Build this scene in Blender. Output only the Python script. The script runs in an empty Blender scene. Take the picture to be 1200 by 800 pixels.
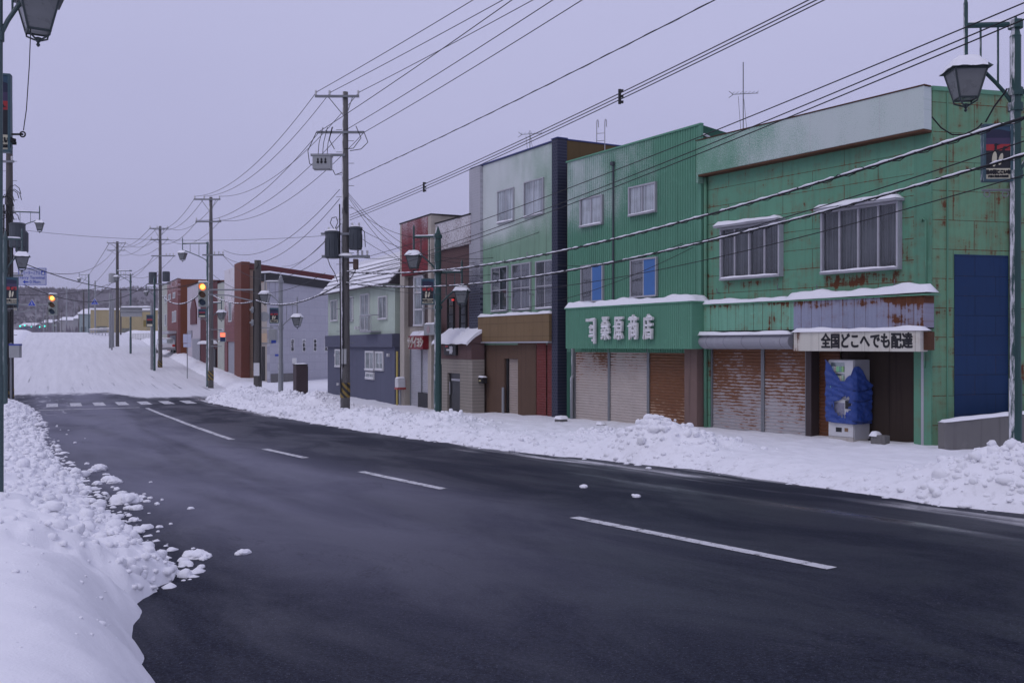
import bpy, bmesh, math, random
import numpy as np
from mathutils import Vector, Matrix

random.seed(7)
SC = bpy.context.scene
COL = SC.collection
R = math.radians

# ------------------------------------------------------------ camera, sky, sun, exposure
EYE = 2.15
FPX = 1166.7
HZ = 405.0
cd = bpy.data.cameras.new('camera')
cam = bpy.data.objects.new('camera', cd)
COL.objects.link(cam)
cam.location = (0, 0, EYE)
cam.rotation_euler = (R(90), 0, 0)
cd.lens = 35.0
cd.sensor_width = 36.0
cd.shift_y = 5 / 1200
cd.clip_start = 0.05
cd.clip_end = 6000
SC.camera = cam

SUN_EL, SUN_AZ = R(48), R(222)          # azimuth clockwise from +Y
wd = bpy.data.worlds.new('World')
SC.world = wd
wd.use_nodes = True
wt = wd.node_tree
wt.nodes.clear()
sky = wt.nodes.new('ShaderNodeTexSky')
sky.sky_type = 'NISHITA'
sky.sun_disc = False
sky.sun_elevation = SUN_EL
sky.sun_rotation = SUN_AZ
sky.dust_density = 4.0
tcw = wt.nodes.new('ShaderNodeTexCoord')
sepw = wt.nodes.new('ShaderNodeSeparateXYZ')
wt.links.new(tcw.outputs['Generated'], sepw.inputs[0])
rw = wt.nodes.new('ShaderNodeValToRGB')
rw.color_ramp.elements[0].position = 0.0
rw.color_ramp.elements[0].color = (0.415, 0.415, 0.655, 1)
rw.color_ramp.elements[1].position = 0.32
rw.color_ramp.elements[1].color = (0.515, 0.518, 0.765, 1)
nw = wt.nodes.new('ShaderNodeTexNoise')
nw.inputs['Scale'].default_value = 2.2
nw.inputs['Detail'].default_value = 4
mpw = wt.nodes.new('ShaderNodeMapping')
mpw.inputs['Scale'].default_value = (1, 1, 3)
wt.links.new(tcw.outputs['Generated'], mpw.inputs[0])
wt.links.new(mpw.outputs[0], nw.inputs['Vector'])
aw = wt.nodes.new('ShaderNodeMath')
aw.operation = 'MULTIPLY_ADD'
aw.inputs[1].default_value = 0.16
wt.links.new(nw.outputs['Fac'], aw.inputs[0])
wt.links.new(sepw.outputs['Z'], aw.inputs[2])
sw = wt.nodes.new('ShaderNodeMath')
sw.operation = 'SUBTRACT'
sw.inputs[1].default_value = 0.08
wt.links.new(aw.outputs[0], sw.inputs[0])
wt.links.new(sw.outputs[0], rw.inputs[0])
vs = wt.nodes.new('ShaderNodeVectorMath')
vs.operation = 'SCALE'
vs.inputs['Scale'].default_value = 10.0      # overcast layer, brought down again by the 0.1 strength below
wt.links.new(rw.outputs[0], vs.inputs[0])
mw = wt.nodes.new('ShaderNodeMix')
mw.data_type = 'RGBA'
mw.inputs[0].default_value = 0.95
wt.links.new(sky.outputs[0], mw.inputs[6])
wt.links.new(vs.outputs[0], mw.inputs[7])
bg = wt.nodes.new('ShaderNodeBackground')
bg.inputs['Strength'].default_value = 0.1
wo = wt.nodes.new('ShaderNodeOutputWorld')
wt.links.new(mw.outputs[2], bg.inputs[0])
wt.links.new(bg.outputs[0], wo.inputs[0])

sd = bpy.data.lights.new('sun', 'SUN')
sd.energy = 0.55
sd.angle = R(25)
sd.color = (1.0, 0.98, 0.99)
so = bpy.data.objects.new('sun', sd)
COL.objects.link(so)
sdir = Vector((math.sin(SUN_AZ) * math.cos(SUN_EL), math.cos(SUN_AZ) * math.cos(SUN_EL), math.sin(SUN_EL)))
so.rotation_euler = sdir.to_track_quat('Z', 'Y').to_euler()
so.location = (0, 0, 60)

SC.view_settings.view_transform = 'Standard'
SC.view_settings.look = 'None'
SC.view_settings.exposure = 0.0
SC.view_settings.gamma = 1.0
SC.view_settings.use_curve_mapping = False
SC.render.engine = 'CYCLES'

# ------------------------------------------------------------ helpers: objects
def link(name, me, mat=None, parent=None, smooth=False):
    o = bpy.data.objects.new(name, me)
    COL.objects.link(o)
    if mat is not None:
        if isinstance(mat, (list, tuple)):
            for m in mat:
                me.materials.append(m)
        else:
            me.materials.append(mat)
    if parent is not None:
        o.parent = parent
    if smooth:
        me.polygons.foreach_set('use_smooth', [True] * len(me.polygons))
    return o

def tag(o, label=None, cat=None, group=None, kind=None):
    if label: o['label'] = label
    if cat: o['category'] = cat
    if group: o['group'] = group
    if kind: o['kind'] = kind
    return o

def empty(name, label, cat, loc=(0, 0, 0), rz=0.0, group=None):
    o = bpy.data.objects.new(name, None)
    COL.objects.link(o)
    o.empty_display_size = 0.3
    o.location = loc
    o.rotation_euler = (0, 0, rz)
    return tag(o, label, cat, group)

def copy_tree(o, parent=None):
    c = o.copy()
    COL.objects.link(c)
    if parent is not None: c.parent = parent
    for ch in o.children:
        copy_tree(ch, c)
    return c

class MB:
    """collects shapes and links them as ONE mesh object"""
    def __init__(s):
        s.v = []; s.f = []; s.mi = []
        s.m = 0
    def face(s, pts):
        n = len(s.v)
        s.v += [tuple(p) for p in pts]
        s.f.append(tuple(range(n, n + len(pts)))); s.mi.append(s.m)
        return s
    def poly(s, vs, fs):
        n = len(s.v)
        s.v += [tuple(p) for p in vs]
        for f in fs:
            s.f.append(tuple(n + i for i in f)); s.mi.append(s.m)
        return s
    def box(s, x0, x1, y0, y1, z0, z1):
        vs = [(x0,y0,z0),(x1,y0,z0),(x1,y1,z0),(x0,y1,z0),(x0,y0,z1),(x1,y0,z1),(x1,y1,z1),(x0,y1,z1)]
        return s.poly(vs, [(3,2,1,0),(4,5,6,7),(0,1,5,4),(1,2,6,5),(2,3,7,6),(3,0,4,7)])
    def prism(s, pts, a, b):
        """pts: list of 3-D points of a flat polygon at a; b: offset vector"""
        n = len(pts); b = Vector(b); a = Vector(a)
        vs = [tuple(Vector(p) + a) for p in pts] + [tuple(Vector(p) + a + b) for p in pts]
        fs = [tuple(range(n))[::-1], tuple(range(n, 2*n))]
        fs += [(i, (i+1) % n, n + (i+1) % n, n + i) for i in range(n)]
        return s.poly(vs, fs)
    def tube(s, pts, r, n=8, r1=None, cap=True, up=None):
        pts = [Vector(p) for p in pts]; m = len(pts)
        if not isinstance(r, (list, tuple)):
            r = [r + ((r1 if r1 is not None else r) - r) * i / max(1, m - 1) for i in range(m)]
        vs = []; prev = None
        for i, p in enumerate(pts):
            d = (pts[min(i+1, m-1)] - pts[max(i-1, 0)])
            if d.length < 1e-9: d = Vector((0, 0, 1))
            d.normalize()
            if prev is None:
                ref = Vector((0, 0, 1)) if abs(d.z) < .9 else Vector((1, 0, 0))
                a = d.cross(ref).normalized()
            else:
                a = (prev - d * prev.dot(d))
                a = a.normalized() if a.length > 1e-6 else d.orthogonal().normalized()
            prev = a
            b = d.cross(a)
            for k in range(n):
                t = 2 * math.pi * k / n
                vs.append(tuple(p + (a * math.cos(t) + b * math.sin(t)) * r[i]))
        fs = []
        for i in range(m - 1):
            for k in range(n):
                fs.append((i*n + k, i*n + (k+1) % n, (i+1)*n + (k+1) % n, (i+1)*n + k))
        if cap:
            fs.append(tuple(range(n))[::-1]); fs.append(tuple((m-1)*n + k for k in range(n)))
        return s.poly(vs, fs)
    def lathe(s, prof, c=(0, 0, 0), n=12, rot=0.0):
        """prof: (r, z) list, around z"""
        vs = []; fs = []
        for (r, z) in prof:
            for k in range(n):
                t = 2*math.pi*k/n + rot
                vs.append((c[0] + r*math.cos(t), c[1] + r*math.sin(t), c[2] + z))
        m = len(prof)
        for i in range(m - 1):
            for k in range(n):
                fs.append((i*n + k, i*n + (k+1) % n, (i+1)*n + (k+1) % n, (i+1)*n + k))
        fs.append(tuple(range(n))[::-1]); fs.append(tuple((m-1)*n + k for k in range(n)))
        return s.poly(vs, fs)
    def grid(s, P):
        """P: 2-D list of points"""
        a = len(P); b = len(P[0])
        vs = [p for row in P for p in row]
        fs = [(i*b + j, i*b + j + 1, (i+1)*b + j + 1, (i+1)*b + j) for i in range(a-1) for j in range(b-1)]
        return s.poly(vs, fs)
    def snowcap(s, x0, x1, y0, y1, z, h, step=0.12, seed=0, slope=0.0):
        """soft uneven slab of snow lying on a ledge"""
        rnd = random.Random(seed + int(abs(x0*97 + y0*31 + z*13)))
        nx = max(4, min(70, int((x1-x0)/step))); ny = max(3, min(10, int((y1-y0)/step) + 3))
        ph = [rnd.uniform(0, 6.28) for _ in range(8)]
        P = []
        for j in range(ny + 1):
            row = []
            for i in range(nx + 1):
                u = i/nx; w = j/ny
                eu = min(u, 1-u)*(x1-x0); ew = min(w, 1-w)*(y1-y0)
                e = min(1, min(eu, ew)/max(1e-3, min(h*.9, (y1-y0)*.45)))
                x = x0 + (x1-x0)*u; y = y0 + (y1-y0)*w
                wob = .18*math.sin(x*2.3 + ph[0]) + .12*math.sin(x*5.7 + ph[1]) + .08*math.sin(x*11.3 + ph[2]) + .08*math.sin(y*9+ph[3])
                zz = z + h*math.sqrt(max(0, 1-(1-e)**2))*(1 + wob)*(1.0) + slope*u
                if e == 0: zz = z + slope*u
                yo = .02*math.sin(x*4.1 + ph[4]) + .012*math.sin(x*13 + ph[5]) if j == 0 else 0
                row.append((x, y + yo, zz))
            P.append(row)
        s.grid(P)
        s.face([(x0, y0, z-.004), (x0, y1, z-.004), (x1, y1, z-.004+slope), (x1, y0, z-.004+slope)])
        return s
    def build(s, name, mat, parent=None, smooth=False, bevel=0.0, merge=False):
        me = bpy.data.meshes.new(name)
        me.from_pydata(s.v, [], s.f)
        if len(set(s.mi)) > 1 or (s.mi and s.mi[0]):
            me.polygons.foreach_set('material_index', s.mi)
        if merge:
            bm = bmesh.new(); bm.from_mesh(me)
            bmesh.ops.remove_doubles(bm, verts=bm.verts, dist=1e-4)
            bmesh.ops.recalc_face_normals(bm, faces=bm.faces)
            bm.to_mesh(me); bm.free()
        me.update()
        o = link(name, me, mat, parent, smooth)
        if bevel:
            b = o.modifiers.new('bevel', 'BEVEL'); b.width = bevel; b.segments = 2; b.limit_method = 'ANGLE'
        return o

def text_mesh(name, body, size, mat, parent=None, M=Matrix(), depth=.01, bold=0.0, **kw):
    """lettering; bold strokes are made of slightly shifted copies, each a hair deeper than the last"""
    if bold < .004:
        return text_one(name, body, size, mat, parent, M, depth, **kw)
    obs = []
    for k in range(9):
        a = k*math.pi/4
        off = Vector((0, 0, 0)) if k == 8 else Vector((bold*math.cos(a), bold*math.sin(a), 0))
        obs.append(text_one(name, body, size, None, None, Matrix(), depth + .0004*k, **kw))
        obs[-1].data.transform(M @ Matrix.Translation(off))
    bm = bmesh.new()
    for o in obs: bm.from_mesh(o.data)
    me = bpy.data.meshes.new(name); bm.to_mesh(me); bm.free()
    for o in obs:
        d = o.data; bpy.data.objects.remove(o); bpy.data.meshes.remove(d)
    return link(name, me, mat, parent)

def text_one(name, body, size, mat, parent=None, M=Matrix(), depth=.01, bold=0.0, sx=1.0, align='CENTER', spacing=1.0, res=3, lines=1.0):
    c = bpy.data.curves.new(name, 'FONT')
    c.body = body; c.size = size; c.extrude = depth; c.offset = bold
    c.align_x = align; c.align_y = 'CENTER'; c.space_character = spacing; c.space_line = lines
    c.resolution_u = res
    o = bpy.data.objects.new(name, c)
    COL.objects.link(o)
    dg = bpy.context.evaluated_depsgraph_get()
    me = bpy.data.meshes.new_from_object(o.evaluated_get(dg))
    bpy.data.objects.remove(o)
    me.materials.clear()
    me.transform(Matrix.Diagonal((sx, 1, 1, 1)))
    me.transform(M)
    me.name = name
    return link(name, me, mat, parent)

def facing(x, y, z, rot=0.0):
    """text plane facing local -Y, centre at x, y, z"""
    return Matrix.Translation((x, y, z)) @ Matrix.Rotation(rot, 4, 'Z') @ Matrix.Rotation(R(90), 4, 'X')

def P(px, py, d):
    """a point of the place: seen at this pixel of the 1200 px photo, d metres ahead of the camera"""
    return Vector(((px - 600)/FPX*d, d, EYE - (py - HZ)/FPX*d))

# ------------------------------------------------------------ street plan
YT = np.arange(-40, 400, 0.25)
GK = np.interp(YT, [-40, 10, 14, 21, 27, 33, 42, 52, 400], [.70, .70, .69, .63, .57, .51, .475, .455, .44])
GK = np.convolve(np.pad(GK, 12, mode='edge'), np.ones(25)/25, mode='valid')
XC = -np.cumsum(GK)*0.25
XC -= np.interp(10.2, YT, XC)
XC += 3.34
ZK = np.interp(YT, [-40, 0, 10, 20, 30, 40, 50, 57, 65, 75, 84, 100, 120, 140, 153, 164, 180, 220, 300, 400],
               [.6, 0, -.15, -.3, -.45, -.6, -.72, -.72, -.58, -.2, .25, 1.05, 2.1, 3.3, 4.1, 4.35, 4.1, 2.9, 1.5, 1.0])
ZK = np.convolve(np.pad(ZK, 16, mode='edge'), np.ones(33)/33, mode='valid')
def xc(y): return np.interp(y, YT, XC)
def gk(y): return np.interp(y, YT, GK)
def zr(y): return np.interp(y, YT, ZK)
def street(y, t):
    g = gk(y); n = np.sqrt(1 + g*g)
    return xc(y) + t/n, y + t*g/n
def st(x, y):
    yp = np.array(y, dtype=float).copy()
    for _ in range(6):
        g = gk(yp); n = np.sqrt(1 + g*g)
        t = np.clip((x - xc(yp))*n/(1+g*g) + (y - yp)*g/n, -60, 60)*1.0
        yp = np.clip(y - t*g/n, -39, 399)
    g = gk(yp); n = np.sqrt(1+g*g)
    t = (x - xc(yp))*n
    return yp, t

# numpy noise
_rs = np.random.RandomState(3)
_perm = _rs.permutation(512)
_perm = np.concatenate([_perm, _perm, _perm])
_ga = _rs.rand(512)*2*np.pi
def perlin(x, y):
    xi = np.floor(x).astype(int); yi = np.floor(y).astype(int)
    xf = x - xi; yf = y - yi
    u = xf*xf*xf*(xf*(xf*6-15)+10); v = yf*yf*yf*(yf*(yf*6-15)+10)
    def g(ix, iy, dx, dy):
        h = _perm[(_perm[ix & 511] + iy) & 511]
        a = _ga[h]
        return np.cos(a)*dx + np.sin(a)*dy
    n00 = g(xi, yi, xf, yf); n10 = g(xi+1, yi, xf-1, yf)
    n01 = g(xi, yi+1, xf, yf-1); n11 = g(xi+1, yi+1, xf-1, yf-1)
    return (n00*(1-u)+n10*u)*(1-v) + (n01*(1-u)+n11*u)*v
def fbm(x, y, o=4):
    s = 0; a = 1.0; f = 1.0
    for k in range(o):
        s = s + a*perlin(x*f + 17.3*k, y*f - 9.1*k); a *= .5; f *= 2.03
    return s
def lumps(x, y, cell, dens, seed):
    """half-sunk rounded chunks, 0..1"""
    x = x/cell; y = y/cell
    xi = np.floor(x).astype(int); yi = np.floor(y).astype(int)
    out = np.zeros_like(x)
    for dx in (-1, 0, 1):
        for dy in (-1, 0, 1):
            h = _perm[(_perm[(xi+dx+seed*7) & 511] + yi+dy) & 511]
            r1 = _ga[h]/6.2832; r2 = _ga[(h*7+11) & 511]/6.2832; r3 = _ga[(h*13+5) & 511]/6.2832; r4 = _ga[(h*29+3) & 511]/6.2832
            cx = xi+dx+r1; cy = yi+dy+r2
            rad = .35+.45*r3
            an = r4*6.28
            ex = (x-cx)*np.cos(an)+(y-cy)*np.sin(an); ey = -(x-cx)*np.sin(an)+(y-cy)*np.cos(an)
            d2 = (ex*ex + ey*ey*1.8)/(rad*rad)
            b = np.where(r4*7 % 1 < dens, np.sqrt(np.clip(1-d2, 0, 1))*rad*1.25, 0)
            out = np.maximum(out, b)
    return out
def sstep(a, b, x):
    t = np.clip((x-a)/(b-a), 0, 1)
    return t*t*(3-2*t)
# ------------------------------------------------------------ materials
class NT:
    def __init__(s, name):
        s.mat = bpy.data.materials.new(name)
        s.mat.use_nodes = True
        s.t = s.mat.node_tree
        s.t.nodes.clear()
        s.out = s.t.nodes.new('ShaderNodeOutputMaterial')
        s.b = s.t.nodes.new('ShaderNodeBsdfPrincipled')
        s.t.links.new(s.b.outputs[0], s.out.inputs[0])
    def n(s, k, **kw):
        o = s.t.nodes.new(k)
        for a, v in kw.items(): setattr(o, a, v)
        return o
    def set(s, sock, v):
        if hasattr(v, 'is_output'): s.t.links.new(v, sock)
        elif isinstance(v, (tuple, list)) and len(v) == 3 and sock.type == 'RGBA': sock.default_value = (*v, 1)
        else: sock.default_value = v
    def math(s, op, a, b=None, c=None, clamp=False):
        m = s.n('ShaderNodeMath', operation=op, use_clamp=clamp)
        s.set(m.inputs[0], a)
        if b is not None: s.set(m.inputs[1], b)
        if c is not None: s.set(m.inputs[2], c)
        return m.outputs[0]
    def mix(s, f, a, b, blend='MIX'):
        m = s.n('ShaderNodeMix', data_type='RGBA', blend_type=blend)
        s.set(m.inputs[0], f); s.set(m.inputs[6], a); s.set(m.inputs[7], b)
        return m.outputs[2]
    def mixf(s, f, a, b):
        m = s.n('ShaderNodeMix', data_type='FLOAT')
        s.set(m.inputs[0], f); s.set(m.inputs[2], a); s.set(m.inputs[3], b)
        return m.outputs[0]
    def step(s, v, a, b, smooth=True):
        m = s.n('ShaderNodeMapRange', interpolation_type='SMOOTHSTEP' if smooth else 'LINEAR')
        s.set(m.inputs[0], v); s.set(m.inputs[1], a); s.set(m.inputs[2], b)
        return m.outputs[0]
    def comb(s, x, y, z=0.0):
        m = s.n('ShaderNodeCombineXYZ')
        s.set(m.inputs[0], x); s.set(m.inputs[1], y); s.set(m.inputs[2], z)
        return m.outputs[0]
    def sep(s, v):
        m = s.n('ShaderNodeSeparateXYZ'); s.set(m.inputs[0], v)
        return m.outputs
    def scale(s, v, k):
        m = s.n('ShaderNodeVectorMath', operation='MULTIPLY')
        s.set(m.inputs[0], v); m.inputs[1].default_value = k if isinstance(k, (tuple, list)) else (k, k, k)
        return m.outputs[0]
    def noise(s, v, k, detail=4, rough=.55, dist=0.0):
        m = s.n('ShaderNodeTexNoise')
        s.set(m.inputs['Vector'], s.scale(v, k)); m.inputs['Scale'].default_value = 1
        m.inputs['Detail'].default_value = detail; m.inputs['Roughness'].default_value = rough; m.inputs['Distortion'].default_value = dist
        return m.outputs['Fac']
    def bump(s, h, strength=.3, dist=.02):
        m = s.n('ShaderNodeBump')
        m.inputs['Strength'].default_value = strength; m.inputs['Distance'].default_value = dist
        s.set(m.inputs['Height'], h)
        s.t.links.new(m.outputs[0], s.b.inputs['Normal'])
    def obj(s):
        return s.n('ShaderNodeTexCoord').outputs['Object']
    def fin(s, col=None, rough=None, metal=None, spec=None):
        if col is not None: s.set(s.b.inputs['Base Color'], col)
        if rough is not None: s.set(s.b.inputs['Roughness'], rough)
        if metal is not None: s.set(s.b.inputs['Metallic'], metal)
        if spec is not None: s.set(s.b.inputs['Specular IOR Level'], spec)
        return s.mat

def mul(c, k): return tuple(x*k for x in c)
RUST = (.115, .042, .018)
FROST = (.78, .78, .80)

def simple(name, col, rough=.55, var=.15, metal=0.0, spec=.4, sc=4.0, bump=0.0):
    s = NT(name); v = s.obj()
    n = s.noise(v, sc, 5, .6)
    c = s.mix(n, mul(col, 1-var), mul(col, 1+var))
    if bump: s.bump(s.noise(v, sc*8, 4), bump, .01)
    return s.fin(c, s.mixf(n, rough*.85, min(1, rough*1.15)), metal, spec)

def wall(name, col, rough=.6, var=.18, rust=0.0, joints=None, offset=.5, axis='x', frost=None, grime=.35, spec=.16, mortar=None,
         rib=None, msize=.008, rustcol=RUST, fscale=9.0, frost_min=0.0, frost_k=.80, frostx=None, rustbox=()):
    """painted or clad wall: joints=(w,h), frost=(z0,z1,amount) of wind-blown snow stuck to the upper part"""
    s = NT(name)
    x, y, z = s.sep(s.obj())[:3]
    h = x if axis == 'x' else y
    v = s.comb(h, z, 0.0)
    big = s.noise(v, .55, 4)
    mid = s.noise(v, 3.1, 6, .65)
    strk = s.noise(v, (6.5, .30, 1), 5, .6)
    c = s.mix(big, mul(col, 1-var), mul(col, 1+var))
    c = s.mix(s.math('MULTIPLY', s.step(strk, .5, .74), grime), c, mul(col, .42))
    c = s.mix(s.math('MULTIPLY', s.step(mid, .56, .72), .30), c, mul(col, 1.45))
    hgt = s.math('MULTIPLY', mid, .25)
    mk = None
    if joints:
        bt = s.n('ShaderNodeTexBrick', offset=offset)
        s.set(bt.inputs['Vector'], v)
        bt.inputs['Scale'].default_value = 1
        bt.inputs['Brick Width'].default_value = joints[0]; bt.inputs['Row Height'].default_value = joints[1]
        bt.inputs['Mortar Size'].default_value = msize; bt.inputs['Mortar Smooth'].default_value = .3
        bt.inputs['Color1'].default_value = (.35, .35, .35, 1); bt.inputs['Color2'].default_value = (.65, .65, .65, 1)
        mk = bt.outputs['Fac']
        c = s.mix(s.math('MULTIPLY', s.math('SUBTRACT', s.sep(bt.outputs['Color'])[0], .35), .5), c, mul(col, .72))
        c = s.mix(s.math('MULTIPLY', mk, .85), c, mortar or mul(col, .40))
        hgt = s.math('SUBTRACT', hgt, mk)
    if rust:
        rv = s.math('ADD', s.math('MULTIPLY', s.noise(v, (1.5, 2.6, 1), 8, .68), .62), s.math('MULTIPLY', s.noise(v, (11, .9, 1), 4, .6), .38))
        if mk is not None:
            rv = s.math('ADD', rv, s.math('MULTIPLY', mk, .10))
        for (h0, h1, z0, z1, am) in rustbox:
            bx = s.math('MULTIPLY', s.math('MULTIPLY', s.step(h, h0-.08, h0+.05), s.step(h, h1+.08, h1-.05)), s.math('MULTIPLY', s.step(z, z0-.12, z0+.06), s.step(z, z1+.05, z1-.03)))
            rv = s.math('ADD', rv, s.math('MULTIPLY', bx, am))
        rm = s.step(rv, .74 - rust*.3, .80 - rust*.3)
        halo = s.step(rv, .62 - rust*.3, .80 - rust*.3)
        c = s.mix(s.math('MULTIPLY', halo, .35), c, mul(rustcol, 1.6))
        c = s.mix(rm, c, s.mix(mid, mul(rustcol, .6), mul(rustcol, 1.5)))
    if rib:
        w = s.math('ABSOLUTE', s.math('SINE', s.math('MULTIPLY', h if rib[0] == 'h' else z, math.pi/rib[1])))
        hgt = s.math('ADD', hgt, s.math('MULTIPLY', s.math('POWER', w, .4), 1.2))
    if frost:
        fz = s.step(z, frost[0], frost[1])
        if frostx: fz = s.math('MULTIPLY', fz, s.mixf(s.step(h, frostx[0], frostx[1]), frostx[2], 1.0))
        fn = s.math('ADD', s.math('MULTIPLY', s.noise(v, fscale, 8, .75), .72), s.math('MULTIPLY', s.noise(v, (1.3, .7, 1), 4), .28))
        thr = s.math('SUBTRACT', .86, s.math('MULTIPLY', fz, frost[2]))
        fm = s.step(fn, s.math('SUBTRACT', thr, .14), s.math('ADD', thr, .10))
        fm = s.math('MAXIMUM', fm, s.math('MULTIPLY', fz, frost_min))
        c = s.mix(s.math('MULTIPLY', fm, frost_k), c, FROST)
    s.bump(hgt, .35, .012)
    return s.fin(c, s.mixf(mid, rough*.9, min(1, rough*1.15)), 0, spec)

def shutter(name, base, amount, g=(0, 0), rustcol=RUST, rough=.55, pitch=.082):
    """slatted steel shutter; amount of rust, g = extra rust at the bottom / at the top"""
    s = NT(name)
    x, y, z = s.sep(s.obj())[:3]
    v = s.comb(x, z, 0.0)
    big = s.noise(v, (1.0, .8, 1), 5, .6)
    fine = s.noise(v, (4.5, 24, 1), 5, .72)
    sl = s.math('SINE', s.math('MULTIPLY', z, 2*math.pi/pitch))
    zz = s.step(z, .2, 2.3, False)
    r = s.math('ADD', s.math('MULTIPLY', big, .42), s.math('MULTIPLY', fine, .63))
    r = s.math('ADD', r, s.math('MULTIPLY', sl, .05))
    r = s.math('ADD', r, s.mixf(zz, g[0], g[1]))
    thr = .86 - .6*amount
    m = s.step(r, thr, thr + .05)
    halo = s.step(r, thr - .12, thr + .05)
    c = s.mix(s.noise(v, 2.2, 4), mul(base, .85), mul(base, 1.12))
    c = s.mix(s.math('MULTIPLY', halo, .3), c, mul(rustcol, 2.2))
    c = s.mix(m, c, s.mix(fine, mul(rustcol, .55), mul(rustcol, 1.6)))
    s.bump(fine, .2, .006)
    return s.fin(c, rough, 0, .3)

def poled(name, col, rough=.6, windward=.7, var=.2, metal=0.0):
    """post with wind-blown snow stuck to its weather side"""
    s = NT(name)
    v = s.obj()
    n = s.noise(v, (5, 5, 1.2), 6, .65)
    c = s.mix(n, mul(col, 1-var), mul(col, 1+var))
    g = s.n('ShaderNodeNewGeometry')
    d = s.n('ShaderNodeVectorMath', operation='DOT_PRODUCT')
    s.t.links.new(g.outputs['Normal'], d.inputs[0])
    d.inputs[1].default_value = (-.93, -.30, .25)
    k = s.math('ADD', d.outputs['Value'], s.math('MULTIPLY', s.math('SUBTRACT', s.noise(v, (14, 14, 3), 6, .7), .5), 1.1))
    m = s.step(k, 1.15 - .55*windward, 1.4 - .55*windward)
    c = s.mix(m, c, FROST)
    s.bump(s.math('ADD', s.math('MULTIPLY', m, .5), s.math('MULTIPLY', n, .3)), .4, .02)
    return s.fin(c, s.mixf(m, rough, .8), metal, .35)

def snowmat():
    s = NT('snow')
    g = s.n('ShaderNodeNewGeometry').outputs['Position']
    a = s.noise(g, 9.0, 6, .68); b = s.noise(g, 38.0, 5, .7); c = s.noise(g, .7, 3)
    col = s.mix(c, (.86, .86, .89), (.92, .92, .94))
    hh = s.math('ADD', s.math('MULTIPLY', a, .7), s.math('MULTIPLY', b, .35))
    s.bump(hh, .45, .035)
    return s.fin(col, .75, 0, .25)

def bankmat():
    """snow thrown up by the plough: grey specks for dirt and shaded pits where a vertex is close to the road"""
    s = NT('bank_snow')
    g = s.n('ShaderNodeNewGeometry').outputs['Position']
    at = s.n('ShaderNodeAttribute', attribute_name='dirt_pits').outputs['Fac']
    a = s.noise(g, 7.0, 7, .70); b = s.noise(g, 42.0, 5, .7); c = s.noise(g, .7, 3)
    col = s.mix(c, (.855, .855, .885), (.92, .92, .94))
    dm = s.math('MULTIPLY', at, s.step(s.noise(g, 5.0, 8, .75), .50, .68))  # road dirt; the same grey also paints shade into the pits
    col = s.mix(s.math('MULTIPLY', dm, .40), col, (.34, .33, .34))
    hh = s.math('ADD', s.math('MULTIPLY', a, .7), s.math('MULTIPLY', b, .55))
    s.bump(hh, .42, .04)
    return s.fin(col, .75, 0, .25)

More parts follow.
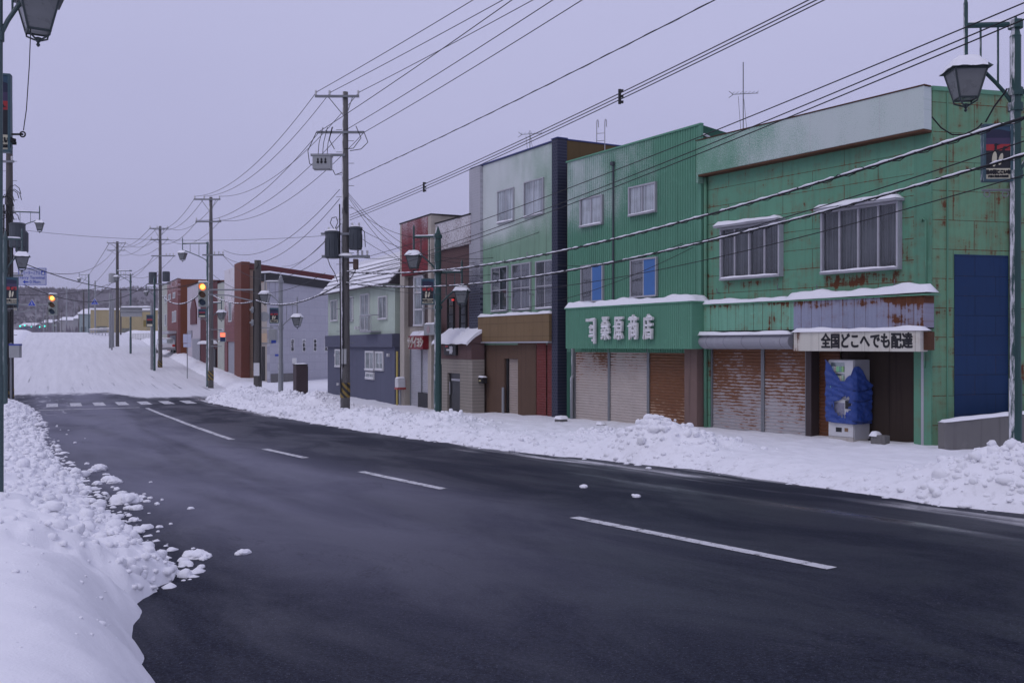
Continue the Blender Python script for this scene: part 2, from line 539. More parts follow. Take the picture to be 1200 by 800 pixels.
def roadmat():
    s = NT('wet_asphalt')
    uv = s.n('ShaderNodeUVMap', uv_map='UVMap').outputs[0]
    t, y, _ = s.sep(uv)[:3]
    g = s.n('ShaderNodeNewGeometry').outputs['Position']
    v = s.comb(t, y, 0.0)
    fine = s.noise(g, 34.0, 5, .75)
    spk = s.noise(g, 70.0, 2, .6)
    mid = s.noise(v, (.55, .26, 1), 6, .62, .5)
    lane = s.noise(v, (.42, .07, 1), 4, .5, 1.2)
    big = s.noise(v, (.35, .09, 1), 4, .55, .5)
    col = s.mix(s.step(fine, .36, .66), (.005, .0062, .013), (.028, .032, .052))
    col = s.mix(s.step(spk, .62, .71), col, (.12, .12, .15))
    # paler lane on the left, wet lane on the right
    left = s.math('MULTIPLY', s.step(t, 1.2, -2.0), s.step(t, -5.6, -4.0))
    pale_lane = s.math('MULTIPLY', s.math('MULTIPLY', s.step(s.math('ADD', s.math('MULTIPLY', lane, .55), s.math('MULTIPLY', big, .5)), .26, .62), s.mixf(left, .05, 1.0)), s.step(y, 8, 19))
    col = s.mix(s.math('MULTIPLY', pale_lane, .85), col, (.180, .180, .235))
    trk = s.math('ADD', s.step(s.math('ABSOLUTE', s.math('ADD', t, 1.0)), .55, .1), s.step(s.math('ABSOLUTE', s.math('ADD', t, 2.7)), .5, .1))
    pale_lane = s.math('MULTIPLY', pale_lane, s.math('SUBTRACT', 1.0, s.math('MULTIPLY', trk, .22)))
    ck = s.step(s.math('ABSOLUTE', s.math('SUBTRACT', s.noise(v, (.5, .35, 1), 5, .6, .8), .5)), .006, .0)
    ck = s.math('MULTIPLY', ck, s.step(s.noise(v, (.3, .2, 1), 2), .5, .6))
    col = s.mix(s.math('MULTIPLY', ck, .35), col, (.012, .012, .016))
    wet = s.math('MULTIPLY', s.step(mid, .36, .62), 1.0)
    edge = s.step(s.math('ADD', t, s.math('MULTIPLY', s.math('SUBTRACT', mid, .5), 1.6)), 2.7, 3.5)
    pud = s.math('MULTIPLY', edge, s.step(s.noise(v, (.8, .12, 1), 4, .5), .50, .60))
    rough = s.mixf(wet, .62, .45)
    rough = s.mixf(pale_lane, rough, .55)
    rough = s.mixf(pud, rough, .10)
    spec = s.mixf(wet, .05, .16)
    spec = s.mixf(pud, spec, .62)
    # thin blown snow, then painted sheen along the right edge
    film = s.math('ADD', s.math('MULTIPLY', s.noise(v, (2.4, .55, 1), 8, .66, .6), .75), s.math('MULTIPLY', s.noise(v, (9, 2.0, 1), 4, .7), .25))
    fl = s.math('MULTIPLY', s.step(y, 22, 44), s.step(t, 1.2, -3.6))
    fl = s.math('MAXIMUM', fl, s.math('MULTIPLY', s.math('MULTIPLY', s.step(t, -3.6, -6.6), .9), s.step(y, 14, 19)))
    thr = s.math('SUBTRACT', .92, s.math('MULTIPLY', fl, .40))
    fm = s.step(film, thr, s.math('ADD', thr, .16))
    sheen_st = s.math('MULTIPLY', s.step(t, 2.6, 4.2), s.step(s.noise(v, (2.2, .10, 1), 5, .6), .64, .76))  # pale streaks paint the reflection of sky and bank on the wet edge
    fm = s.math('MAXIMUM', s.math('MULTIPLY', fm, .75), s.math('MULTIPLY', sheen_st, .40))
    # the far part is still covered with packed snow
    jag = s.math('MULTIPLY', s.math('SUBTRACT', s.noise(v, (1.3, .35, 1), 6, .6), .5), 7.0)
    border = s.mixf(s.step(t, .8, -1.0), 53.2, 58.5)
    pk = s.step(s.math('ADD', s.math('SUBTRACT', y, border), jag), -.8, 2.2)
    pk = s.math('MULTIPLY', pk, s.math('SUBTRACT', 1.0, s.math('MULTIPLY', s.step(s.noise(v, (3.2, .10, 1), 6, .62), .60, .72), s.mixf(s.step(y, 60, 95), .75, .25))))
    sm = s.math('MAXIMUM', fm, pk)
    sc = s.mix(s.noise(v, (2.2, .08, 1), 5, .6), (.60, .60, .62), (.88, .88, .90))
    col = s.mix(sm, col, sc)
    rough = s.mixf(sm, rough, .8)
    spec = s.mixf(sm, spec, .15)
    s.bump(s.math('ADD', s.math('MULTIPLY', fine, s.mixf(pud, .6, .05)), s.math('MULTIPLY', pk, s.noise(v, (6, 1.0, 1), 5, .65))), .35, .012)
    return s.fin(col, rough, 0, spec)

def paintmat():
    s = NT('worn_road_paint')
    g = s.n('ShaderNodeNewGeometry').outputs['Position']
    a = s.noise(g, 6.0, 7, .7); b = s.noise(g, 55.0, 3, .7)
    m = s.step(s.math('ADD', s.math('MULTIPLY', a, .7), s.math('MULTIPLY', b, .3)), .51, .58)
    col = s.mix(m, s.mix(b, (.55, .55, .56), (.74, .74, .75)), (.10, .10, .105))
    return s.fin(col, .5, 0, .3)

def glassmat(name, tint=(.05, .055, .06), mixv=.45, rough=.08):
    """window glass: part of the light goes through, the rest mirrors the sky"""
    s = NT(name)
    tr = s.n('ShaderNodeBsdfTransparent'); tr.inputs[0].default_value = (.80, .84, .84, 1)
    lw = s.n('ShaderNodeLayerWeight'); lw.inputs[0].default_value = .35
    f = s.math('ADD', s.math('MULTIPLY', lw.outputs['Fresnel'], .45), mixv*.45, clamp=True)
    n = s.noise(s.obj(), 1.3, 2)
    bn = s.n('ShaderNodeBump'); bn.inputs['Strength'].default_value = .05; bn.inputs['Distance'].default_value = .02
    s.set(bn.inputs['Height'], n)
    gl = s.n('ShaderNodeBsdfGlossy'); gl.inputs['Roughness'].default_value = rough; gl.inputs['Color'].default_value = (.92, .95, .95, 1)
    s.t.links.new(bn.outputs[0], gl.inputs['Normal'])
    mx = s.n('ShaderNodeMixShader')
    s.set(mx.inputs[0], f)
    s.t.links.new(tr.outputs[0], mx.inputs[1]); s.t.links.new(gl.outputs[0], mx.inputs[2])
    s.t.links.new(mx.outputs[0], s.out.inputs[0])
    return s.mat

def emis(name, col, k, edge=None):
    s = NT(name)
    s.fin(mul(col, .3), .4)
    s.set(s.b.inputs['Emission Color'], col); s.b.inputs['Emission Strength'].default_value = k
    return s.mat

M = {}
M['snow'] = snowmat()
M['bank'] = bankmat()
M['road'] = roadmat()
M['paint'] = paintmat()
M['glass'] = glassmat('window_glass')
M['glass_d'] = glassmat('dark_window_glass', (.02, .022, .025), .15)
M['alu'] = simple('aluminium_frame', (.42, .42, .44), .4, .12, .3)
M['white'] = simple('white_paint', (.62, .62, .62), .5, .10)
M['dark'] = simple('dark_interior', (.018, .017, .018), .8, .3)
def curtainmat(name, col):
    s = NT(name); v = s.obj()
    n = s.noise(v, (24, 24, .5), 4, .6); b = s.noise(v, (.9, .9, .8), 3)  # vertical stripes paint the light and shade of folds into the cloth
    return s.fin(s.mix(s.step(s.math('ADD', s.math('MULTIPLY', n, .6), s.math('MULTIPLY', b, .4)), .38, .62), mul(col, .55), mul(col, 1.35)), .9, 0, .1)
M['curtain'] = curtainmat('grey_curtain', (.72, .72, .72))
M['curtain_d'] = curtainmat('dark_curtain', (.13, .13, .14))
M['black'] = simple('black_paint', (.015, .015, .017), .5, .2)
M['wire'] = simple('black_cable', (.012, .012, .014), .6, .2)
M['steel'] = poled('galvanised_steel', (.26, .27, .28), .5, .55, .15, .2)
M['steel_p'] = simple('bracket_steel', (.20, .21, .22), .5, .2, .3)
M['concrete_pole'] = poled('concrete_pole', (.115, .110, .105), .75, .85)
M['concrete_pole_d'] = poled('dark_concrete_pole', (.085, .078, .072), .75, .25)
M['green_post'] = poled('green_lamp_post', (.026, .070, .066), .5, .62)
M['grey_post'] = poled('grey_green_lamp_post', (.07, .11, .11), .5, .62)
M['lamp_metal'] = simple('lantern_metal', (.035, .05, .052), .45, .25)
M['lamp_glass'] = simple('frosted_lantern_glass', (.16, .17, .17), .28, .25, spec=.6, sc=6)
M['insul'] = simple('porcelain', (.55, .55, .54), .25, .1)
M['transf'] = poled('transformer_paint', (.055, .065, .075), .5, .25)
M['box_grey'] = simple('pale_grey_box', (.30, .31, .31), .5, .15)
M['concrete'] = wall('concrete', (.17, .165, .16), .85, .25, grime=.5)
M['wood_d'] = wall('weathered_dark_board', (.045, .032, .026), .8, .35, joints=(1.1, 9), offset=0, grime=.6)
M['rustm'] = wall('rusted_steel', (.10, .05, .03), .8, .4, grime=.5)
# ------------------------------------------------------------ snow surface
def te_left(y):  return np.interp(y, [-10, 6, 9, 10.8, 11.8, 12.6, 13.1, 14.3, 17.2, 19, 22.3, 30.2, 36.6, 44, 50, 58, 70, 175], [-7.25, -7.1, -6.82, -6.58, -6.36, -6.10, -5.45, -5.25, -5.05, -4.85, -4.65, -4.3, -4.2, -4.4, -5.0, -7.2, -7.8, -7.6])
def te_right(y): return np.interp(y, [-10, 8, 10.7, 11.7, 12.9, 14.4, 16.4, 18.3, 20.4, 24.5, 30, 41, 48, 52.5, 58, 70, 175], [5.2, 5.2, 4.85, 4.5, 4.7, 4.8, 4.95, 4.65, 4.15, 3.9, 3.7, 3.4, 3.1, 3.7, 6.0, 6.6, 6.4])
MOUNDS = [  # pixel, distance, height, radius along, radius across
    (778, 520, 21.2, .66, 1.15, .80), (838, 520, 21.0, .26, .9, .7), (715, 520, 23.4, .24, 1.0, .8),
    (1196, 560, 14.8, .56, 1.3, .9), (1290, 560, 13.8, .5, 1.6, 1.0),
    (523, 495, 29.5, .34, 1.7, 1.0), (458, 495, 32.5, .22, 1.5, .9), (415, 480, 37.0, .16, 1.6, 1.0),
    (372, 470, 44.5, .62, 1.1, .9), (340, 470, 48.0, .45, 1.5, 1.0), (300, 470, 51.0, .50, 1.5, 1.0), (398, 480, 42.0, .2, 1.0, .9), (440, 480, 36, .25, 1.2, .8),
    (225, 430, 74.0, .6, 2.0, 1.2), (240, 440, 68.0, .4, 1.8, 1.1), (205, 430, 80.0, .45, 2.0, 1.2),
   
]
def H(yp, t):
    x, y = street(yp, t)
    base = zr(yp)
    rag = .10*fbm(x*.55, y*.55, 3) + .17*fbm(x*1.7+40, y*1.7, 4)
    calm_r = np.interp(yp, [10, 14, 19, 30], [.35, .35, .6, 1.0])
    near = sstep(12.9, 11.9, yp + .2*(t+6.5))
    ragl = rag*(1.5 - 1.15*near)
    dl = (te_left(yp) + ragl) - t
    dr = t - (te_right(yp) + rag*1.0*calm_r)
    far = sstep(52, 62, yp)
    hl = np.interp(yp, [-10, 5, 9, 12, 15, 20, 40, 60, 100, 170], [1.0, .98, .90, .80, .66, .55, .50, .45, .4, .35])
    wl = np.interp(yp, [-10, 5, 9, 12, 13.4, 16, 25, 45, 170], [1.0, 1.1, 1.1, 1.2, 2.1, 2.6, 2.4, 1.6, 1.4])
    hr = np.interp(yp, [-10, 10, 15, 18, 21, 24, 30, 34, 40, 46, 56, 62, 100, 170], [.3, .3, .28, .28, .33, .25, .22, .14, .12, .22, .26, .30, .4, .35])
    wr = np.interp(yp, [-10, 12, 20, 30, 170], [1.3, 1.3, 1.4, 1.2, 1.4])
    pl = 1-(1-np.clip(dl/wl, 0, 1))**2.3
    pr = 1-(1-np.clip(dr/wr, 0, 1))**2.2
    z = base - .16 + 0*x
    wx, wy = x+.08*fbm(x*4, y*4, 2), y+.08*fbm(x*4+9, y*4, 2)
    chunkL = lumps(wx, wy, .38, .42, 1)*.12 + lumps(wx+5, wy, .21, .6, 2)*.10 + lumps(wx, wy+3, .11, .7, 3)*.065 + lumps(wx+7, wy+3, .07, .7, 13)*.03
    chunkR = lumps(wx, wy, .42, .45, 4)*.10 + lumps(wx+5, wy, .22, .6, 5)*.07 + lumps(wx, wy+3, .12, .7, 6)*.04
    ridge = np.interp(yp, [20, 26, 34, 48, 56], [0, .10, .16, .16, .05])*np.exp(-((np.clip(dr, 0, 9)-1.3)/.8)**2)
    bandL = np.exp(-(np.clip(dl-1.3, 0, 9)/1.3)**2)*sstep(-.1, .3, dl)*(1-.93*near)
    bandR = np.exp(-(np.clip(dr-.5, 0, 9)/.9)**2)*sstep(-.1, .25, dr)*np.interp(yp, [10, 16, 18, 24, 30], [.30, .2, .4, .7, 1.0])
    soft = .06*fbm(x*.45, y*.45, 3) + .026*fbm(x*2.0, y*2.0, 5)
    zl = base - .16 + pl*(hl + .16 + soft) + bandL*(chunkL*.45 + .05*fbm(x*3.2, y*3.2, 5)) - .02
    # second step of the foreground drift, walked-on plateau
    zl += near*.05*np.sin(dl*2.1+yp*.7)*sstep(.3, 1.2, dl)
    tread = (.055*fbm(x*2.6, y*2.6, 5))*sstep(.9, 1.8, dr)*sstep(7.0, 5.0, dr)
    zrr = base - .16 + pr*(hr + .16 + soft*.8) + bandR*chunkR*1.5 + tread + ridge*(1+.5*fbm(x*1.3, y*1.3, 3)) - .02
    z = np.where(dl > 0, zl, z); z = np.where(dr > 0, np.maximum(z, zrr), z)
    mound = 0*x
    for (px, py, d, h, ra, rc) in MOUNDS:
        mx = (px-600)/FPX*d
        g = float(gk(d)); n = math.hypot(1, g)
        ux, uy = -g/n, 1/n
        a = ((x-mx)*ux + (y-d)*uy)/ra; c = ((x-mx)*uy - (y-d)*ux)/rc
        mound = np.maximum(mound, h*np.exp(-(a*a + c*c)))
    on = np.clip(np.maximum(dl, dr)*1.8, 0, 1)
    pits = lumps(wx+2, wy, .42, .5, 7)*.85 + lumps(wx, wy, .2, .6, 8)*.35
    mm = np.clip(mound/.35, 0, 1)
    z = z + on*(mound*(1 + .30*fbm(x*1.6, y*1.6, 3)) + mm*(.05*fbm(x*4, y*4, 3) - .14*pits + .05*lumps(wx-3, wy, .13, .6, 9)))
    return x, y, z, np.maximum(dl, dr)

def sheet(name, ys, ts, mat, fn, dirt_pits=True, blur=1):
    Y, T = np.meshgrid(ys, ts, indexing='ij')
    x, y, z, d = fn(Y, T)
    if dirt_pits:                       # thawed once: round the crumbs off a little
        for _ in range(blur):
            zz = z.copy()
            zz[1:-1, 1:-1] = .4*z[1:-1, 1:-1] + .15*(z[:-2, 1:-1]+z[2:, 1:-1]+z[1:-1, :-2]+z[1:-1, 2:])
            z = zz
    co = np.stack([x, y, z], -1).reshape(-1, 3)
    a, b = Y.shape
    idx = np.arange(a*b).reshape(a, b)
    q = np.stack([idx[:-1, :-1], idx[:-1, 1:], idx[1:, 1:], idx[1:, :-1]], -1).reshape(-1, 4)
    me = bpy.data.meshes.new(name)
    me.vertices.add(len(co)); me.vertices.foreach_set('co', co.ravel().astype(np.float32))
    me.loops.add(q.size); me.loops.foreach_set('vertex_index', q.ravel().astype(np.int32))
    me.polygons.add(len(q)); me.polygons.foreach_set('loop_start', (np.arange(len(q))*4).astype(np.int32))
    me.polygons.foreach_set('loop_total', np.full(len(q), 4, np.int32))
    me.update(calc_edges=True)
    me.polygons.foreach_set('use_smooth', [True]*len(q))
    uv = me.uv_layers.new(name='UVMap')
    lu = np.stack([T.ravel()[q.ravel()], Y.ravel()[q.ravel()]], -1)
    uv.data.foreach_set('uv', lu.ravel().astype(np.float32))
    if dirt_pits:
        at = me.attributes.new('dirt_pits', 'FLOAT', 'POINT')
        at.data.foreach_set('value', (np.clip(1.2 - d.ravel()/1.6, 0, 1)*np.where(T.ravel() < 0, .12, 1.0)).astype(np.float32))
    return link(name, me, mat)

def rows(y0, y1, a, b):
    ys = [y0]
    while ys[-1] < y1: ys.append(ys[-1] + a + b*max(0, ys[-1]))
    ys[-1] = y1
    return np.array(ys)
def cols(*segs):
    out = []
    for (a, b, s) in segs: out += list(np.arange(a, b, s))
    return np.array(out + [segs[-1][1]])

o = sheet('snow_bank', rows(-6, 58, .026, .0031), cols((-30, -14, .5), (-14, -9.0, .08), (-9.0, -3.8, .034)), M['bank'], H, True, 1); tag(o, kind='structure')
o = sheet('snow_bank', rows(4, 58, .035, .0022), cols((2.6, 7.8, .045), (7.8, 11, .09), (11, 26, .4)), M['bank'], H); tag(o, kind='structure')
o = sheet('snow_bank', rows(57.9, 176, .25, .001), cols((-34, -12, 1.0), (-12, -4.5, .16)), M['bank'], H); tag(o, kind='structure')
o = sheet('snow_bank', rows(57.9, 176, .25, .001), cols((4.2, 11, .16), (11, 30, .8)), M['bank'], H); tag(o, kind='structure')

def roadfn(Y, T):
    x, y = street(Y, T)
    return x, y, zr(Y) + .03*(1-(T/6.5)**2), np.zeros_like(x)
def road_z(y, t): return zr(y) + .03*(1-(t/6.5)**2)
o = sheet('road', rows(-14, 176, .5, .0), np.linspace(-9.6, 7.6, 28), M['road'], roadfn, False); tag(o, kind='structure')

# one snow-covered sheet out to the horizon
gy = np.concatenate([np.arange(-80, 180, 4), np.array([190, 205, 225, 250, 280, 320, 370, 430, 500, 600, 720, 860, 1000, 1300, 1700, 2200, 3000])])
gx = np.concatenate([-np.array([2500, 1800, 1300, 900, 650, 480, 360, 280, 220, 170, 140]), np.arange(-120, 121, 4), np.array([140, 170, 220, 300, 420, 600, 900, 1500, 2500])])
GX, GY = np.meshgrid(gx, gy, indexing='xy')
yp, tt = st(GX, GY)
gz = zr(np.clip(yp, -39, 399)) - .30
gz = np.where(GY > 300, np.interp(GY, [300, 500, 900, 3000], [1.2, .5, -2, -20]), gz)
gz = np.where(np.abs(tt) > 24, gz + .42, gz)
me = bpy.data.meshes.new('ground')
nv = GX.size
co = np.stack([GX, GY, gz], -1).reshape(-1, 3)
idx = np.arange(nv).reshape(GX.shape)
q = np.stack([idx[:-1, :-1], idx[:-1, 1:], idx[1:, 1:], idx[1:, :-1]], -1).reshape(-1, 4)
me.from_pydata(co.tolist(), [], q.tolist())
o = link('ground', me, M['snow'], smooth=True); tag(o, kind='structure')

# clods thrown up by the plough, half sunk in the banks
def rubble(name, yy, tt, rad, seed, label):
    rs = np.random.RandomState(seed)
    bm = bmesh.new(); bmesh.ops.create_icosphere(bm, subdivisions=2, radius=1)
    bv = np.array([v.co[:] for v in bm.verts]); bf = np.array([[v.index for v in f.verts] for f in bm.faces]); bm.free()
    n = len(yy)
    x, y, z, d = H(yy, tt)
    k = d > -.12; x, y, z, rad = x[k], y[k], z[k], rad[k]; n = len(x)
    z = np.maximum(z, zr(yy[k]) - .02)
    off = rs.uniform(0, 90, (n, 1))
    V = np.repeat(bv[None], n, 0)
    nz = .42*fbm(V[..., 0]*1.2 + off, V[..., 1]*1.2 + V[..., 2]*1.5 + off*.7, 2) + .30*np.abs(fbm(V[..., 0]*2.6 + off, V[..., 1]*2.6 + V[..., 2]*2.4, 3)) - .08
    V = V*(1 + nz[..., None])
    sc = np.stack([rs.uniform(.8, 1.4, n), rs.uniform(.75, 1.15, n), rs.uniform(.55, .95, n)], -1)
    V = V*sc[:, None, :]*rad[:, None, None]
    a = rs.uniform(0, 6.28, n); ca, sa = np.cos(a)[:, None], np.sin(a)[:, None]
    X = V[..., 0]*ca - V[..., 1]*sa + x[:, None]; Y = V[..., 0]*sa + V[..., 1]*ca + y[:, None]
    Z = V[..., 2] + (z + rad*rs.uniform(-.45, .30, n))[:, None]
    co = np.stack([X, Y, Z], -1).reshape(-1, 3)
    f = (bf[None] + (np.arange(n)*len(bv))[:, None, None]).reshape(-1, 3)
    me = bpy.data.meshes.new(name)
    me.vertices.add(len(co)); me.vertices.foreach_set('co', co.ravel().astype(np.float32))
    me.loops.add(f.size); me.loops.foreach_set('vertex_index', f.ravel().astype(np.int32))
    me.polygons.add(len(f)); me.polygons.foreach_set('loop_start', (np.arange(len(f))*3).astype(np.int32)); me.polygons.foreach_set('loop_total', np.full(len(f), 3, np.int32))
    me.update(calc_edges=True); me.polygons.foreach_set('use_smooth', [True]*len(f))
    o = link(name, me, M['bank']); tag(o, label, 'snow', kind='stuff')
rs = np.random.RandomState(17)
n = 3600
yy = 12.5*np.exp(rs.uniform(0, 1, n)**1.15*math.log(52/12.5))
dd = np.abs(rs.normal(.35, .75, n)) - .05
ft = sstep(12.3, 13.4, yy + .2*(-dd)) > rs.uniform(0, 1, n)
yy, dd = yy[ft], dd[ft]
tt = te_left(yy) - dd
rad = np.clip(rs.lognormal(math.log(.038), .45, len(yy)), .015, .10)*np.interp(yy, [12, 30, 50], [1, 1.15, 1.3])
m = 200
yf = rs.uniform(6.5, 14, m); tf = te_left(yf) - rs.uniform(.15, 2.6, m)
yy = np.concatenate([yy, yf]); tt = np.concatenate([tt, tf]); rad = np.concatenate([rad, np.clip(rs.lognormal(math.log(.011), .5, m), .005, .035)])
rubble('snow_rubble', yy, tt, rad, 5, 'crumbled clods of ploughed snow along the left edge of the road')
Y2, T2, R2 = [], [], []
for (px, py, d, h, ra, rc) in MOUNDS:
    if px < 100 or d > 60: continue
    g = float(gk(d)); nn = math.hypot(1, g); mx = (px-600)/FPX*d
    m = int(150*ra*rc*(1+h)); a = rs.normal(0, .62*ra, m); c = rs.normal(-.12*rc, .58*rc, m)
    wx_ = mx - g/nn*a + c/nn; wy_ = d + a/nn + c*g/nn
    y_, t_ = st(wx_, wy_); Y2.append(y_); T2.append(t_); R2.append(np.clip(rs.lognormal(math.log(.045), .42, m), .018, .115)*(.75+.4*min(1, h*1.6)))
m = 1500
y_ = rs.uniform(19, 52, m); Y2.append(y_); T2.append(te_right(y_) + np.abs(rs.normal(.5, .8, m))); R2.append(np.clip(rs.lognormal(math.log(.034), .42, m), .014, .085))
m = 260
y_ = rs.uniform(9, 19, m); Y2.append(y_); T2.append(te_right(y_) + np.abs(rs.normal(.1, .5, m))); R2.append(np.clip(rs.lognormal(math.log(.028), .45, m), .012, .07))
rubble('snow_rubble', np.concatenate(Y2), np.concatenate(T2), np.concatenate(R2), 6, 'clods of ploughed snow on the ridge and piles along the right pavement')

# ------------------------------------------------------------ painted markings
def strip(name, pts, w):
    mb = MB()
    L = []
    for i, (y, t) in enumerate(pts):
        L.append((y, t))
    dense = []
    for (a, b) in zip(L[:-1], L[1:]):
        n = max(2, int(abs(b[0]-a[0])/.5))
        for k in range(n): dense.append((a[0]+(b[0]-a[0])*k/n, a[1]+(b[1]-a[1])*k/n))
    dense.append(L[-1])
    Pt = []
    for (y, t) in dense:
        row = []
        for s in (-w/2, w/2):
            x_, y_ = street(y, t+s)
            row.append((float(x_), float(y_), float(road_z(y, t+s)) + .006))
        Pt.append(row)
    mb.grid(Pt)
    o = mb.build(name, M['paint']); tag(o, kind='structure')
    return o
def px_st(px, py):
    """street coordinates of the road point seen at a pixel"""
    d = 20.0
    for _ in range(60):
        x = (px-600)/FPX*d
        y_, t_ = st(np.array([x]), np.array([d]))
        z = float(road_z(y_[0], t_[0]))
        d = d*.4 + .6*(EYE - z)/((py-HZ)/FPX)
    return float(y_[0]), float(t_[0])
for (a, b) in (((975, 666), (673, 606)), ((520, 573), (423, 552.5)), ((358, 536.5), (310, 526))):
    strip('centre_line', [px_st(*a), px_st(*b)], .17)
strip('centre_line', [px_st(*p) for p in ((272, 515), (240, 504), (205, 491), (172, 478))], .17)
yc = px_st(130, 473)[0]
for k in range(10):
    tc = px_st(52, 473)[1] + .35 + k*1.03
    mb = MB(); Pt = []
    for i in range(7):
        y = yc - 1.5 + i*.5; row = []
        for s_ in (-.25, .25):
            x_, y_ = street(y, tc+s_); row.append((float(x_), float(y_), float(road_z(y, tc+s_)) + .006))
        Pt.append(row)
    mb.grid(Pt); tag(mb.build('crosswalk_bar', M['paint']), kind='structure')
ys_ = px_st(110, 479)[0]
mb = MB(); Pt = []
for i in range(3):
    y = ys_ + i*.14; row = []
    for k in range(12):
        t = px_st(45, 481)[1] + k*(px_st(162, 476.5)[1]-px_st(45, 481)[1])/11
        x_, y_ = street(y, t); row.append((float(x_), float(y_), float(road_z(y, t)) + .006))
    Pt.append(row)
mb.grid(Pt); tag(mb.build('stop_line', M['paint']), kind='structure')

# loose lumps of snow on the asphalt
def lump(name, x, y, z, r, seed):
    bm = bmesh.new()
    bmesh.ops.create_icosphere(bm, subdivisions=4, radius=1)
    rr = random.Random(seed); o1 = rr.uniform(0, 50)
    vs = np.array([v.co[:] for v in bm.verts])
    n = .28*fbm(vs[:, 0]*1.3+o1, vs[:, 1]*1.3+vs[:, 2]*1.1, 3) + .24*fbm(vs[:, 0]*4+o1, vs[:, 1]*4+vs[:, 2]*3.3, 2)
    sx, sy, sz = rr.uniform(.8, 1.35), rr.uniform(.7, 1.1), rr.uniform(.45, .75)
    for v, k in zip(bm.verts, n):
        v.co = v.co*(1+float(k))
        v.co = Vector((v.co.x*sx*r, v.co.y*sy*r, max(-.25*r*sz, v.co.z*sz*r)))
    me = bpy.data.meshes.new(name); bm.to_mesh(me); bm.free()
    o = link(name, me, M['snow'], smooth=True)
    o.location = (x, y, z + .20*r*sz); o.rotation_euler = (0, 0, rr.uniform(0, 6))
    tag(o, 'small loose lump of snow lying on the dark asphalt beside the left snowbank', 'snow lump', 'loose snow lumps along the left snowbank')
    return o
rl = random.Random(5)
spots = [(231, 653, .13), (224, 649, .07), (238, 655, .06), (147, 589, .20), (153, 586, .12), (160, 588, .08), (172, 588, .05), (128, 563, .16), (134, 566, .10), (116, 551, .15), (120, 549, .07),
         (166, 583, .06), (143, 578, .07), (176, 584, .04), (184, 591, .04), (150, 596, .08), (157, 610, .07), (160, 624, .09), (166, 638, .06), (137, 573, .05), (108, 553, .09), (169, 579, .03), (190, 586, .03), (124, 556, .05), (196, 662, .05), (205, 672, .06), (180, 668, .08), (140, 583, .04), (132, 571, .04)]
for i, (px, py, r) in enumerate(spots):
    y, t = px_st(px, py); x_, y_ = street(y, t)
    lump('snow_lump', float(x_), float(y_), float(road_z(y, t)), r, i)
for i, (px, py, r) in enumerate([(684, 571, .07), (746, 582, .07), (742, 580, .03), (1072, 580, .05), (1078, 588, .04), (760, 549, .05)]):
    y, t = px_st(px, py); x_, y_ = street(y, t)
    o = lump('snow_lump', float(x_), float(y_), float(road_z(y, t)), r, 90+i)
    o['label'] = 'flat crumb of snow on the wet lane in front of the shops'; o['group'] = 'snow crumbs on the wet lane'

for i in range(38):                 # crumbs fallen off the ragged edge of the left bank
    y = rl.uniform(13.2, 36)
    t = float(te_left(y)) + abs(rl.gauss(.05, .30)) + .02
    r = rl.choice((.02, .025, .03, .04, .05, .08))
    x_, y_ = street(y, t)
    lump('snow_lump', float(x_), float(y_), float(road_z(y, t)), r, 200+i)

# the grey air between the street and the hill
hb = MB(); hb.box(-2600, 2700, -120, 3100, -27, 90)
hm = bpy.data.materials.new('winter_air'); hm.use_nodes = True; hm.node_tree.nodes.clear()
pv_ = hm.node_tree.nodes.new('ShaderNodeVolumePrincipled'); ho = hm.node_tree.nodes.new('ShaderNodeOutputMaterial')
pv_.inputs['Color'].default_value = (.98, .98, 1.0, 1); pv_.inputs['Density'].default_value = .00030
hm.node_tree.links.new(pv_.outputs[0], ho.inputs['Volume'])
tag(hb.build('haze', hm), 'thin grey winter haze hanging over the whole street', 'haze', kind='stuff')

# ------------------------------------------------------------ far wooded hill
hx = np.linspace(-1100, 1500, 150); hy = np.linspace(560, 1500, 50)
HX, HY = np.meshgrid(hx, hy, indexing='xy')
def hillz(x, y):
    ridge = np.interp(x, [-1100, -700, -520, -440, -380, -330, -270, -200, -60, 300, 800, 1500], [62, 66, 64, 56, 51, 54, 50, 46, 40, 30, 26, 24])
    up = sstep(560, 900, y)
    return up*(ridge + 5*fbm(x*.008, y*.008, 4)) - 3 - 22*sstep(980, 1500, y)
hz = hillz(HX, HY)
co = np.stack([HX, HY, hz], -1).reshape(-1, 3); idx = np.arange(HX.size).reshape(HX.shape)
q = np.stack([idx[:-1, :-1], idx[:-1, 1:], idx[1:, 1:], idx[1:, :-1]], -1).reshape(-1, 4)
s = NT('snowy_hillside'); g = s.n('ShaderNodeNewGeometry').outputs['Position']
s.fin(s.mix(s.step(s.noise(g, .012, 5), .50, .62), (.15, .135, .16), (.25, .235, .25)), .9, 0, .1)
me = bpy.data.meshes.new('hill'); me.from_pydata(co.tolist(), [], q.tolist())
tag(link('hill', me, s.mat, smooth=True), kind='structure')
s = NT('bare_winter_twigs'); oi = s.n('ShaderNodeNewGeometry')
s.fin(s.mix(s.noise(oi.outputs['Position'], .05, 4), (.125, .108, .135), (.22, .195, .225)), .95, 0, .05)
M['twigs'] = s.mat
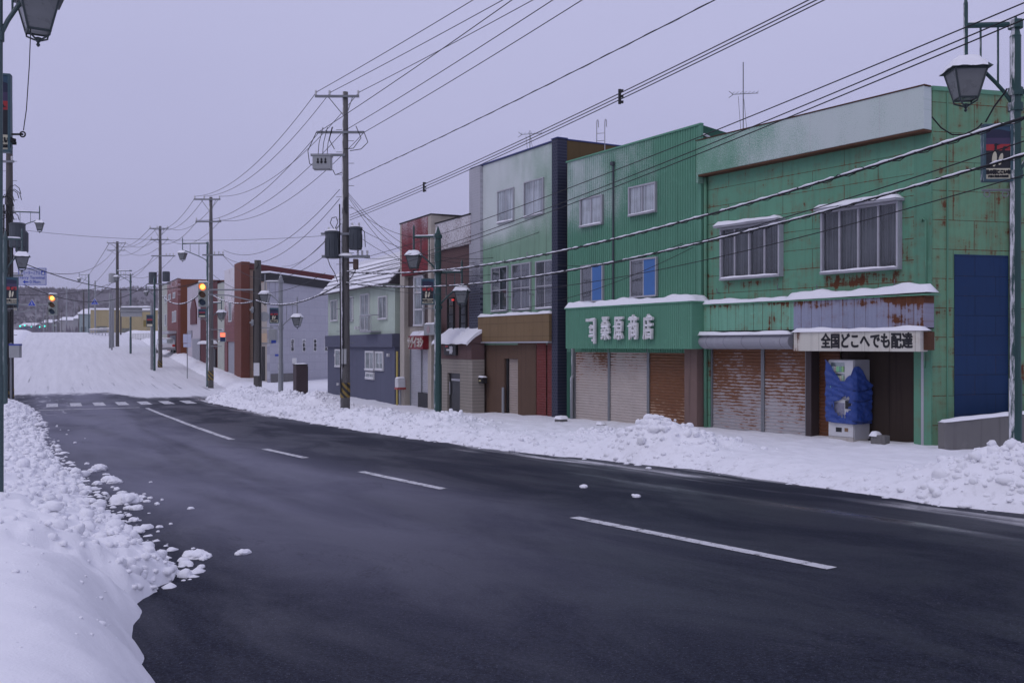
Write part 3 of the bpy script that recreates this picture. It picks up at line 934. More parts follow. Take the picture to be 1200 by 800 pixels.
def bare_tufts(name, pts, mat, hmin, hmax, seed, twigs=7, wide=.16):
    """many upright bare crowns: a thin trunk and a fan of twigs each"""
    rr = np.random.RandomState(seed); V = []; F = []
    for (x, y, z) in pts:
        h = rr.uniform(hmin, hmax); w = h*wide
        for k in range(twigs):
            a = rr.rand()*6.28; f = rr.uniform(.15, .5); r = rr.uniform(.3, 1.0)
            bx, by, bz = x, y, z + h*f*.5
            tx, ty, tz = x + math.cos(a)*w*r*1.4, y + math.sin(a)*w*r*1.4, z + h*rr.uniform(.55, 1.0)*(1 if wide < .2 else 1-.35*r)
            mx_, mz_ = .5*(bx+tx) + w*.5*math.cos(a), .5*(bz+tz)
            s_ = w*rr.uniform(.16, .34); ca, sa = -math.sin(a)*s_, math.cos(a)*s_
            n = len(V)
            V += [(bx, by, bz), (mx_+ca, .5*(by+ty)+sa, mz_), (tx, ty, tz), (mx_-ca, .5*(by+ty)-sa, mz_), (mx_, .5*(by+ty), mz_+s_*1.3)]
            F += [(n, n+1, n+2), (n, n+2, n+3), (n, n+4, n+1), (n+1, n+4, n+2), (n+2, n+4, n+3)]
        n = len(V); tw = h*.015
        V += [(x-tw, y, z-1), (x+tw, y, z-1), (x, y+tw, z-1), (x, y, z+h*.8)]
        F += [(n, n+1, n+3), (n+1, n+2, n+3), (n+2, n, n+3)]
    me = bpy.data.meshes.new(name); me.from_pydata(V, [], F)
    return link(name, me, mat)
rr = np.random.RandomState(11)
n = 15000
X = rr.uniform(-620, 420, n); Y = rr.uniform(600, 1000, n)
keep = fbm(X*.012, Y*.012, 3) > -.38
X, Y = X[keep], Y[keep]
# a snowy clearing near the ridge
cl = ((X+322)/22)**2 + ((Y-835)/40)**2 > 1
X, Y = X[cl], Y[cl]
Z = hillz(X, Y)
o = bare_tufts('bare_forest', list(zip(X, Y, Z)), M['twigs'], 3.2, 6.2, 4, 6, .34)
tag(o, 'dark brown bare winter forest covering the far hill', 'forest', kind='stuff')
# ------------------------------------------------------------ buildings
class Bld:
    """a street front: local x runs along the front towards the camera, y into the building, z up from its base"""
    def __init__(s, name, label, cat, pxR, dR, vp, pxL, base, group=None):
        r = Vector(((pxR-600)/FPX*dR, dR))
        dv = Vector((vp-600, FPX)).normalized()          # away from the camera
        k = (pxL-600)/FPX
        t = (r.x - k*r.y)/(k*dv.y - dv.x)
        l = r + dv*t
        s.L = l; s.W = t; s.X = -dv; s.Y = Vector((-s.X.y, s.X.x))
        s.base = base
        s.root = empty(name, label, cat, (l.x, l.y, base), math.atan2(s.X.y, s.X.x), group)
    def u(s, px, v=0.0):
        k = (px-600)/FPX
        o = s.L + s.Y*v
        return (k*o.y - o.x)/(s.X.x - k*s.X.y)
    def d(s, px, v=0.0):
        return s.L.y + s.Y.y*v + s.X.y*s.u(px, v)
    def z(s, px, py, v=0.0):
        return EYE - (py-HZ)/FPX*s.d(px, v) - s.base
    def rect(s, p0, p1, yt, yb, v=0.0, at=None):
        a = p0 if at is None else at
        return s.u(p0, v), s.u(p1, v), s.z(a, yb, v), s.z(a, yt, v)
    def world(s, u, v, z):
        p = s.L + s.X*u + s.Y*v
        return Vector((p.x, p.y, s.base + z))

def curtain_part(win, u0, u1, z0, z1, v, mat, folds=.16, rows=None):
    mb = MB(); n = max(6, int((u1-u0)/.04)); Pt = []
    rr = random.Random(int(u0*100+z0*37)); ph = rr.uniform(0, 6)
    for j in range(2):
        Pt.append([(u0+(u1-u0)*i/n, v+.007*math.sin(i*.9+ph)+.005*math.sin(i*.37+ph*2), z0 if j == 0 else z1) for i in range(n+1)])
    mb.grid(Pt)
    return mb.build('curtain', mat, win, smooth=True)

def window(root, u0, u1, z0, z1, v=0.0, panes=2, frame='alu', fw=.055, depth=.09, bars=(), curtain='curtain', glass='glass', hood=0.0, sill=0.0, fill=None):
    """frame with mullions standing proud of the wall, panes and a curtain behind them"""
    if u1 < u0: u0, u1 = u1, u0
    mb = MB()
    y0, y1 = v-depth, v+.004
    mb.box(u0, u1, y0, y1, z1-fw, z1); mb.box(u0, u1, y0-.02, y1, z0, z0+fw)
    mb.box(u0, u0+fw, y0, y1, z0+fw, z1-fw); mb.box(u1-fw, u1, y0, y1, z0+fw, z1-fw)
    for k in range(1, panes):
        x = u0+(u1-u0)*k/panes
        mb.box(x-fw*.42, x+fw*.42, y0+.012+.01*(k % 2), y1, z0+fw, z1-fw)
    for b in bars:
        z = z0+(z1-z0)*b
        mb.box(u0+fw, u1-fw, y0+.02, y1-.01, z-fw*.4, z+fw*.4)
    w = mb.build('window', M[frame], root, bevel=.006)
    g = MB(); yg = v-depth*.55
    for k in range(panes):
        a = u0+(u1-u0)*k/panes; b = u0+(u1-u0)*(k+1)/panes
        if fill and k in fill: continue
        tl = .004*math.sin(k*2.3+u0*5)
        g.face([(a+.02, yg+tl, z0+.02), (b-.02, yg-tl, z0+.02), (b-.02, yg-tl*1.2, z1-.02), (a+.02, yg+tl*.7, z1-.02)])
    if g.v: g.build('pane', M[glass], w)
    if fill:
        f = MB()
        for k in fill:
            a = u0+(u1-u0)*k/panes; b = u0+(u1-u0)*(k+1)/panes
            f.box(a+.02, b-.02, yg-.01, yg+.012, z0+.03, z1-.03)
        f.build('covered_pane', M[fill[list(fill)[0]]] if isinstance(fill, dict) else M['blue_panel'], w)
    if curtain:
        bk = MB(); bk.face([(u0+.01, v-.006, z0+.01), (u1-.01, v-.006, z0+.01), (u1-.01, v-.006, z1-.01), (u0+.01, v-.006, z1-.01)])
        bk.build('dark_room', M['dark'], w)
        curtain_part(w, u0+fw, u1-fw, z0+.04, z1-.04, v-depth*.28, M[curtain])
    if hood:
        h = MB(); h.box(u0-.06, u1+.06, v-depth-hood, v, z1+.004, z1+.05); h.build('hood', M[frame], w)
        sn = MB(); sn.snowcap(u0-.07, u1+.07, v-depth-hood-.02, v-.01, z1+.052, .095); sn.build('snow', M['snow'], w, smooth=True)
    if sill:
        sn = MB(); sn.snowcap(u0+.01, u1-.01, v-depth-.035, v-depth+.02, z0+fw*.9, .015+sill*.8, step=.08); sn.build('snow', M['snow'], w, smooth=True)
    return w

def corr_h(mb, u0, u1, z0, z1, v, pitch=.082, dep=.018):
    """horizontal slats"""
    n = max(2, int((z1-z0)/pitch)); Pt = []
    for i in range(n):
        for k in range(4):
            z = z0+(z1-z0)*(i+k/4)/n
            y = v - dep*math.sin(math.pi*k/4)
            Pt.append([(u0, y, z), (u1, y, z)])
    Pt.append([(u0, v, z1), (u1, v, z1)])
    mb.grid(Pt)
def corr_v(mb, u0, u1, zf0, zf1, v, pitch=.11, dep=.022):
    """vertical ribbed sheet"""
    n = max(2, int(abs(u1-u0)/pitch)); a = []; b = []
    for i in range(n):
        for (f, y) in ((0, 0), (.30, 0), (.40, -dep), (.80, -dep), (.90, 0)):
            x = u0+(u1-u0)*(i+f)/n
            a.append((x, v+y, zf0)); b.append((x, v+y, zf1))
    a.append((u1, v, zf0)); b.append((u1, v, zf1))
    mb.grid([a, b])

def shutter_part(root, u0, u1, z0, z1, v, mat, name='shutter', label=None, rail=True):
    mb = MB(); corr_h(mb, u0+.02, u1-.02, z0, z1, v)
    o = mb.build(name, mat, root)
    if rail:
        for (a, b, e) in ((u0-.02, u0+.03, 0), (u1-.03, u1+.02, .002)):
            r = MB(); r.box(a, b, v-.05-e, v+.03-e, z0, z1); r.build('guide_rail', M['steel_p'], o)
    if label: o['label'] = label
    return o

M['frame_grey'] = simple('weathered_white_frame', (.40, .40, .43), .5, .18, sc=7)
M['blue_panel'] = simple('blue_covered_pane', (.060, .165, .40), .55, .12)
GA = (.135, .318, .208)
M['a_side'] = wall('green_side_wall', (.145, .295, .175), .6, .18, .60, joints=(1.0, .62), axis='y', grime=.45, msize=.010)
M['a_fascia'] = wall('frosted_green_parapet', GA, .6, .15, .22, joints=(1.9, 9), offset=0, frost=(4.5, 6.6, .46), grime=.2, frost_min=.0, fscale=34, frost_k=.62, frostx=(-.5, 5.5, .55))
M['a_trim'] = wall('green_trim', mul(GA, .85), .6, .2, .45, grime=.5)
M['a_panel'] = wall('pale_green_canopy_sheet', (.19, .42, .29), .6, .15, .42, joints=(.30, 9), offset=0, grime=.4, rib=('h', .30), rustbox=((-1, 9, 3.27, 3.5, .10), (2.6, 3.2, 2, 4, .09), (-1, 9, 2.6, 2.74, .05)))
M['a_panel_grey'] = wall('peeling_grey_canopy_sheet', (.29, .31, .40), .6, .15, .42, joints=(.30, 9), offset=0, grime=.4, rib=('h', .30), rustbox=((-1, 9, 3.22, 3.5, .14), (5.9, 7, 2, 4, .10)))
M['a_blue'] = wall('dark_blue_painted_wall', (.012, .036, .100), .5, .25, 0.10, joints=(1.0, .42), axis='y', grime=.35, msize=.008)
M['a_gutter'] = wall('grey_shutter_housing', (.33, .33, .36), .5, .12, .18, joints=(.62, 9), offset=0, grime=.25)
M['sign_white'] = wall('rust_stained_white_sign', (.62, .60, .52), .5, .1, .34, rustbox=((2.4, 3.75, 2, 4, .085),), joints=(.62, 9), offset=0, grime=.25, msize=.006)
M['sh_rust1'] = shutter('rusty_grey_shutter', (.36, .35, .36), .74, (-.17, .05), (.15, .062, .028))
M['sh_rust2'] = shutter('grey_rusty_shutter', (.38, .37, .38), .70, (-.17, .05), (.15, .062, .028))
M['sh_brown'] = shutter('brown_rust_shutter', (.13, .06, .032), .62, (.0, .12))
M['tarp'] = None

# ---------------------------------------------------------------- A: green corner shop
A = Bld('corner_shop', 'green panelled two storey corner shop with frosted parapet and rusty shutters', 'building', 1092, 21.0, -162, 825, -.15)
ra = A.root; WA = A.W; TA = A.z(1090, 103)
M['a_wall'] = wall('green_block_wall', GA, .6, .16, .52, joints=(1.82, .46), grime=.35, msize=.010, rustbox=((A.u(966), A.u(1052), A.z(1000, 333), A.z(1000, 321), .10), (A.u(850), A.u(912), A.z(880, 336), A.z(880, 329), .06), (A.u(826), A.u(836), 1.5, 4.2, .07), (WA-.9, WA-.3, 2.6, 5.2, .035)))
sx, sy = .314, .949            # the side street leaves at a blunt angle
def a_side(t, z, off=0.0):     # point on the side wall
    return (WA + sx*t + sy*off, sy*t - sx*off, z)
uP, zP = A.u(1070), A.z(1070, 157)
mb = MB()                       # front wall above the canopy, then the ground floor around the openings
z_can = A.z(1060, 345)
z_head = A.z(940, 409)
mb.box(0, WA, 0, .25, z_can-.75, zP+.3)
uS0, uS1 = A.u(832), A.u(943)
uR0, uR1 = A.u(946), A.u(1083)
mb.box(-.02, uS0-.02, 0, .25, 0, z_can-.75)
mb.box(uR1+.02, WA, -.001, .25, 0, z_can-.75)
mb.build('front_wall', M['a_wall'], ra, bevel=.008)
mb = MB(); mb.prism([a_side(.02, 0), a_side(10, 0), a_side(10, TA-.05), a_side(.02, TA-.05)], (0, 0, 0), (-sy*.25, sx*.25, 0))
mb.build('side_wall', M['a_side'], ra)
mb = MB(); mb.prism([(0.02, .25, TA-1.0), (WA-.1, .25, TA-1.0), (WA+sx*10-.3, sy*10, TA-1.0), (.02, 9, TA-1.0)], (0, 0, 0), (0, 0, .12)); mb.build('roof', M['snow'], ra)
mb = MB(); mb.box(-.02, .22, .25, 9.2, 0, TA-.8); mb.prism([(0, 9.2, 0), (WA+sx*9.7, sy*10-.1, 0), (WA+sx*9.7, sy*10-.1, TA-.3), (0, 9.2, TA-.3)], (0, 0, 0), (0, -.2, 0)); mb.build('rear_wall', M['a_side'], ra)
mb = MB()                       # parapet standing out over the front, its soffit and two cheeks
mb.box(.06, WA+.0, -.28, .0-.004, zP, TA); mb.box(-.01, .06, -.285, .2, -.1+zP-.12, TA+.012); mb.build('parapet', M['a_fascia'], ra, bevel=.01)
mb = MB(); mb.box(-.02, WA+.03, -.30, -.06, TA+.004, TA+.025); mb.build('coping', M['rustm'], ra)
mb = MB(); mb.prism([a_side(.0, TA-.06, .03), a_side(10, TA-.06, .03), a_side(10, TA+.03, .03), a_side(.0, TA+.03, .03)], (0, 0, 0), (-sy*.3, sx*.3, 0)); mb.build('side_coping', M['a_trim'], ra)
mb = MB(); mb.box(.0, WA, -.27, -.004, zP-.05, zP-.004); mb.build('soffit', M['rustm'], ra)
mb = MB(); mb.box(WA-.42, WA-.002, -.014, -.003, .0, zP-.06); mb.build('corner_strip', M['a_trim'], ra)
mb = MB(); mb.tube([(.12, -.06, 0), (.12, -.06, zP-.06)], .05); mb.build('downpipe', M['a_trim'], ra, smooth=True)
# upper windows
for (p0, p1, yt, yb, n) in ((845, 915, 268, 329, 4), (963, 1054, 248, 322, 4)):
    u0, u1 = A.u(p0, -.1), A.u(p1, -.1)
    z0, z1 = A.z(p0, yb, -.1), A.z(p0, yt, -.1)
    window(ra, u0, u1, z0, z1, 0, n, 'frame_grey', .05, .16, curtain='curtain_d', glass='glass_d', hood=.16, sill=.03)
# rust runs below the big window
# canopy
uC0, uC1 = -.04, A.u(1083, -.35)
zC0, zC1 = A.z(930, 386, -.35), A.z(1000, 350, -.35)
uM = A.u(930, -.35)
mb = MB(); corr_v(mb, uC0, uM, zC0, zC1, -.35, .30, .014); mb.face([(uC0, -.35, zC0), (uC0, -.01, zC0), (uC0, -.01, zC1), (uC0, -.35, zC1)])
cn = mb.build('canopy', M['a_panel'], ra)
mb = MB(); corr_v(mb, uM, uC1, zC0, zC1, -.35, .24, .014); mb.face([(uC1, -.35, zC0), (uC1, -.01, zC0), (uC1, -.01, zC1), (uC1, -.35, zC1)])
o = mb.build('canopy_facing', M['a_panel_grey'], ra); o['label'] = 'peeling grey ribbed canopy facing with rust along its top'
mb = MB(); mb.box(uC0-.05, uC1+.16, -.40, -.004, zC1, zC1+.035); mb.build('canopy_top', M['a_trim'], ra)
mb = MB(); mb.snowcap(uC0-.05, uM-.2, -.40, -.01, zC1+.037, .11); mb.snowcap(uM-.25, uC1+.12, -.39, -.008, zC1+.038, .17, slope=.03); mb.build('canopy_snow', M['snow'], ra, smooth=True)
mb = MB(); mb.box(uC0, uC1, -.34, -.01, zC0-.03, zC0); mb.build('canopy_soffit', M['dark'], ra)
# rounded shutter housing on the left
zg1, zg0 = A.z(870, 390, -.5), A.z(870, 409, -.5)
mb = MB(); prof = []
for k in range(9):
    a = math.pi*k/8
    prof.append((0, -.34-.20*math.sin(a)**.7, zg1-.02-(zg1-zg0-.02)*k/8))
mb.prism(prof, (.0, 0, 0), (uM-.02, 0, 0)); mb.build('shutter_housing', M['a_gutter'], ra, bevel=.004)
mb = MB(); mb.snowcap(-.02, uM, -.54, -.36, zg1-.03, .06); mb.box(-.06, uM, -.56, -.36, zg1-.055, zg1-.032); mb.build('housing_snow', M['snow'], ra, smooth=True)
# sign box
us0, us1 = A.u(930, -.62), A.u(1078, -.62)
zs1, zs0 = A.z(1000, 388.5, -.62), A.z(1000, 411.5, -.62)
mb = MB(); mb.box(us0, us1, -.62, -.355, zs0, zs1)
sg = mb.build('sign_board', M['sign_white'], ra, bevel=.008); sg['label'] = 'rust stained white sign board with bold black lettering'
uc = (A.u(962, -.62)+A.u(1070, -.62))/2
text_mesh('lettering', '全国どこへでも配達', (zs1-zs0)*.80, M['black'], sg, facing(uc, -.624, (zs0+zs1)/2-.01), .004, .011, sx=(A.u(1070, -.62)-A.u(962, -.62))/((zs1-zs0)*.80*9.05))
mb = MB(); mb.snowcap(us0-.05, us1+.1, -.66, -.36, zs1+.004, .085); mb.build('sign_snow', M['snow'], ra, smooth=True)
mb = MB(); mb.box(us1+.004, us1+.16, -.50, -.36, zs0+.03, zs1-.02); mb.build('sign_end', M['rustm'], ra)
# two shutters
sB = .02
um = A.u(891)
shutter_part(ra, uS0, um, -.3, z_head+.10, .10, M['sh_rust1'], label='grey shutter with rust over most of its left half')
shutter_part(ra, um+.04, uS1, -.3, z_head+.10, .102, M['sh_rust2'], label='grey shutter with rust scattered over its upper half')
mb = MB(); mb.box(uS1+.03, uR0+.12, .0, .28, -.3, z_head+.15); mb.build('door_post', simple('dark_red_brown_post', (.05, .035, .035), .6, .2), ra)
# recess behind the vending machine
mb = MB(); corr_h(mb, uR0+.12, A.u(975), -.3, z_head+.1, .30); mb.build('recess_shutter', M['sh_brown'], ra)
mb = MB(); mb.box(A.u(975)-.02, uR1, .34, .40, .12, z_head+.2); mb.build('board_panel', M['wood_d'], ra)
mb = MB(); mb.box(A.u(975)-.02, uR1, .30, .42, -.3, .115); mb.build('board_kerb', M['rustm'], ra)
mb = MB(); mb.box(uR1-.06, uR1+.0, -.02, .02, -.3, z_head+.15); mb.build('recess_trim', M['alu'], ra)
mb = MB(); mb.box(uS0-.1, uR1, .0, .41, z_head+.16, z_head+.2); mb.build('lintel', M['dark'], ra)
# meter box and cables at the right of the sign
um_ = A.u(1090, -.12)
mb = MB(); mb.box(um_-.13, um_+.05, -.17, -.02, A.z(1090, 410, -.1), A.z(1090, 394, -.1)); mb.build('meter_box', simple('beige_meter_box', (.40, .39, .33), .5, .1), ra, bevel=.02)
mb = MB()
for k, (p, ya, yb_) in enumerate(((1100, 258, 430), (1103, 360, 440))):
    pass
u_ = WA-.12
mb.tube([(u_, -.03, A.z(1098, 257)), (u_, -.03, A.z(1098, 362))], .022); mb.tube([(u_-.03, -.035, A.z(1098, 362)), (u_-.03, -.035, A.z(1098, 431))], .018)
mb.tube([(u_, -.03, A.z(1098, 257)), (u_-.08, -.03, A.z(1098, 254)), (u_-.1, -.03, A.z(1098, 258))], .022)
mb.build('conduit', M['a_trim'], ra, smooth=True)
# bent pegs above the canopy, some with snow
mb = MB()
for p, y in ((812+30, 341), (868+45, 336), (960-1, 337), (1050, 331)):
    u_ = A.u(p, -.05); z_ = A.z(p, y, -.05)
    mb.tube([(u_, 0, z_-.05), (u_, -.10, z_-.05), (u_+.04, -.16, z_+.06)], .012)
mb.build('peg', M['steel_p'], ra)
# side wall: dark blue painted part, brown pipe, conduit
def tA(px):                      # distance along the side wall seen at a pixel
    dx = A.X*sx + A.Y*sy; r = A.L + A.X*WA; k = (px-600)/FPX
    return (k*r.y - r.x)/(dx.x - k*dx.y)
def zA(px, py):
    dx = A.X*sx + A.Y*sy; r = A.L + A.X*WA
    return EYE-(py-HZ)/FPX*(r.y+dx.y*tA(px))-A.base
t0, t1 = tA(1118), tA(1181)
mb = MB(); mb.prism([a_side(t0, 0, .004), a_side(t1, 0, .004), a_side(t1, zA(1118, 298), .004), a_side(t0, zA(1118, 298), .004)], (0, 0, 0), (sy*.012, -sx*.012, 0))
mb.build('painted_panel', M['a_blue'], ra)
mb = MB(); t_ = tA(1184); mb.tube([a_side(t_, 0, .06), a_side(t_, TA-1.5, .06)], .06); mb.build('side_pipe', simple('brown_pipe', (.10, .045, .03), .6, .3), ra, smooth=True)
mb = MB()
mb.prism([a_side(.36, -.1, .003), a_side(.36+.03, -.1, .003), a_side(.39, TA-.1, .003), a_side(.36, TA-.1, .003)], (0, 0, 0), (sy*.02, -sx*.02, 0)); mb.build('side_batten', M['a_trim'], ra)

# ---------------------------------------------------------------- B: green ribbed shop
GB = (.112, .275, .185)
M['b_wall'] = wall('ribbed_green_sheet', GB, .5, .12, .10, grime=.25, frost=(4.6, 6.9, .36), fscale=42, frostx=(7.0, .0, .45), frost_k=.65)
M['b_sign'] = wall('ribbed_green_fascia', mul(GB, 1.05), .5, .10, .06, grime=.2)
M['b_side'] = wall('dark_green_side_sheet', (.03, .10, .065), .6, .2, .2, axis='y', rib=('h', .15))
M['sh_cream1'] = shutter('cream_rust_spotted_shutter', (.43, .375, .335), .38, (-.16, .17), (.15, .062, .028))
M['sh_cream2'] = shutter('cream_shutter', (.44, .385, .345), .34, (-.16, .12), (.15, .062, .028))
M['sh_orange'] = shutter('orange_rusted_shutter', (.36, .26, .18), .80, (-.12, .16), (.15, .062, .026))
M['b_pillar'] = wall('brown_stained_pillar', (.17, .115, .10), .8, .3, .15, grime=.7)
B = Bld('ribbed_shop', 'green ribbed metal two storey shop with raised white kanji over three shutters', 'building', 822, 26.6, -88, 665, -.25)
rb = B.root; WB = B.W; TB = B.z(820, 147)
mb = MB(); corr_v(mb, 0, WB, 2.2, TB, 0, .105, .022)
mb.face([(0, 0, 0), (0, 3, 0), (0, 3, TB), (0, 0, TB)]); mb.build('front_wall', M['b_wall'], rb)
mb = MB(); mb.box(-.03, WB+.02, -.05, .06, TB+.002, TB+.05); mb.box(WB-.10, WB+.015, -.03, .05, 2.3, TB-.002); mb.build('edge_trim', M['b_sign'], rb)
zb1 = B.z(870, 150, 1.6)
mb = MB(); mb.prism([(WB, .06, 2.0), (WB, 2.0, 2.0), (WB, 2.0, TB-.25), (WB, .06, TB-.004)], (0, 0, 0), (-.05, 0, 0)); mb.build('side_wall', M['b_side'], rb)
mb = MB(); mb.tube([(WB+.03, .05, TB-.25), (WB+.03, 1.7, TB-.72)], .03, 6); mb.tube([(WB+.03, .05, TB-.42), (WB+.03, 1.7, TB-.95)], .03, 6); mb.build('side_brace', M['white'], rb)
mb = MB(); mb.box(.04, WB-.06, .07, 9, TB-1.3, TB-1.15); mb.build('roof', M['snow'], rb)
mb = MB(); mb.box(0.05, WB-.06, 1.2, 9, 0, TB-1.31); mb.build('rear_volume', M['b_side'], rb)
for (p0, p1, yt, yb, f) in ((682, 708, 233.5, 267.5, None), (739, 771, 220, 254.5, None), (683, 709, 311.5, 355, {1: 'blue_panel'}), (741, 772, 304.5, 349.5, {1: 'blue_panel'})):
    window(rb, B.u(p0), B.u(p1), B.z(p0, yb), B.z(p0, yt), -.022, 2, 'alu', .05, .08, curtain='curtain_d' if f else 'curtain', sill=.02 if not f else 0, fill=f)
mb = MB(); u_ = B.u(720.5)
mb.tube([(u_, -.06, B.z(720, 385)), (u_, -.06, B.z(720, 190))], .030); mb.box(u_-.08, u_+.05, -.12, -.03, B.z(720, 194), B.z(720, 190))
mb.build('vent_pipe', M['transf'], rb, smooth=False)
# signboard
vb = -.62
uB0, uB1 = B.u(663, vb), B.u(811, vb)
zq0, zq1 = B.z(735, 408.5, vb), B.z(735, 358.5, vb)
mb = MB(); corr_v(mb, uB0, uB1, zq0, zq1, vb, .085, .016)
mb.face([(uB1, vb, zq0), (uB1, -.03, zq0), (uB1, -.03, zq1), (uB1, vb, zq1)]); mb.face([(uB0, -.03, zq0), (uB0, vb, zq0), (uB0, vb, zq1), (uB0, -.03, zq1)])
mb.face([(uB0, vb, zq0), (uB0, -.03, zq0), (uB1, -.03, zq0), (uB1, vb, zq0)])
fb = mb.build('fascia', M['b_sign'], rb)
mb = MB(); mb.box(uB0-.03, uB1+.03, vb-.04, -.025, zq1, zq1+.04); mb.build('fascia_top', M['b_sign'], rb)
mb = MB(); mb.snowcap(uB0-.03, uB1+.03, vb-.03, -.03, zq1+.042, .17); mb.build('fascia_snow', M['snow'], rb, smooth=True)
M['letter'] = wall('snow_dusted_white_letters', (.62, .62, .60), .5, .1, .16, grime=.1, frost=(-5, -4, .3))
zt_ = B.z(735, 386, vb)
sz = B.z(735, 369, vb) - B.z(735, 399, vb)
LET = {}
chars = ((695, '与'), (710.5, '桑'), (726, '原'), (743, '商'), (760.5, '店'))
for (p, ch) in chars:
    LET[ch] = text_mesh('letter', ch, sz*(1.0 if ch != '与' else .74), M['letter'], fb, facing(B.u(p, vb-.1), vb-.12, zt_ - (0 if ch != '与' else .12)), .035, .016, sx=.60)
mb = MB(); u0 = B.u(688, vb-.1); u1 = B.u(698.5, vb-.1); zz1 = zt_+sz*.47
mb.box(u0, u1, vb-.155, vb-.085, zz1-.085, zz1); mb.box(u1-.085, u1, vb-.154, vb-.086, zt_-sz*.55, zz1-.086); mb.build('letter', M['letter'], fb)
for (p, ch) in chars:
    mb = MB(); u_ = B.u(p, vb-.1); r_ = random.Random(int(p))
    for k in range(3):
        z_ = zt_ + sz*(.44-.33*k)*(1 if k else 1); w_ = sz*r_.uniform(.14, .30); x_ = u_ + r_.uniform(-.06, .06)
        mb.snowcap(x_-w_, x_+w_, vb-.16, vb-.09, z_, .05, step=.05)
    mb.build('snow', M['snow'], LET[ch], smooth=True)
# ground floor
zsh = zq0 + .02
uu = [B.u(p) for p in (673, 713.5, 759.5, 807)]
for k, (mt, lb) in enumerate((('sh_cream1', 'cream shutter with rust along its top edge'), ('sh_cream2', 'cream shutter almost free of rust'), ('sh_orange', 'shutter rusted orange brown all over'))):
    shutter_part(rb, uu[k]+.02, uu[k+1]-.02, -.35, zsh+.15, .04+.001*k, M[mt], label=lb)
mb = MB(); mb.box(uu[3]+.03, WB+.02, -.18, .3, -.4, 2.35); mb.build('pillar', M['b_pillar'], rb, bevel=.01)
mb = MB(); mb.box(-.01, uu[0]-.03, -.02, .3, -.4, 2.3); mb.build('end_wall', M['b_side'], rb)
mb = MB(); mb.box(.0, WB, .12, .3, 2.0, 2.6); mb.build('lintel', M['dark'], rb)
mb = MB(); u_ = B.u(669.5, -.1); mb.tube([(u_, -.08, -.3), (u_, -.08, 1.35), (u_, -.02, 1.5)], .055); mb.tube([(u_, -.05, 1.4), (u_, -.05, zq0)], .045); mb.build('downpipe', M['steel'], rb, smooth=True)
# narrow wall between the two shops with the upright board
mb = MB(); mb.box(-.34, -.03, -.10, .3, -.4, 2.35); mb.build('joint_post', wall('green_joint_post', (.12, .20, .10), .7, .25, .5, grime=.5), ra)
p_ = A.world(-.20, -.125, 0)
vs_ = empty('upright_sign', 'narrow upright white board with small black writing between the two green shops', 'sign', (p_.x, p_.y, A.base), A.root.rotation_euler.z)
zv0, zv1 = A.z(823, 479), A.z(823, 413)
mb = MB(); mb.box(-.085, .085, -.02, .02, zv0, zv1); mb.build('board', M['white'], vs_, bevel=.004)
text_mesh('lettering', '\n'.join('北海道知事許可第五号指定店舗'), (zv1-zv0)/17.0, M['black'], vs_, facing(0, -.0235, (zv0+zv1)/2+.55*(zv1-zv0)/17*0), .001, .002, lines=1.12)

# ---------------------------------------------------------------- C: tall light green shop with dark tiled pillars
GC = (.215, .35, .245)
M['c_wall'] = wall('pale_green_render', GC, .65, .14, .06, grime=.55, frost=(4.9, 7.2, .46), fscale=34, frostx=(8.0, .5, .62), frost_k=.66)
M['c_pillar'] = wall('dark_blue_lattice_tile', (.028, .032, .055), .35, .2, 0, joints=(.13, .10), mortar=(.07, .075, .105), msize=.010, grime=.1, offset=.5)
M['c_pillar_l'] = wall('frosted_lattice_tile', (.028, .032, .055), .35, .2, 0, joints=(.13, .10), mortar=(.13, .135, .17), msize=.010, grime=.1, frost=(2.6, 6.6, .46), offset=.5, fscale=26, frost_k=.5)
M['c_band'] = wall('brown_panel_band', (.20, .135, .07), .55, .12, .05, joints=(.62, .47), offset=0, grime=.4)
M['c_brown'] = wall('speckled_brown_wall', (.115, .072, .05), .8, .25, joints=(.95, 9), offset=0, grime=.3)
M['c_wing'] = wall('brown_wing_wall', (.105, .07, .03), .7, .2, axis='y', grime=.3)
M['sh_red'] = shutter('dark_red_shutter', (.15, .028, .022), .12, (-.2, -.1))
M['sh_beige'] = shutter('beige_shutter', (.36, .30, .26), .15, (-.2, -.1))
Cb = Bld('tall_shop', 'tall pale green shop between dark blue lattice tiled pillars with red shutters below', 'building', 657, 32.6, -60, 553, -.35)
rc = Cb.root; WC = Cb.W; TC = Cb.z(651, 165)
uL1 = Cb.u(566); uR0_ = Cb.u(650)
mb = MB(); mb.box(uL1, uR0_, 0, .25, Cb.z(600, 404), TC-.02); mb.build('front_wall', M['c_wall'], rc)
mb = MB(); mb.box(0, uL1-.002, -.12, .25, -.4, TC-.03); mb.build('pillar', M['c_pillar_l'], rc, bevel=.01)['label'] = 'lattice tiled pillar whitened by blown snow'
mb = MB(); mb.box(uR0_+.002, WC, -.12, .25, -.4, TC+.02); mb.build('pillar', M['c_pillar'], rc, bevel=.01)
mb = MB(); mb.box(WC-.18, WC-.002, .255, 2.75, 2.0, TC-.02); mb.build('wing_wall', M['c_wing'], rc)
mb = MB(); mb.box(-.02, uR0_, -.06, .26, TC-.012, TC+.03); mb.box(uR0_-.01, WC+.02, -.14, .27, TC+.024, TC+.06); mb.box(WC-.2, WC+.02, .27, 2.77, TC-.01, TC+.03); mb.build('coping', simple('blue_coping', (.03, .045, .16), .5, .2), rc)
mb = MB(); mb.box(.1, WC-.2, .26, 10, 0, TC-1.2); mb.build('rear_volume', M['c_brown'], rc)
mb = MB(); mb.box(.05, WC-.19, .26, 10, TC-1.19, TC-1.02); mb.build('roof', M['snow'], rc)
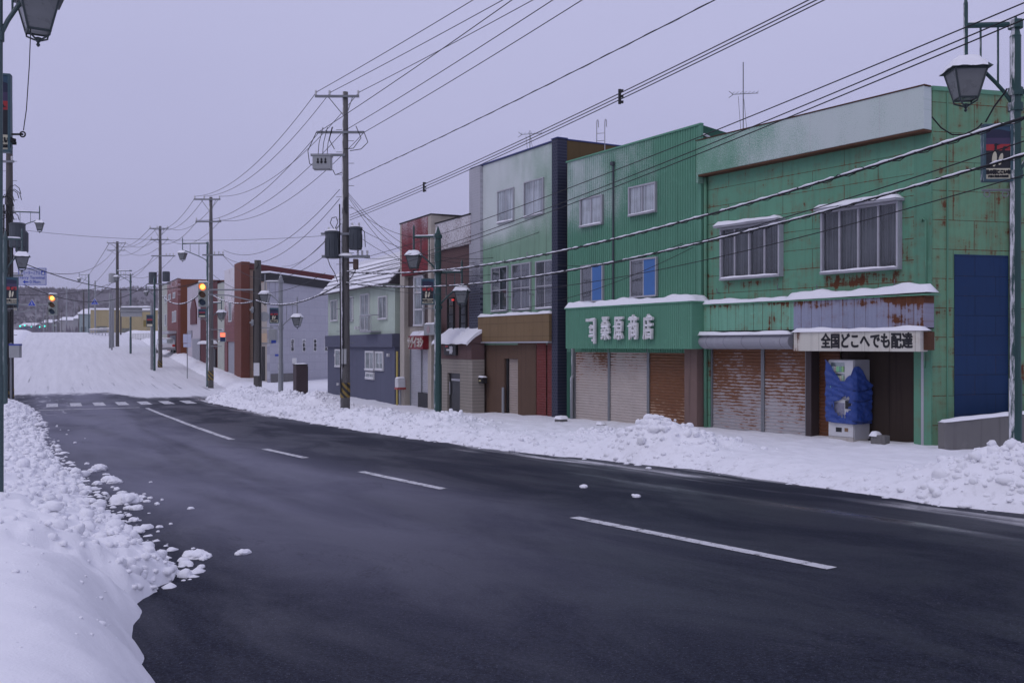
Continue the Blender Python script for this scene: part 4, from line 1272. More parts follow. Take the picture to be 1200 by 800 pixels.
for (p0, p1, yt, yb) in ((584, 603, 224.5, 263), (615, 638, 214, 256)):
    window(rc, Cb.u(p0), Cb.u(p1), Cb.z(p0, yb), Cb.z(p0, yt), 0, 2, 'alu', .045, .06, curtain='curtain', sill=.03)
for (p0, p1, yt, yb) in ((577, 596, 314, 366), (601, 623, 310, 364.5), (629, 650, 306.5, 363)):
    window(rc, Cb.u(p0), Cb.u(p1), Cb.z(p0, yb), Cb.z(p0, yt), 0, 2, 'alu', .05, .07, bars=(.48,), curtain='curtain_d', sill=.02)
zb0, zb1 = Cb.z(610, 400, -.22), Cb.z(610, 369, -.22)
mb = MB(); mb.box(uL1+.004, uR0_-.004, -.22, -.004, zb0, zb1); mb.build('band', M['c_band'], rc, bevel=.008)
mb = MB(); mb.box(uL1+.002, uR0_-.002, -.26, -.002, zb0-.05, zb0-.003); mb.build('band_trim', M['alu'], rc)
mb = MB(); mb.snowcap(uL1+.01, uR0_-.01, -.24, -.01, zb1+.003, .10); mb.build('band_snow', M['snow'], rc, smooth=True)
zg = zb0-.055
# ground floor: wall pieces around the door
pd0, pd1 = Cb.u(590.5), Cb.u(607.5)
zd = Cb.z(590, 420)
mb = MB(); mb.box(uL1, pd0, 0.02, .25, -.4, zg); mb.box(pd0, pd1, .02, .25, zd, zg); mb.box(pd1, Cb.u(628.5), -.02, .25, -.4, zg); mb.build('ground_floor_wall', M['c_brown'], rc)
mb = MB(); mb.box(pd0-.02, pd0+.10, .10, .3, -.4, zd); mb.build('door_jamb', M['dark'], rc)
shutter_part(rc, pd0+.12, pd1, -.4, zd, .16, M['sh_beige'], 'door_shutter', rail=False)
ur = [Cb.u(p) for p in (628.8, 641, 652.5)]
shutter_part(rc, ur[0], ur[1]-.015, -.4, zg, .0, M['sh_red'], rail=False); shutter_part(rc, ur[1]+.015, ur[2], -.4, zg, .001, M['sh_red'], rail=False)
mb = MB(); mb.tube([(pd0+.03, -.05, -.3), (pd0+.03, -.05, 1.0)], .05); mb.build('snowy_pipe', M['steel'], rc)
pm = Cb.world(Cb.u(566, -.22), -.24, Cb.z(566, 449, -.22))
mbx = empty('mailbox', 'small black mailbox capped with snow on the lattice pillar', 'mailbox', pm, rc.rotation_euler.z)
mb = MB(); mb.box(-.17, .17, -.10, .11, 0, .22); mb.build('body', M['black'], mbx, bevel=.01)
mb = MB(); mb.box(-.10, .06, -.106, -.098, .07, .13); mb.build('slot', simple('yellow_slot_plate', (.45, .40, .22), .5), mbx)
mb = MB(); mb.snowcap(-.19, .19, -.12, .11, .222, .08, step=.06); mb.build('snow', M['snow'], mbx, smooth=True)
mb = MB()
for z_ in (2.9, 2.55, 2.05):
    mb.lathe([(.02, -.15), (.11, -.13), (.13, 0), (.11, .13), (.02, .15)], (-.16, -.30, z_), 10)
mb.build('snowed_duct', M['snow'], rc, smooth=True)
# white angle brackets on the C front
mb = MB()
for p, y in ((596, 308), (623, 300), (597, 348), (624, 345)):
    u_ = Cb.u(p, -.05); z_ = Cb.z(p, y, -.05); mb.tube([(u_, 0, z_), (u_-.02, -.22, z_+.02), (u_-.02, -.22, z_+.12)], .018, 6)
mb.build('wall_hook', M['steel'], rc)
# ---------------------------------------------------------------- D2: brown brick bar, D1: red topped shop
M['d_brick'] = wall('brown_brick', (.125, .072, .068), .8, .2, 0, joints=(.22, .075), mortar=(.15, .12, .12), msize=.008, grime=.3)
M['d_par'] = wall('frosted_brick_parapet', (.12, .05, .04), .8, .2, .2, joints=(.22, .075), mortar=(.15, .12, .12), grime=.3, frost=(3.5, 7.4, .40), fscale=12)
M['d_cream'] = wall('cream_siding', (.30, .27, .23), .7, .12, 0, joints=(9, .12), grime=.3, offset=0)
D = Bld('brick_bar', 'brown brick bar with two slit windows and a deep snow covered porch roof', 'building', 554, 38.0, 0, 512, -.5)
rd = D.root; WD = D.W; TD = D.z(553, 252)
zp = D.z(530, 291)
mb = MB(); mb.box(0, WD, 0, 9, 2.2, zp); mb.build('front_wall', M['d_brick'], rd)
mb = MB(); mb.box(-.02, WD+.02, -.12, 9.05, zp+.003, TD); mb.build('parapet', M['d_par'], rd, bevel=.01)
mb = MB(); mb.box(-.04, WD+.03, -.15, 9.06, TD+.002, TD+.05); mb.build('coping', M['dark'], rd)
for (p0, p1) in ((525.7, 533.3), (540, 548)):
    w = window(rd, D.u(p0), D.u(p1), D.z(p0, 389), D.z(p0, 349), 0, 1, 'dark', .05, .08, bars=(.25, .5, .75), curtain='curtain_d', glass='glass_d', sill=.03)
vd = -.55
ud0, ud1 = D.u(515, vd), D.u(552.5, vd)
ze1, ze0, zd1 = D.z(530, 402, vd), D.z(530, 420.5, vd), D.z(530, 437, vd)
mb = MB(); mb.box(ud0-.2, ud1+.0, vd, -.02, ze0, ze1); mb.build('porch_fascia', M['d_brick'], rd)
zr1 = D.z(530, 387, 0)
mb = MB(); mb.prism([(0, vd-.18, ze1+.004), (0, -.01, ze1+.004), (0, -.01, zr1)], (ud0-.25, 0, 0), (ud1-ud0+.28, 0, 0)); mb.build('porch_roof', M['d_brick'], rd)
mb = MB(); Pt = []
for j in range(7):
    f = j/6; Pt.append([(ud0-.28+(ud1-ud0+.33)*i/14, vd-.22+(-vd+.2)*f, ze1+.03+(zr1-ze1+.06)*f+.035*math.sin(math.pi*min(1, f*1.2+.12))+.015*math.sin(i*1.7+j)) for i in range(15)])
mb.grid(Pt); Pb = [(p[0], p[1], p[2]-.08) for p in Pt[0]]; mb.grid([Pb, Pt[0]]); mb.grid([[(r[0][0], r[0][1], r[0][2]-.13) for r in Pt], [r[0] for r in Pt]]); mb.grid([[r[-1] for r in Pt], [(r[-1][0], r[-1][1], r[-1][2]-.13) for r in Pt]])
mb.build('porch_snow', M['snow'], rd, smooth=True)
dd0, dd1 = D.u(523.5, vd), D.u(538, vd)
mb = MB(); mb.box(ud0, dd0-.01, vd+.03, -.02, -.3, ze0-.003); mb.box(dd1+.01, ud1, vd+.03, -.02, -.3, ze0-.003); mb.box(dd0-.008, dd1+.008, vd+.034, -.02, zd1, ze0-.004); mb.build('porch_wall', M['d_cream'], rd)
mb = MB(); mb.box(dd0, dd1, vd+.12, vd+.18, -.3, zd1); dr = mb.build('door', simple('black_door', (.012, .014, .016), .3, .2), rd)
mb = MB(); mb.tube([(dd0+.12, vd+.08, .75), (dd0+.12, vd+.08, 1.25)], .02); mb.box(dd0+.2, dd1-.15, vd+.112, vd+.119, 1.3, 1.38); mb.build('handle', M['alu'], dr)
mb = MB(); su0, su1 = D.u(520, vd-.1), D.u(534, vd-.1); sz0, sz1 = D.z(527, 416, vd-.1), D.z(527, 403.5, vd-.1)
mb.box(su0, su1, vd-.10, vd-.003, sz0, sz1); sb = mb.build('bar_sign', M['black'], rd, bevel=.01)
text_mesh('lettering', '一醉', (sz1-sz0)*.72, M['white'], sb, facing((su0+su1)/2, vd-.104, (sz0+sz1)/2-.03), .003, .02)
mb = MB(); mb.box(su0+.15, su0+.42, vd-.106, vd-.101, sz1-.10, sz1-.05); mb.build('red_mark', simple('red_mark', (.5, .03, .03), .5), sb)
mb = MB(); u_ = D.u(531, -.1); z_ = D.z(531, 351.5, -.1); mb.box(u_-.07, u_+.08, -.14, -.09, z_-.03, z_+.04); mb.build('red_lamp', emis('red_sign_lamp', (1, .05, .04), .6), rd)

M['d1_red'] = wall('red_panel_frosted', (.21, .030, .035), .55, .15, 0, joints=(9, .35), offset=0, grime=.25, frost=(4.4, 8.4, .30), fscale=18)
M['d1_cream'] = wall('cream_render', (.44, .40, .34), .7, .12, .05, grime=.4)
D1 = Bld('red_topped_shop', 'narrow cream shop with a red upper panel, red sign and silver shutters', 'building', 512, 41.0, 20, 475, -.5)
re_ = D1.root; W1 = D1.W; T1 = D1.z(510, 252)
ul = D1.u(480); urr = D1.u(508)
mb = MB(); mb.box(0, ul, -.25, .2, -.3, T1-.02); mb.box(urr, W1, -.25, .2, -.3, T1-.02); mb.box(ul, urr, .0, .2, 2.2, T1-.3); mb.build('front_wall', M['d1_cream'], re_)
z_r = D1.z(495, 321)
mb = MB(); mb.box(ul-.28, urr-.003, -.27, -.02, z_r, T1-.03); mb.build('red_panel', M['d1_red'], re_, bevel=.01)
mb = MB(); mb.box(-.02, W1+.02, -.28, 9.0, T1-.02, T1+.03); mb.build('coping', M['dark'], re_)
mb = MB(); mb.box(.02, W1-.02, .2, 9, -.3, T1-.03); mb.build('rear_volume', M['d1_cream'], re_)
zw0, zw1 = D1.z(495, 382), z_r-.05
mb = MB(); mb.box(ul, D1.u(487), -.06, -.005, zw0, zw1); mb.box(D1.u(499), urr, -.062, -.006, zw0, zw1); mb.build('brown_panel', simple('brown_slat_panel', (.07, .05, .045), .7, .3), re_)
window(re_, D1.u(487)+.03, D1.u(499)-.03, zw0, zw1, -.002, 1, 'white', .08, .12, bars=(.33, .66), curtain='curtain', glass='glass')
zs_1, zs_0 = D1.z(495, 393, -.5), D1.z(495, 409, -.5)
mb = MB(); mb.box(D1.u(479, -.5), urr+.1, -.52, -.02, zs_0, zs_1); sg = mb.build('red_sign', simple('red_sign_panel', (.22, .012, .018), .4, .1), re_, bevel=.01)
text_mesh('lettering', 'サグイヨシ', (zs_1-zs_0)*.82, wall('gold_letters', (.42, .33, .20), .5, .2, 0, frost=(-5, -4, .34)), sg, facing((D1.u(480, -.5)+urr)/2, -.53, (zs_0+zs_1)/2-.03), .02, .02, sx=.78)
mb = MB(); mb.snowcap(D1.u(480, -.5), D1.u(489, -.5), -.5, -.05, zs_1+.003, .16); mb.snowcap(D1.u(490, -.5), D1.u(496, -.5), -.5, -.05, zs_1+.004, .17); mb.build('sign_snow', M['snow'], re_, smooth=True)
u0, u1 = D1.u(497, -.45), D1.u(509, -.45); z0, z1 = zs_1+.01, D1.z(502, 380, -.45)
ac = empty('air_conditioner', 'pale grey air conditioner unit with snow cap standing on the red shop sign', 'air conditioner', D1.world((u0+u1)/2, -.32, z0), re_.rotation_euler.z)
w_ = u1-u0; h_ = z1-z0
mb = MB(); mb.box(-w_/2, w_/2, -.15, .16, 0.0, h_); mb.build('case', M['box_grey'], ac, bevel=.015)
mb = MB(); mb.tube([(-.05, -.152, h_*.5), (-.05, -.165, h_*.5)], h_*.36, 20); mb.build('fan_grille', simple('pinkish_fan_grille', (.36, .27, .28), .6, .2), ac)
mb = MB(); mb.snowcap(-w_/2, w_/2, -.15, .16, h_+.002, .08); mb.build('snow', M['snow'], ac, smooth=True)
for a, b in ((483, 496), (496.2, 510)):
    shutter_part(re_, D1.u(a), D1.u(b), -.3, zs_0-.01, -.05 if a < 490 else -.051, M['alu'], rail=True)
mb = MB(); mb.box(D1.u(493), D1.u(506), -.13, -.075, -.3, D1.z(500, 460)); mb.build('low_hatch', M['black'], re_)
mb = MB(); mb.tube([(-.1, -.35, -.3), (-.1, -.35, 2.4)], .05); mb.build('yellow_pipe', simple('yellow_pipe', (.45, .36, .10), .5), re_)

# ---------------------------------------------------------------- E: blue-grey and pale green house
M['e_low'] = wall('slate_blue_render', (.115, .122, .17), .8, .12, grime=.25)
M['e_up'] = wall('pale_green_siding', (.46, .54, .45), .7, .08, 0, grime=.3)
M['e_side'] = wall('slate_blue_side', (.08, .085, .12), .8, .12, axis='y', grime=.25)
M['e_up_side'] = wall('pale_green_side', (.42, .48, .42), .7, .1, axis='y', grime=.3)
E = Bld('slate_house', 'two storey house, slate blue below and pale green above, under a snow striped roof', 'house', 462.5, 45.0, 45, 384, -.75)
rr_ = E.root; WE = E.W
zm = E.z(425, 392); zt = E.z(425, 337)
DE = 8.0
mb = MB(); mb.box(0, WE, 0, .25, -.1, zm); mb.build('lower_wall', M['e_low'], rr_)
mb = MB(); mb.box(-.05, WE+.05, -.14, .26, zm-.62, zm-.004); mb.build('storey_band', M['e_low'], rr_, bevel=.01)
mb = MB(); mb.box(.02, WE-.02, .02, .25, zm+.002, zt); mb.build('upper_wall', M['e_up'], rr_)
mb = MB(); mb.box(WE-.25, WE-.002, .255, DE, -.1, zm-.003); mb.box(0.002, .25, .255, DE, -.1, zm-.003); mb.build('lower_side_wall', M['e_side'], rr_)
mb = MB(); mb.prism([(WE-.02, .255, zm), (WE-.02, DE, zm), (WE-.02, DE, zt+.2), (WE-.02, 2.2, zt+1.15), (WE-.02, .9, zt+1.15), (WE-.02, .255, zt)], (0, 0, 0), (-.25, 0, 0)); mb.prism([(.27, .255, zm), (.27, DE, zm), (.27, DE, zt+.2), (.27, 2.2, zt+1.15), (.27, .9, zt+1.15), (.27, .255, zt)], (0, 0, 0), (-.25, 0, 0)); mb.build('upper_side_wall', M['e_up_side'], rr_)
mb = MB(); mb.box(.1, WE-.1, DE-.2, DE, -.1, zt+.2); mb.build('rear_wall', M['e_side'], rr_)
# steep front roof in courses, snow held on every course
ztop = E.z(425, 309.5, .9)
nc = 6
mb = MB(); ms = MB()
for k in range(nc):
    f0, f1 = k/nc, (k+1)/nc
    y0 = -.38 + 1.3*f0; y1 = -.38+1.3*f1
    z0 = zt-.06+(ztop-zt+.06)*f0; z1 = zt-.06+(ztop-zt+.06)*f1
    mb.prism([(0, y0, z0), (0, y1+.05, z1-.02), (0, y1+.05, z1-.06), (0, y0, z0-.06)], (-.3, 0, 0), (WE+.6, 0, 0))
    ms.prism([(0, y0-.02, z0+.012), (0, y0-.03, z0+.05), (0, y1-.115, z1-.04), (0, y1-.09, z1-.11)], (-.29, 0, 0), (WE+.58, 0, 0))
mb.build('roof', simple('dark_grey_roofing', (.06, .055, .06), .6, .2), rr_)
ms.build('roof_snow', M['snow'], rr_)
mb = MB(); mb.prism([(0, .92, ztop-.02), (0, DE+.3, zt+.1), (0, DE+.3, zt+.32), (0, .92, ztop+.16)], (-.3, 0, 0), (WE+.6, 0, 0)); mb.build('rear_roof', M['snow'], rr_)
mb = MB(); mb.prism([(0, -.36, zt-.12), (0, .95, ztop-.05), (0, 1.05, ztop-.05), (0, .3, zt-.12)], (WE+.301, 0, 0), (.05, 0, 0)); mb.build('verge', simple('dark_verge', (.04, .035, .04), .6), rr_)
for (p0, p1, yt, yb, n) in ((388, 396, 352, 377, 2), (408.5, 414, 348, 377, 1), (423, 433, 345, 388, 2), (444, 454, 347.5, 375, 2)):
    window(rr_, E.u(p0), E.u(p1), E.z(p0, yb), E.z(p0, yt), .02, n, 'white', .06, .08, curtain='curtain', sill=.02)
for (p0, p1, yt, yb, n) in ((393.5, 400, 409, 430, 1), (429, 439, 411, 434, 2), (441, 450, 411.5, 434, 2), (429.5, 439, 435.5, 444, 2)):
    window(rr_, E.u(p0), E.u(p1), E.z(p0, yb), E.z(p0, yt), 0, n, 'white', .09, .07, curtain='curtain', sill=.02)
b0, b1 = E.u(421.5, -.5), E.u(434.5, -.5); zb_0 = E.z(428, 388, -.4)
mb = MB(); mb.box(b0, b1, -.5, .0, zb_0-.05, zb_0)
for k in range(9):
    x_ = b0+(b1-b0)*k/8; mb.box(x_-.012, x_+.012, -.5, -.475, zb_0, zb_0+.72)
mb.box(b0, b1, -.51, -.465, zb_0+.72, zb_0+.77); mb.box(b0, b0+.03, -.46, .0, zb_0+.724, zb_0+.766); mb.box(b1-.03, b1, -.46, .0, zb_0+.724, zb_0+.766)
mb.build('balcony', M['alu'], rr_)
mb = MB()
for p, y in ((418, 384), (421, 384), (397, 450), (402, 451), (456, 416), (394, 416), (408, 452)):
    u_ = E.u(p); z_ = E.z(p, y); mb.box(u_-.08, u_+.08, -.10, .0, z_-.07, z_+.07)
mb.build('vent_cap', M['white'], rr_)
# ------------------------------------------------------------ farther buildings
def simple_bld(name, label, pxR, dR, vp, pxL, base, top, walls, depth=8, group=None):
    """front wall, side wall on the near end, snow roof; top = pixel row of the roof edge at the near end"""
    b = Bld(name, label, 'building', pxR, dR, vp, pxL, base, group)
    b.H = b.z(pxR, top)
    mb = MB(); mb.box(0, b.W, 0, .25, -.3, b.H); mb.build('front_wall', M[walls[0]], b.root)
    mb = MB(); mb.box(b.W-.25, b.W-.001, .252, depth, -.3, b.H-.02); mb.box(0.001, .25, .252, depth, -.3, b.H-.02); mb.build('side_wall', M[walls[1]], b.root)
    mb = MB(); mb.box(.255, b.W-.255, .255, depth-.05, b.H-.5, b.H-.35); mb.build('roof', M['snow'], b.root)
    mb = MB(); mb.box(-.04, b.W+.04, -.06, .27, b.H+.002, b.H+.05); mb.build('coping', M['dark'], b.root)
    return b
M['f_pink'] = wall('frosted_red_brown_front', (.22, .10, .10), .7, .15, 0, joints=(1.2, .5), grime=.3, frost=(1.5, 7.4, .46), fscale=3)
M['f_pillar'] = wall('red_brown_pillar', (.165, .060, .042), .6, .12, .05, grime=.3)
M['f_side'] = wall('beige_brown_side', (.30, .205, .15), .7, .15, .10, axis='x', joints=(1.5, .8), grime=.4)
M['maroon'] = simple('dark_maroon_fascia', (.10, .02, .022), .6, .15)
M['g_block'] = wall('lavender_white_block_wall', (.42, .42, .46), .7, .06, 0, joints=(1.1, .55), grime=.12, msize=.012, mortar=(.30, .30, .36))
M['g_front'] = wall('beige_front', (.42, .38, .33), .7, .12, 0, grime=.3)
M['i_red'] = wall('dull_red_front', (.21, .085, .08), .65, .12, 0, grime=.3, frost=(2, 9, .30), fscale=3)
M['i_side'] = wall('orange_brown_side', (.18, .060, .028), .6, .12, .1, axis='y', grime=.3)
M['h_white'] = wall('pale_pink_render', (.48, .44, .47), .7, .1, 0, grime=.25, frost=(3, 8, .25))
M['h_mar'] = wall('maroon_cladding', (.10, .022, .022), .6, .15, 0, grime=.3)
M['h_pale'] = wall('pale_cream_front', (.42, .44, .38), .7, .1, 0, grime=.3)
M['grey_sh'] = shutter('grey_metal_cladding', (.30, .30, .33), .1, (-.2, -.2))

# F: red-brown building on the corner of the side street
F = Bld('corner_store', 'red brown corner building with a frosted pink front and dark maroon eaves', 'building', 284.5, 71.5, 40, 263, -.35)
rf = F.root; WF = F.W; TF = F.z(285, 307)
uF = F.u(276.5)
mb = MB(); mb.box(0, uF, .0, .2, 2.8, TF-.1); mb.box(0, F.u(266), .01, .2, -.3, 2.79); mb.build('front_wall', M['f_pink'], rf)
mb = MB(); mb.box(F.u(266)+.01, uF, .1, .2, -.3, 2.79); mb.build('shop_front', M['grey_sh'], rf)
mb = MB(); mb.box(uF+.002, WF, -.12, .5, -.3, TF+.05); mb.build('pillar', M['f_pillar'], rf, bevel=.02)
window(rf, F.u(268.5), F.u(272), F.z(270, 377), F.z(270, 354), .0, 1, 'white', .08, .06)
# gable side: faces the side street; coordinates along the depth
DF = 9.5
mb = MB(); mb.prism([(WF-.1, .505, -.3), (WF-.1, DF, -.3), (WF-.1, DF, TF-1.55), (WF-.1, .505, TF-.45)], (0, 0, 0), (-.25, 0, 0)); mb.build('side_wall', wall('beige_brown_gable', (.30, .205, .15), .7, .15, .12, axis='y', joints=(1.5, .8), grime=.4), rf)
mb = MB(); mb.prism([(WF+.02, .505, TF-.45), (WF+.02, DF+.2, TF-1.58), (WF+.02, DF+.2, TF-1.1), (WF+.02, .505, TF-.02)], (0, 0, 0), (-.2, 0, 0)); mb.build('eaves', M['maroon'], rf)
mb = MB(); mb.prism([(0.02, .5, TF-.38), (WF-.2, .5, TF-.38), (WF-.2, DF, TF-1.5), (.02, DF, TF-1.5)], (0, 0, 0), (0, 0, .1)); mb.box(.01, .2, .5, DF, -.3, TF-1.6); mb.build('roof', M['snow'], rf)
mb = MB(); mb.box(WF-.095, WF-.02, 1.3, 2.7, 2.2, 2.55); mb.box(WF-.095, WF-.03, 1.6, 2.6, 2.9, 4.7); mb.box(WF-.095, WF-.03, 1.7, 3.2, -.2, 2.1); mb.build('side_opening', M['dark'], rf)

# G: block walled annexe, its long wall along the side street
class Side:
    pass
gx0 = P(316, 440, 67.0); gx1 = P(392, 428, 72.5)
g0 = Vector((gx0.x, gx0.y)); g1 = Vector((gx1.x, gx1.y))
dirg = (g1-g0).normalized(); WG = (g1-g0).length + 4
G = empty('block_annexe', 'low annexe with a long lavender white block wall, dark eaves and four white notice strips', 'building', (g0.x, g0.y, -.1), math.atan2(dirg.y, dirg.x))
hg0 = (HZ-327)/FPX*67.0 + EYE + .1; hg1 = (HZ-338)/FPX*72.5 + EYE + .1
mb = MB(); mb.prism([(0, 0, -.4), (WG, 0, -.4), (WG, 0, hg1-.2), (0, 0, hg0)], (0, 0, 0), (0, .25, 0)); mb.build('long_wall', M['g_block'], G)
mb = MB(); mb.prism([(-.1, -.12, hg0-.12), (WG+.1, -.12, hg1-.32), (WG+.1, -.12, hg1+.28), (-.1, -.12, hg0+.42)], (0, 0, 0), (0, .9, 0)); mb.build('eaves', M['black'], G)
mb = MB(); mb.prism([(-.1, -.125, hg0+.43), (WG+.1, -.125, hg1+.29), (WG+.1, -.125, hg1+.40), (-.1, -.125, hg0+.54)], (0, 0, 0), (0, .9, 0)); mb.build('roof_snow', M['snow'], G)
vv = Vector((-.43, .90)).normalized(); fx, fy = vv.dot(dirg), vv.dot(Vector((-dirg.y, dirg.x)))
def gq(q, e=0.0): return (fx*q - fy*e*0, fy*q, 0)
mb = MB(); L3 = 2.9
mb.prism([(0.01, .02, -.4), (fx*L3, fy*L3, -.4), (fx*L3, fy*L3, hg0-.1), (.01, .02, hg0-.1)], (0, 0, 0), (.2, .0, 0)); mb.build('front_wall', M['g_front'], G)
mb = MB(); mb.prism([(.2, .3, hg0-.12), (WG, .3, hg1-.32), (WG+fx*L3, fy*L3, hg1-.32), (fx*L3+.2, fy*L3, hg0-.12)], (0, 0, 0), (0, 0, .08)); mb.build('roof', M['snow'], G)
mb = MB(); mb.prism([(fx*1.5-.01, fy*1.5, -.4), (fx*2.5-.01, fy*2.5, -.4), (fx*2.5-.01, fy*2.5, 2.2), (fx*1.5-.01, fy*1.5, 2.2)], (0, 0, 0), (-.04, -.03, 0)); mb.build('doorway', M['dark'], G)
mb = MB(); mb.prism([(fx*.4-.02, fy*.4, 2.45), (fx*2.6-.02, fy*2.6, 2.45), (fx*2.6-.02, fy*2.6, 3.1), (fx*.4-.02, fy*.4, 3.1)], (0, 0, 0), (-.22, -.16, 0)); mb.build('sign_panel', simple('yellowish_sign', (.50, .36, .22), .5, .2), G)
kk = WG/((392-316)+0)
for px, ch in ((342.5, '店生飲'), (356, '小料理'), (369, '季酒味'), (382, '美食処')):
    # along the wall: solve for the pixel
    k = (px-600)/FPX; u = (k*g0.y - g0.x)/(dirg.x - k*dirg.y)
    d = g0.y + dirg.y*u
    z1 = EYE+.1-(397-HZ)/FPX*d; z0 = EYE+.1-(412-HZ)/FPX*d
    mb = MB(); mb.box(u-.17, u+.17, -.03, -.003, z0, z1); nb = mb.build('notice_strip', M['white'], G)
    text_mesh('lettering', '\n'.join(ch), .27, M['black'], nb, facing(u, -.034, (z0+z1)/2-.02), .001, .012)
mb = MB(); mb.box(.1, 3.5, -.06, -.004, -.4, .35); mb.build('plinth', M['concrete'], G)
mb = MB(); k = (326-600)/FPX; u = (k*g0.y-g0.x)/(dirg.x-k*dirg.y); mb.box(u-.3, u+.3, -.03, -.004, 1.55, 1.68); mb.build('blue_plate', simple('blue_plate', (.03, .06, .35), .5), G)

# H: maroon building, pale building with a pointed arch window, narrow cream building
Hp = simple_bld('cream_house', 'narrow pale cream building squeezed beside the frosted red brown corner building', 262.8, F.L.y+.15, 40, 255, -.3, 330, ('h_pale', 'h_pale'))
window(Hp.root, Hp.u(257), Hp.u(262), Hp.z(260, 400), Hp.z(260, 385), 0, 2, 'white', .1, .06)
Hm = simple_bld('maroon_house', 'dark maroon clad building behind the concrete pole with the traffic signal', 254.8, Hp.L.y+.15, 40, 235, -.2, 329, ('h_mar', 'h_mar'))
mb = MB(); mb.box(Hm.u(250), Hm.u(254), -.12, -.01, .0, 2.1); mb.build('door', M['black'], Hm.root)
mb = MB(); mb.snowcap(Hm.u(238), Hm.u(255), -.5, -.02, 2.6, .15); mb.box(Hm.u(238), Hm.u(255), -.5, -.01, 2.5, 2.59); mb.build('porch', M['snow'], Hm.root)
Hw = simple_bld('arch_window_house', 'pale pink white building with a tall dark pointed arch window', 234.8, Hm.L.y+.15, 40, 219.5, 0.0, 331, ('h_white', 'h_white'))
u0, u1 = Hw.u(224.3), Hw.u(231); z0, z1 = Hw.z(227, 380), Hw.z(227, 349)
mb = MB(); pts = [(u0, 0, z0), (u1, 0, z0), (u1, 0, z0+(z1-z0)*.55)]
for k in range(1, 8): f = k/8; pts.append((u1+(u0-u1)*.5*f, 0, z0+(z1-z0)*(.55+.45*math.sin(f*1.45)/math.sin(1.45))))
pts.append(((u0+u1)/2, 0, z1))
for k in range(7, 0, -1): f = k/8; pts.append((u0+(u1-u0)*.5*f, 0, z0+(z1-z0)*(.55+.45*math.sin(f*1.45)/math.sin(1.45))))
pts.append((u0, 0, z0+(z1-z0)*.55))
mb.prism(pts, (0, -.12, 0), (0, .115, 0)); mb.build('arch_window', M['maroon'], Hw.root)
mb = MB(); corr_h(mb, Hw.u(226), Hw.u(235), -.2, Hw.z(227, 397), -.05); mb.box(Hw.u(220.5), Hw.u(225.5), -.1, -.01, 2.9, 3.6); mb.build('shop_front', M['grey_sh'], Hw.root)
# I: dull red building with orange-brown flank
I = simple_bld('red_house', 'dull red two storey building with an orange brown flank beside the arch window house', 208.5, 100.5, 40, 196, .75, 326.5, ('i_red', 'i_side'), 9)
I.root['label'] = 'dull red building with small white windows and an orange brown flank'
for p0, p1, yt, yb in ((203.2, 205.6, 343, 350), (202.4, 204.0, 365, 378), (205.0, 206.6, 364, 377.5), (198, 200.5, 345, 352)):
    window(I.root, I.u(p0), I.u(p1), I.z(p0, yb), I.z(p0, yt), 0, 1, 'white', .10, .08)
mb = MB(); corr_h(mb, I.u(200), I.u(206.5), -.3, I.z(204, 393), -.06); mb.build('shop_front', M['grey_sh'], I.root)
mb = MB(); mb.box(I.u(197), I.u(207), -.8, -.02, I.z(204, 391), I.z(204, 388)); mb.build('canopy', M['alu'], I.root)
J = simple_bld('cream_shop', 'pale cream building just beyond the dull red one, mostly behind the poles', 198, 114.0, 40, 189, 1.3, 331, ('h_pale', 'h_pale'), 9)
for p0, p1, yt, yb in ((193.5, 195.5, 346, 355), (193.5, 195.6, 368, 382)):
    window(J.root, J.u(p0), J.u(p1), J.z(p0, yb), J.z(p0, yt), 0, 1, 'white', .10, .08)
# yellow-beige hall behind the crest
M['y_wall'] = wall('yellow_beige_hall_wall', (.36, .30, .17), .7, .1, 0, joints=(6, 30), offset=0, grime=.35, frost=(6, 11, .2), fscale=1)
Yb = empty('yellow_hall', 'long low yellow beige hall standing beyond the crest of the road', 'building', (P(106, 380, 196).x, 196, 2.6), .10)
mb = MB(); mb.box(0, 13.6, 0, 14, -1, 6.6); mb.build('wall', M['y_wall'], Yb)
mb = MB(); mb.box(-.2, 13.8, -.2, 14.2, 6.61, 6.95); mb.build('roof', M['snow'], Yb)
mb = MB(); mb.box(1.2, 3.2, -.05, -.004, 1.2, 3.4); mb.box(6, 7.5, -.05, -.004, 1.2, 3.0); mb.box(10.5, 12, -.06, -.004, 3.6, 4.4); mb.build('window', M['glass_d'], Yb)
# white fence panels by the hall
for nm, px0, px1, y, d, col in (('guard_rail', 104, 131, 386, 150, 'alu'), ('white_fence', 155, 177, 391, 140, 'white')):
    a = P(px0, y, d); b = P(px1, y, d-6); dv = b-a
    lb = 'pale steel guard rail bending along the crest of the road' if nm == 'guard_rail' else 'low white panel fence above the snow near the hall'
    e = empty(nm, lb, 'fence', (a.x, a.y, a.z-.9), math.atan2(dv.y, dv.x))
    L_ = Vector((dv.x, dv.y)).length
    n = 7
    for k in range(n+1):
        mb = MB(); mb.tube([(L_*k/n, .08, -.4), (L_*k/n, .08, .95)], .05, 6); mb.build('post', M['steel_p'], e)
    for z_ in (.35, .75) if nm == 'guard_rail' else (.25, .45, .65, .85):
        mb = MB(); mb.box(0, L_, -.02, .03, z_-.08, z_+.08); mb.build('rail', M[col], e)
    mb = MB(); mb.snowcap(0, L_, -.04, .06, .94, .10, step=.4); mb.build('snow', M['snow'], e, smooth=True)

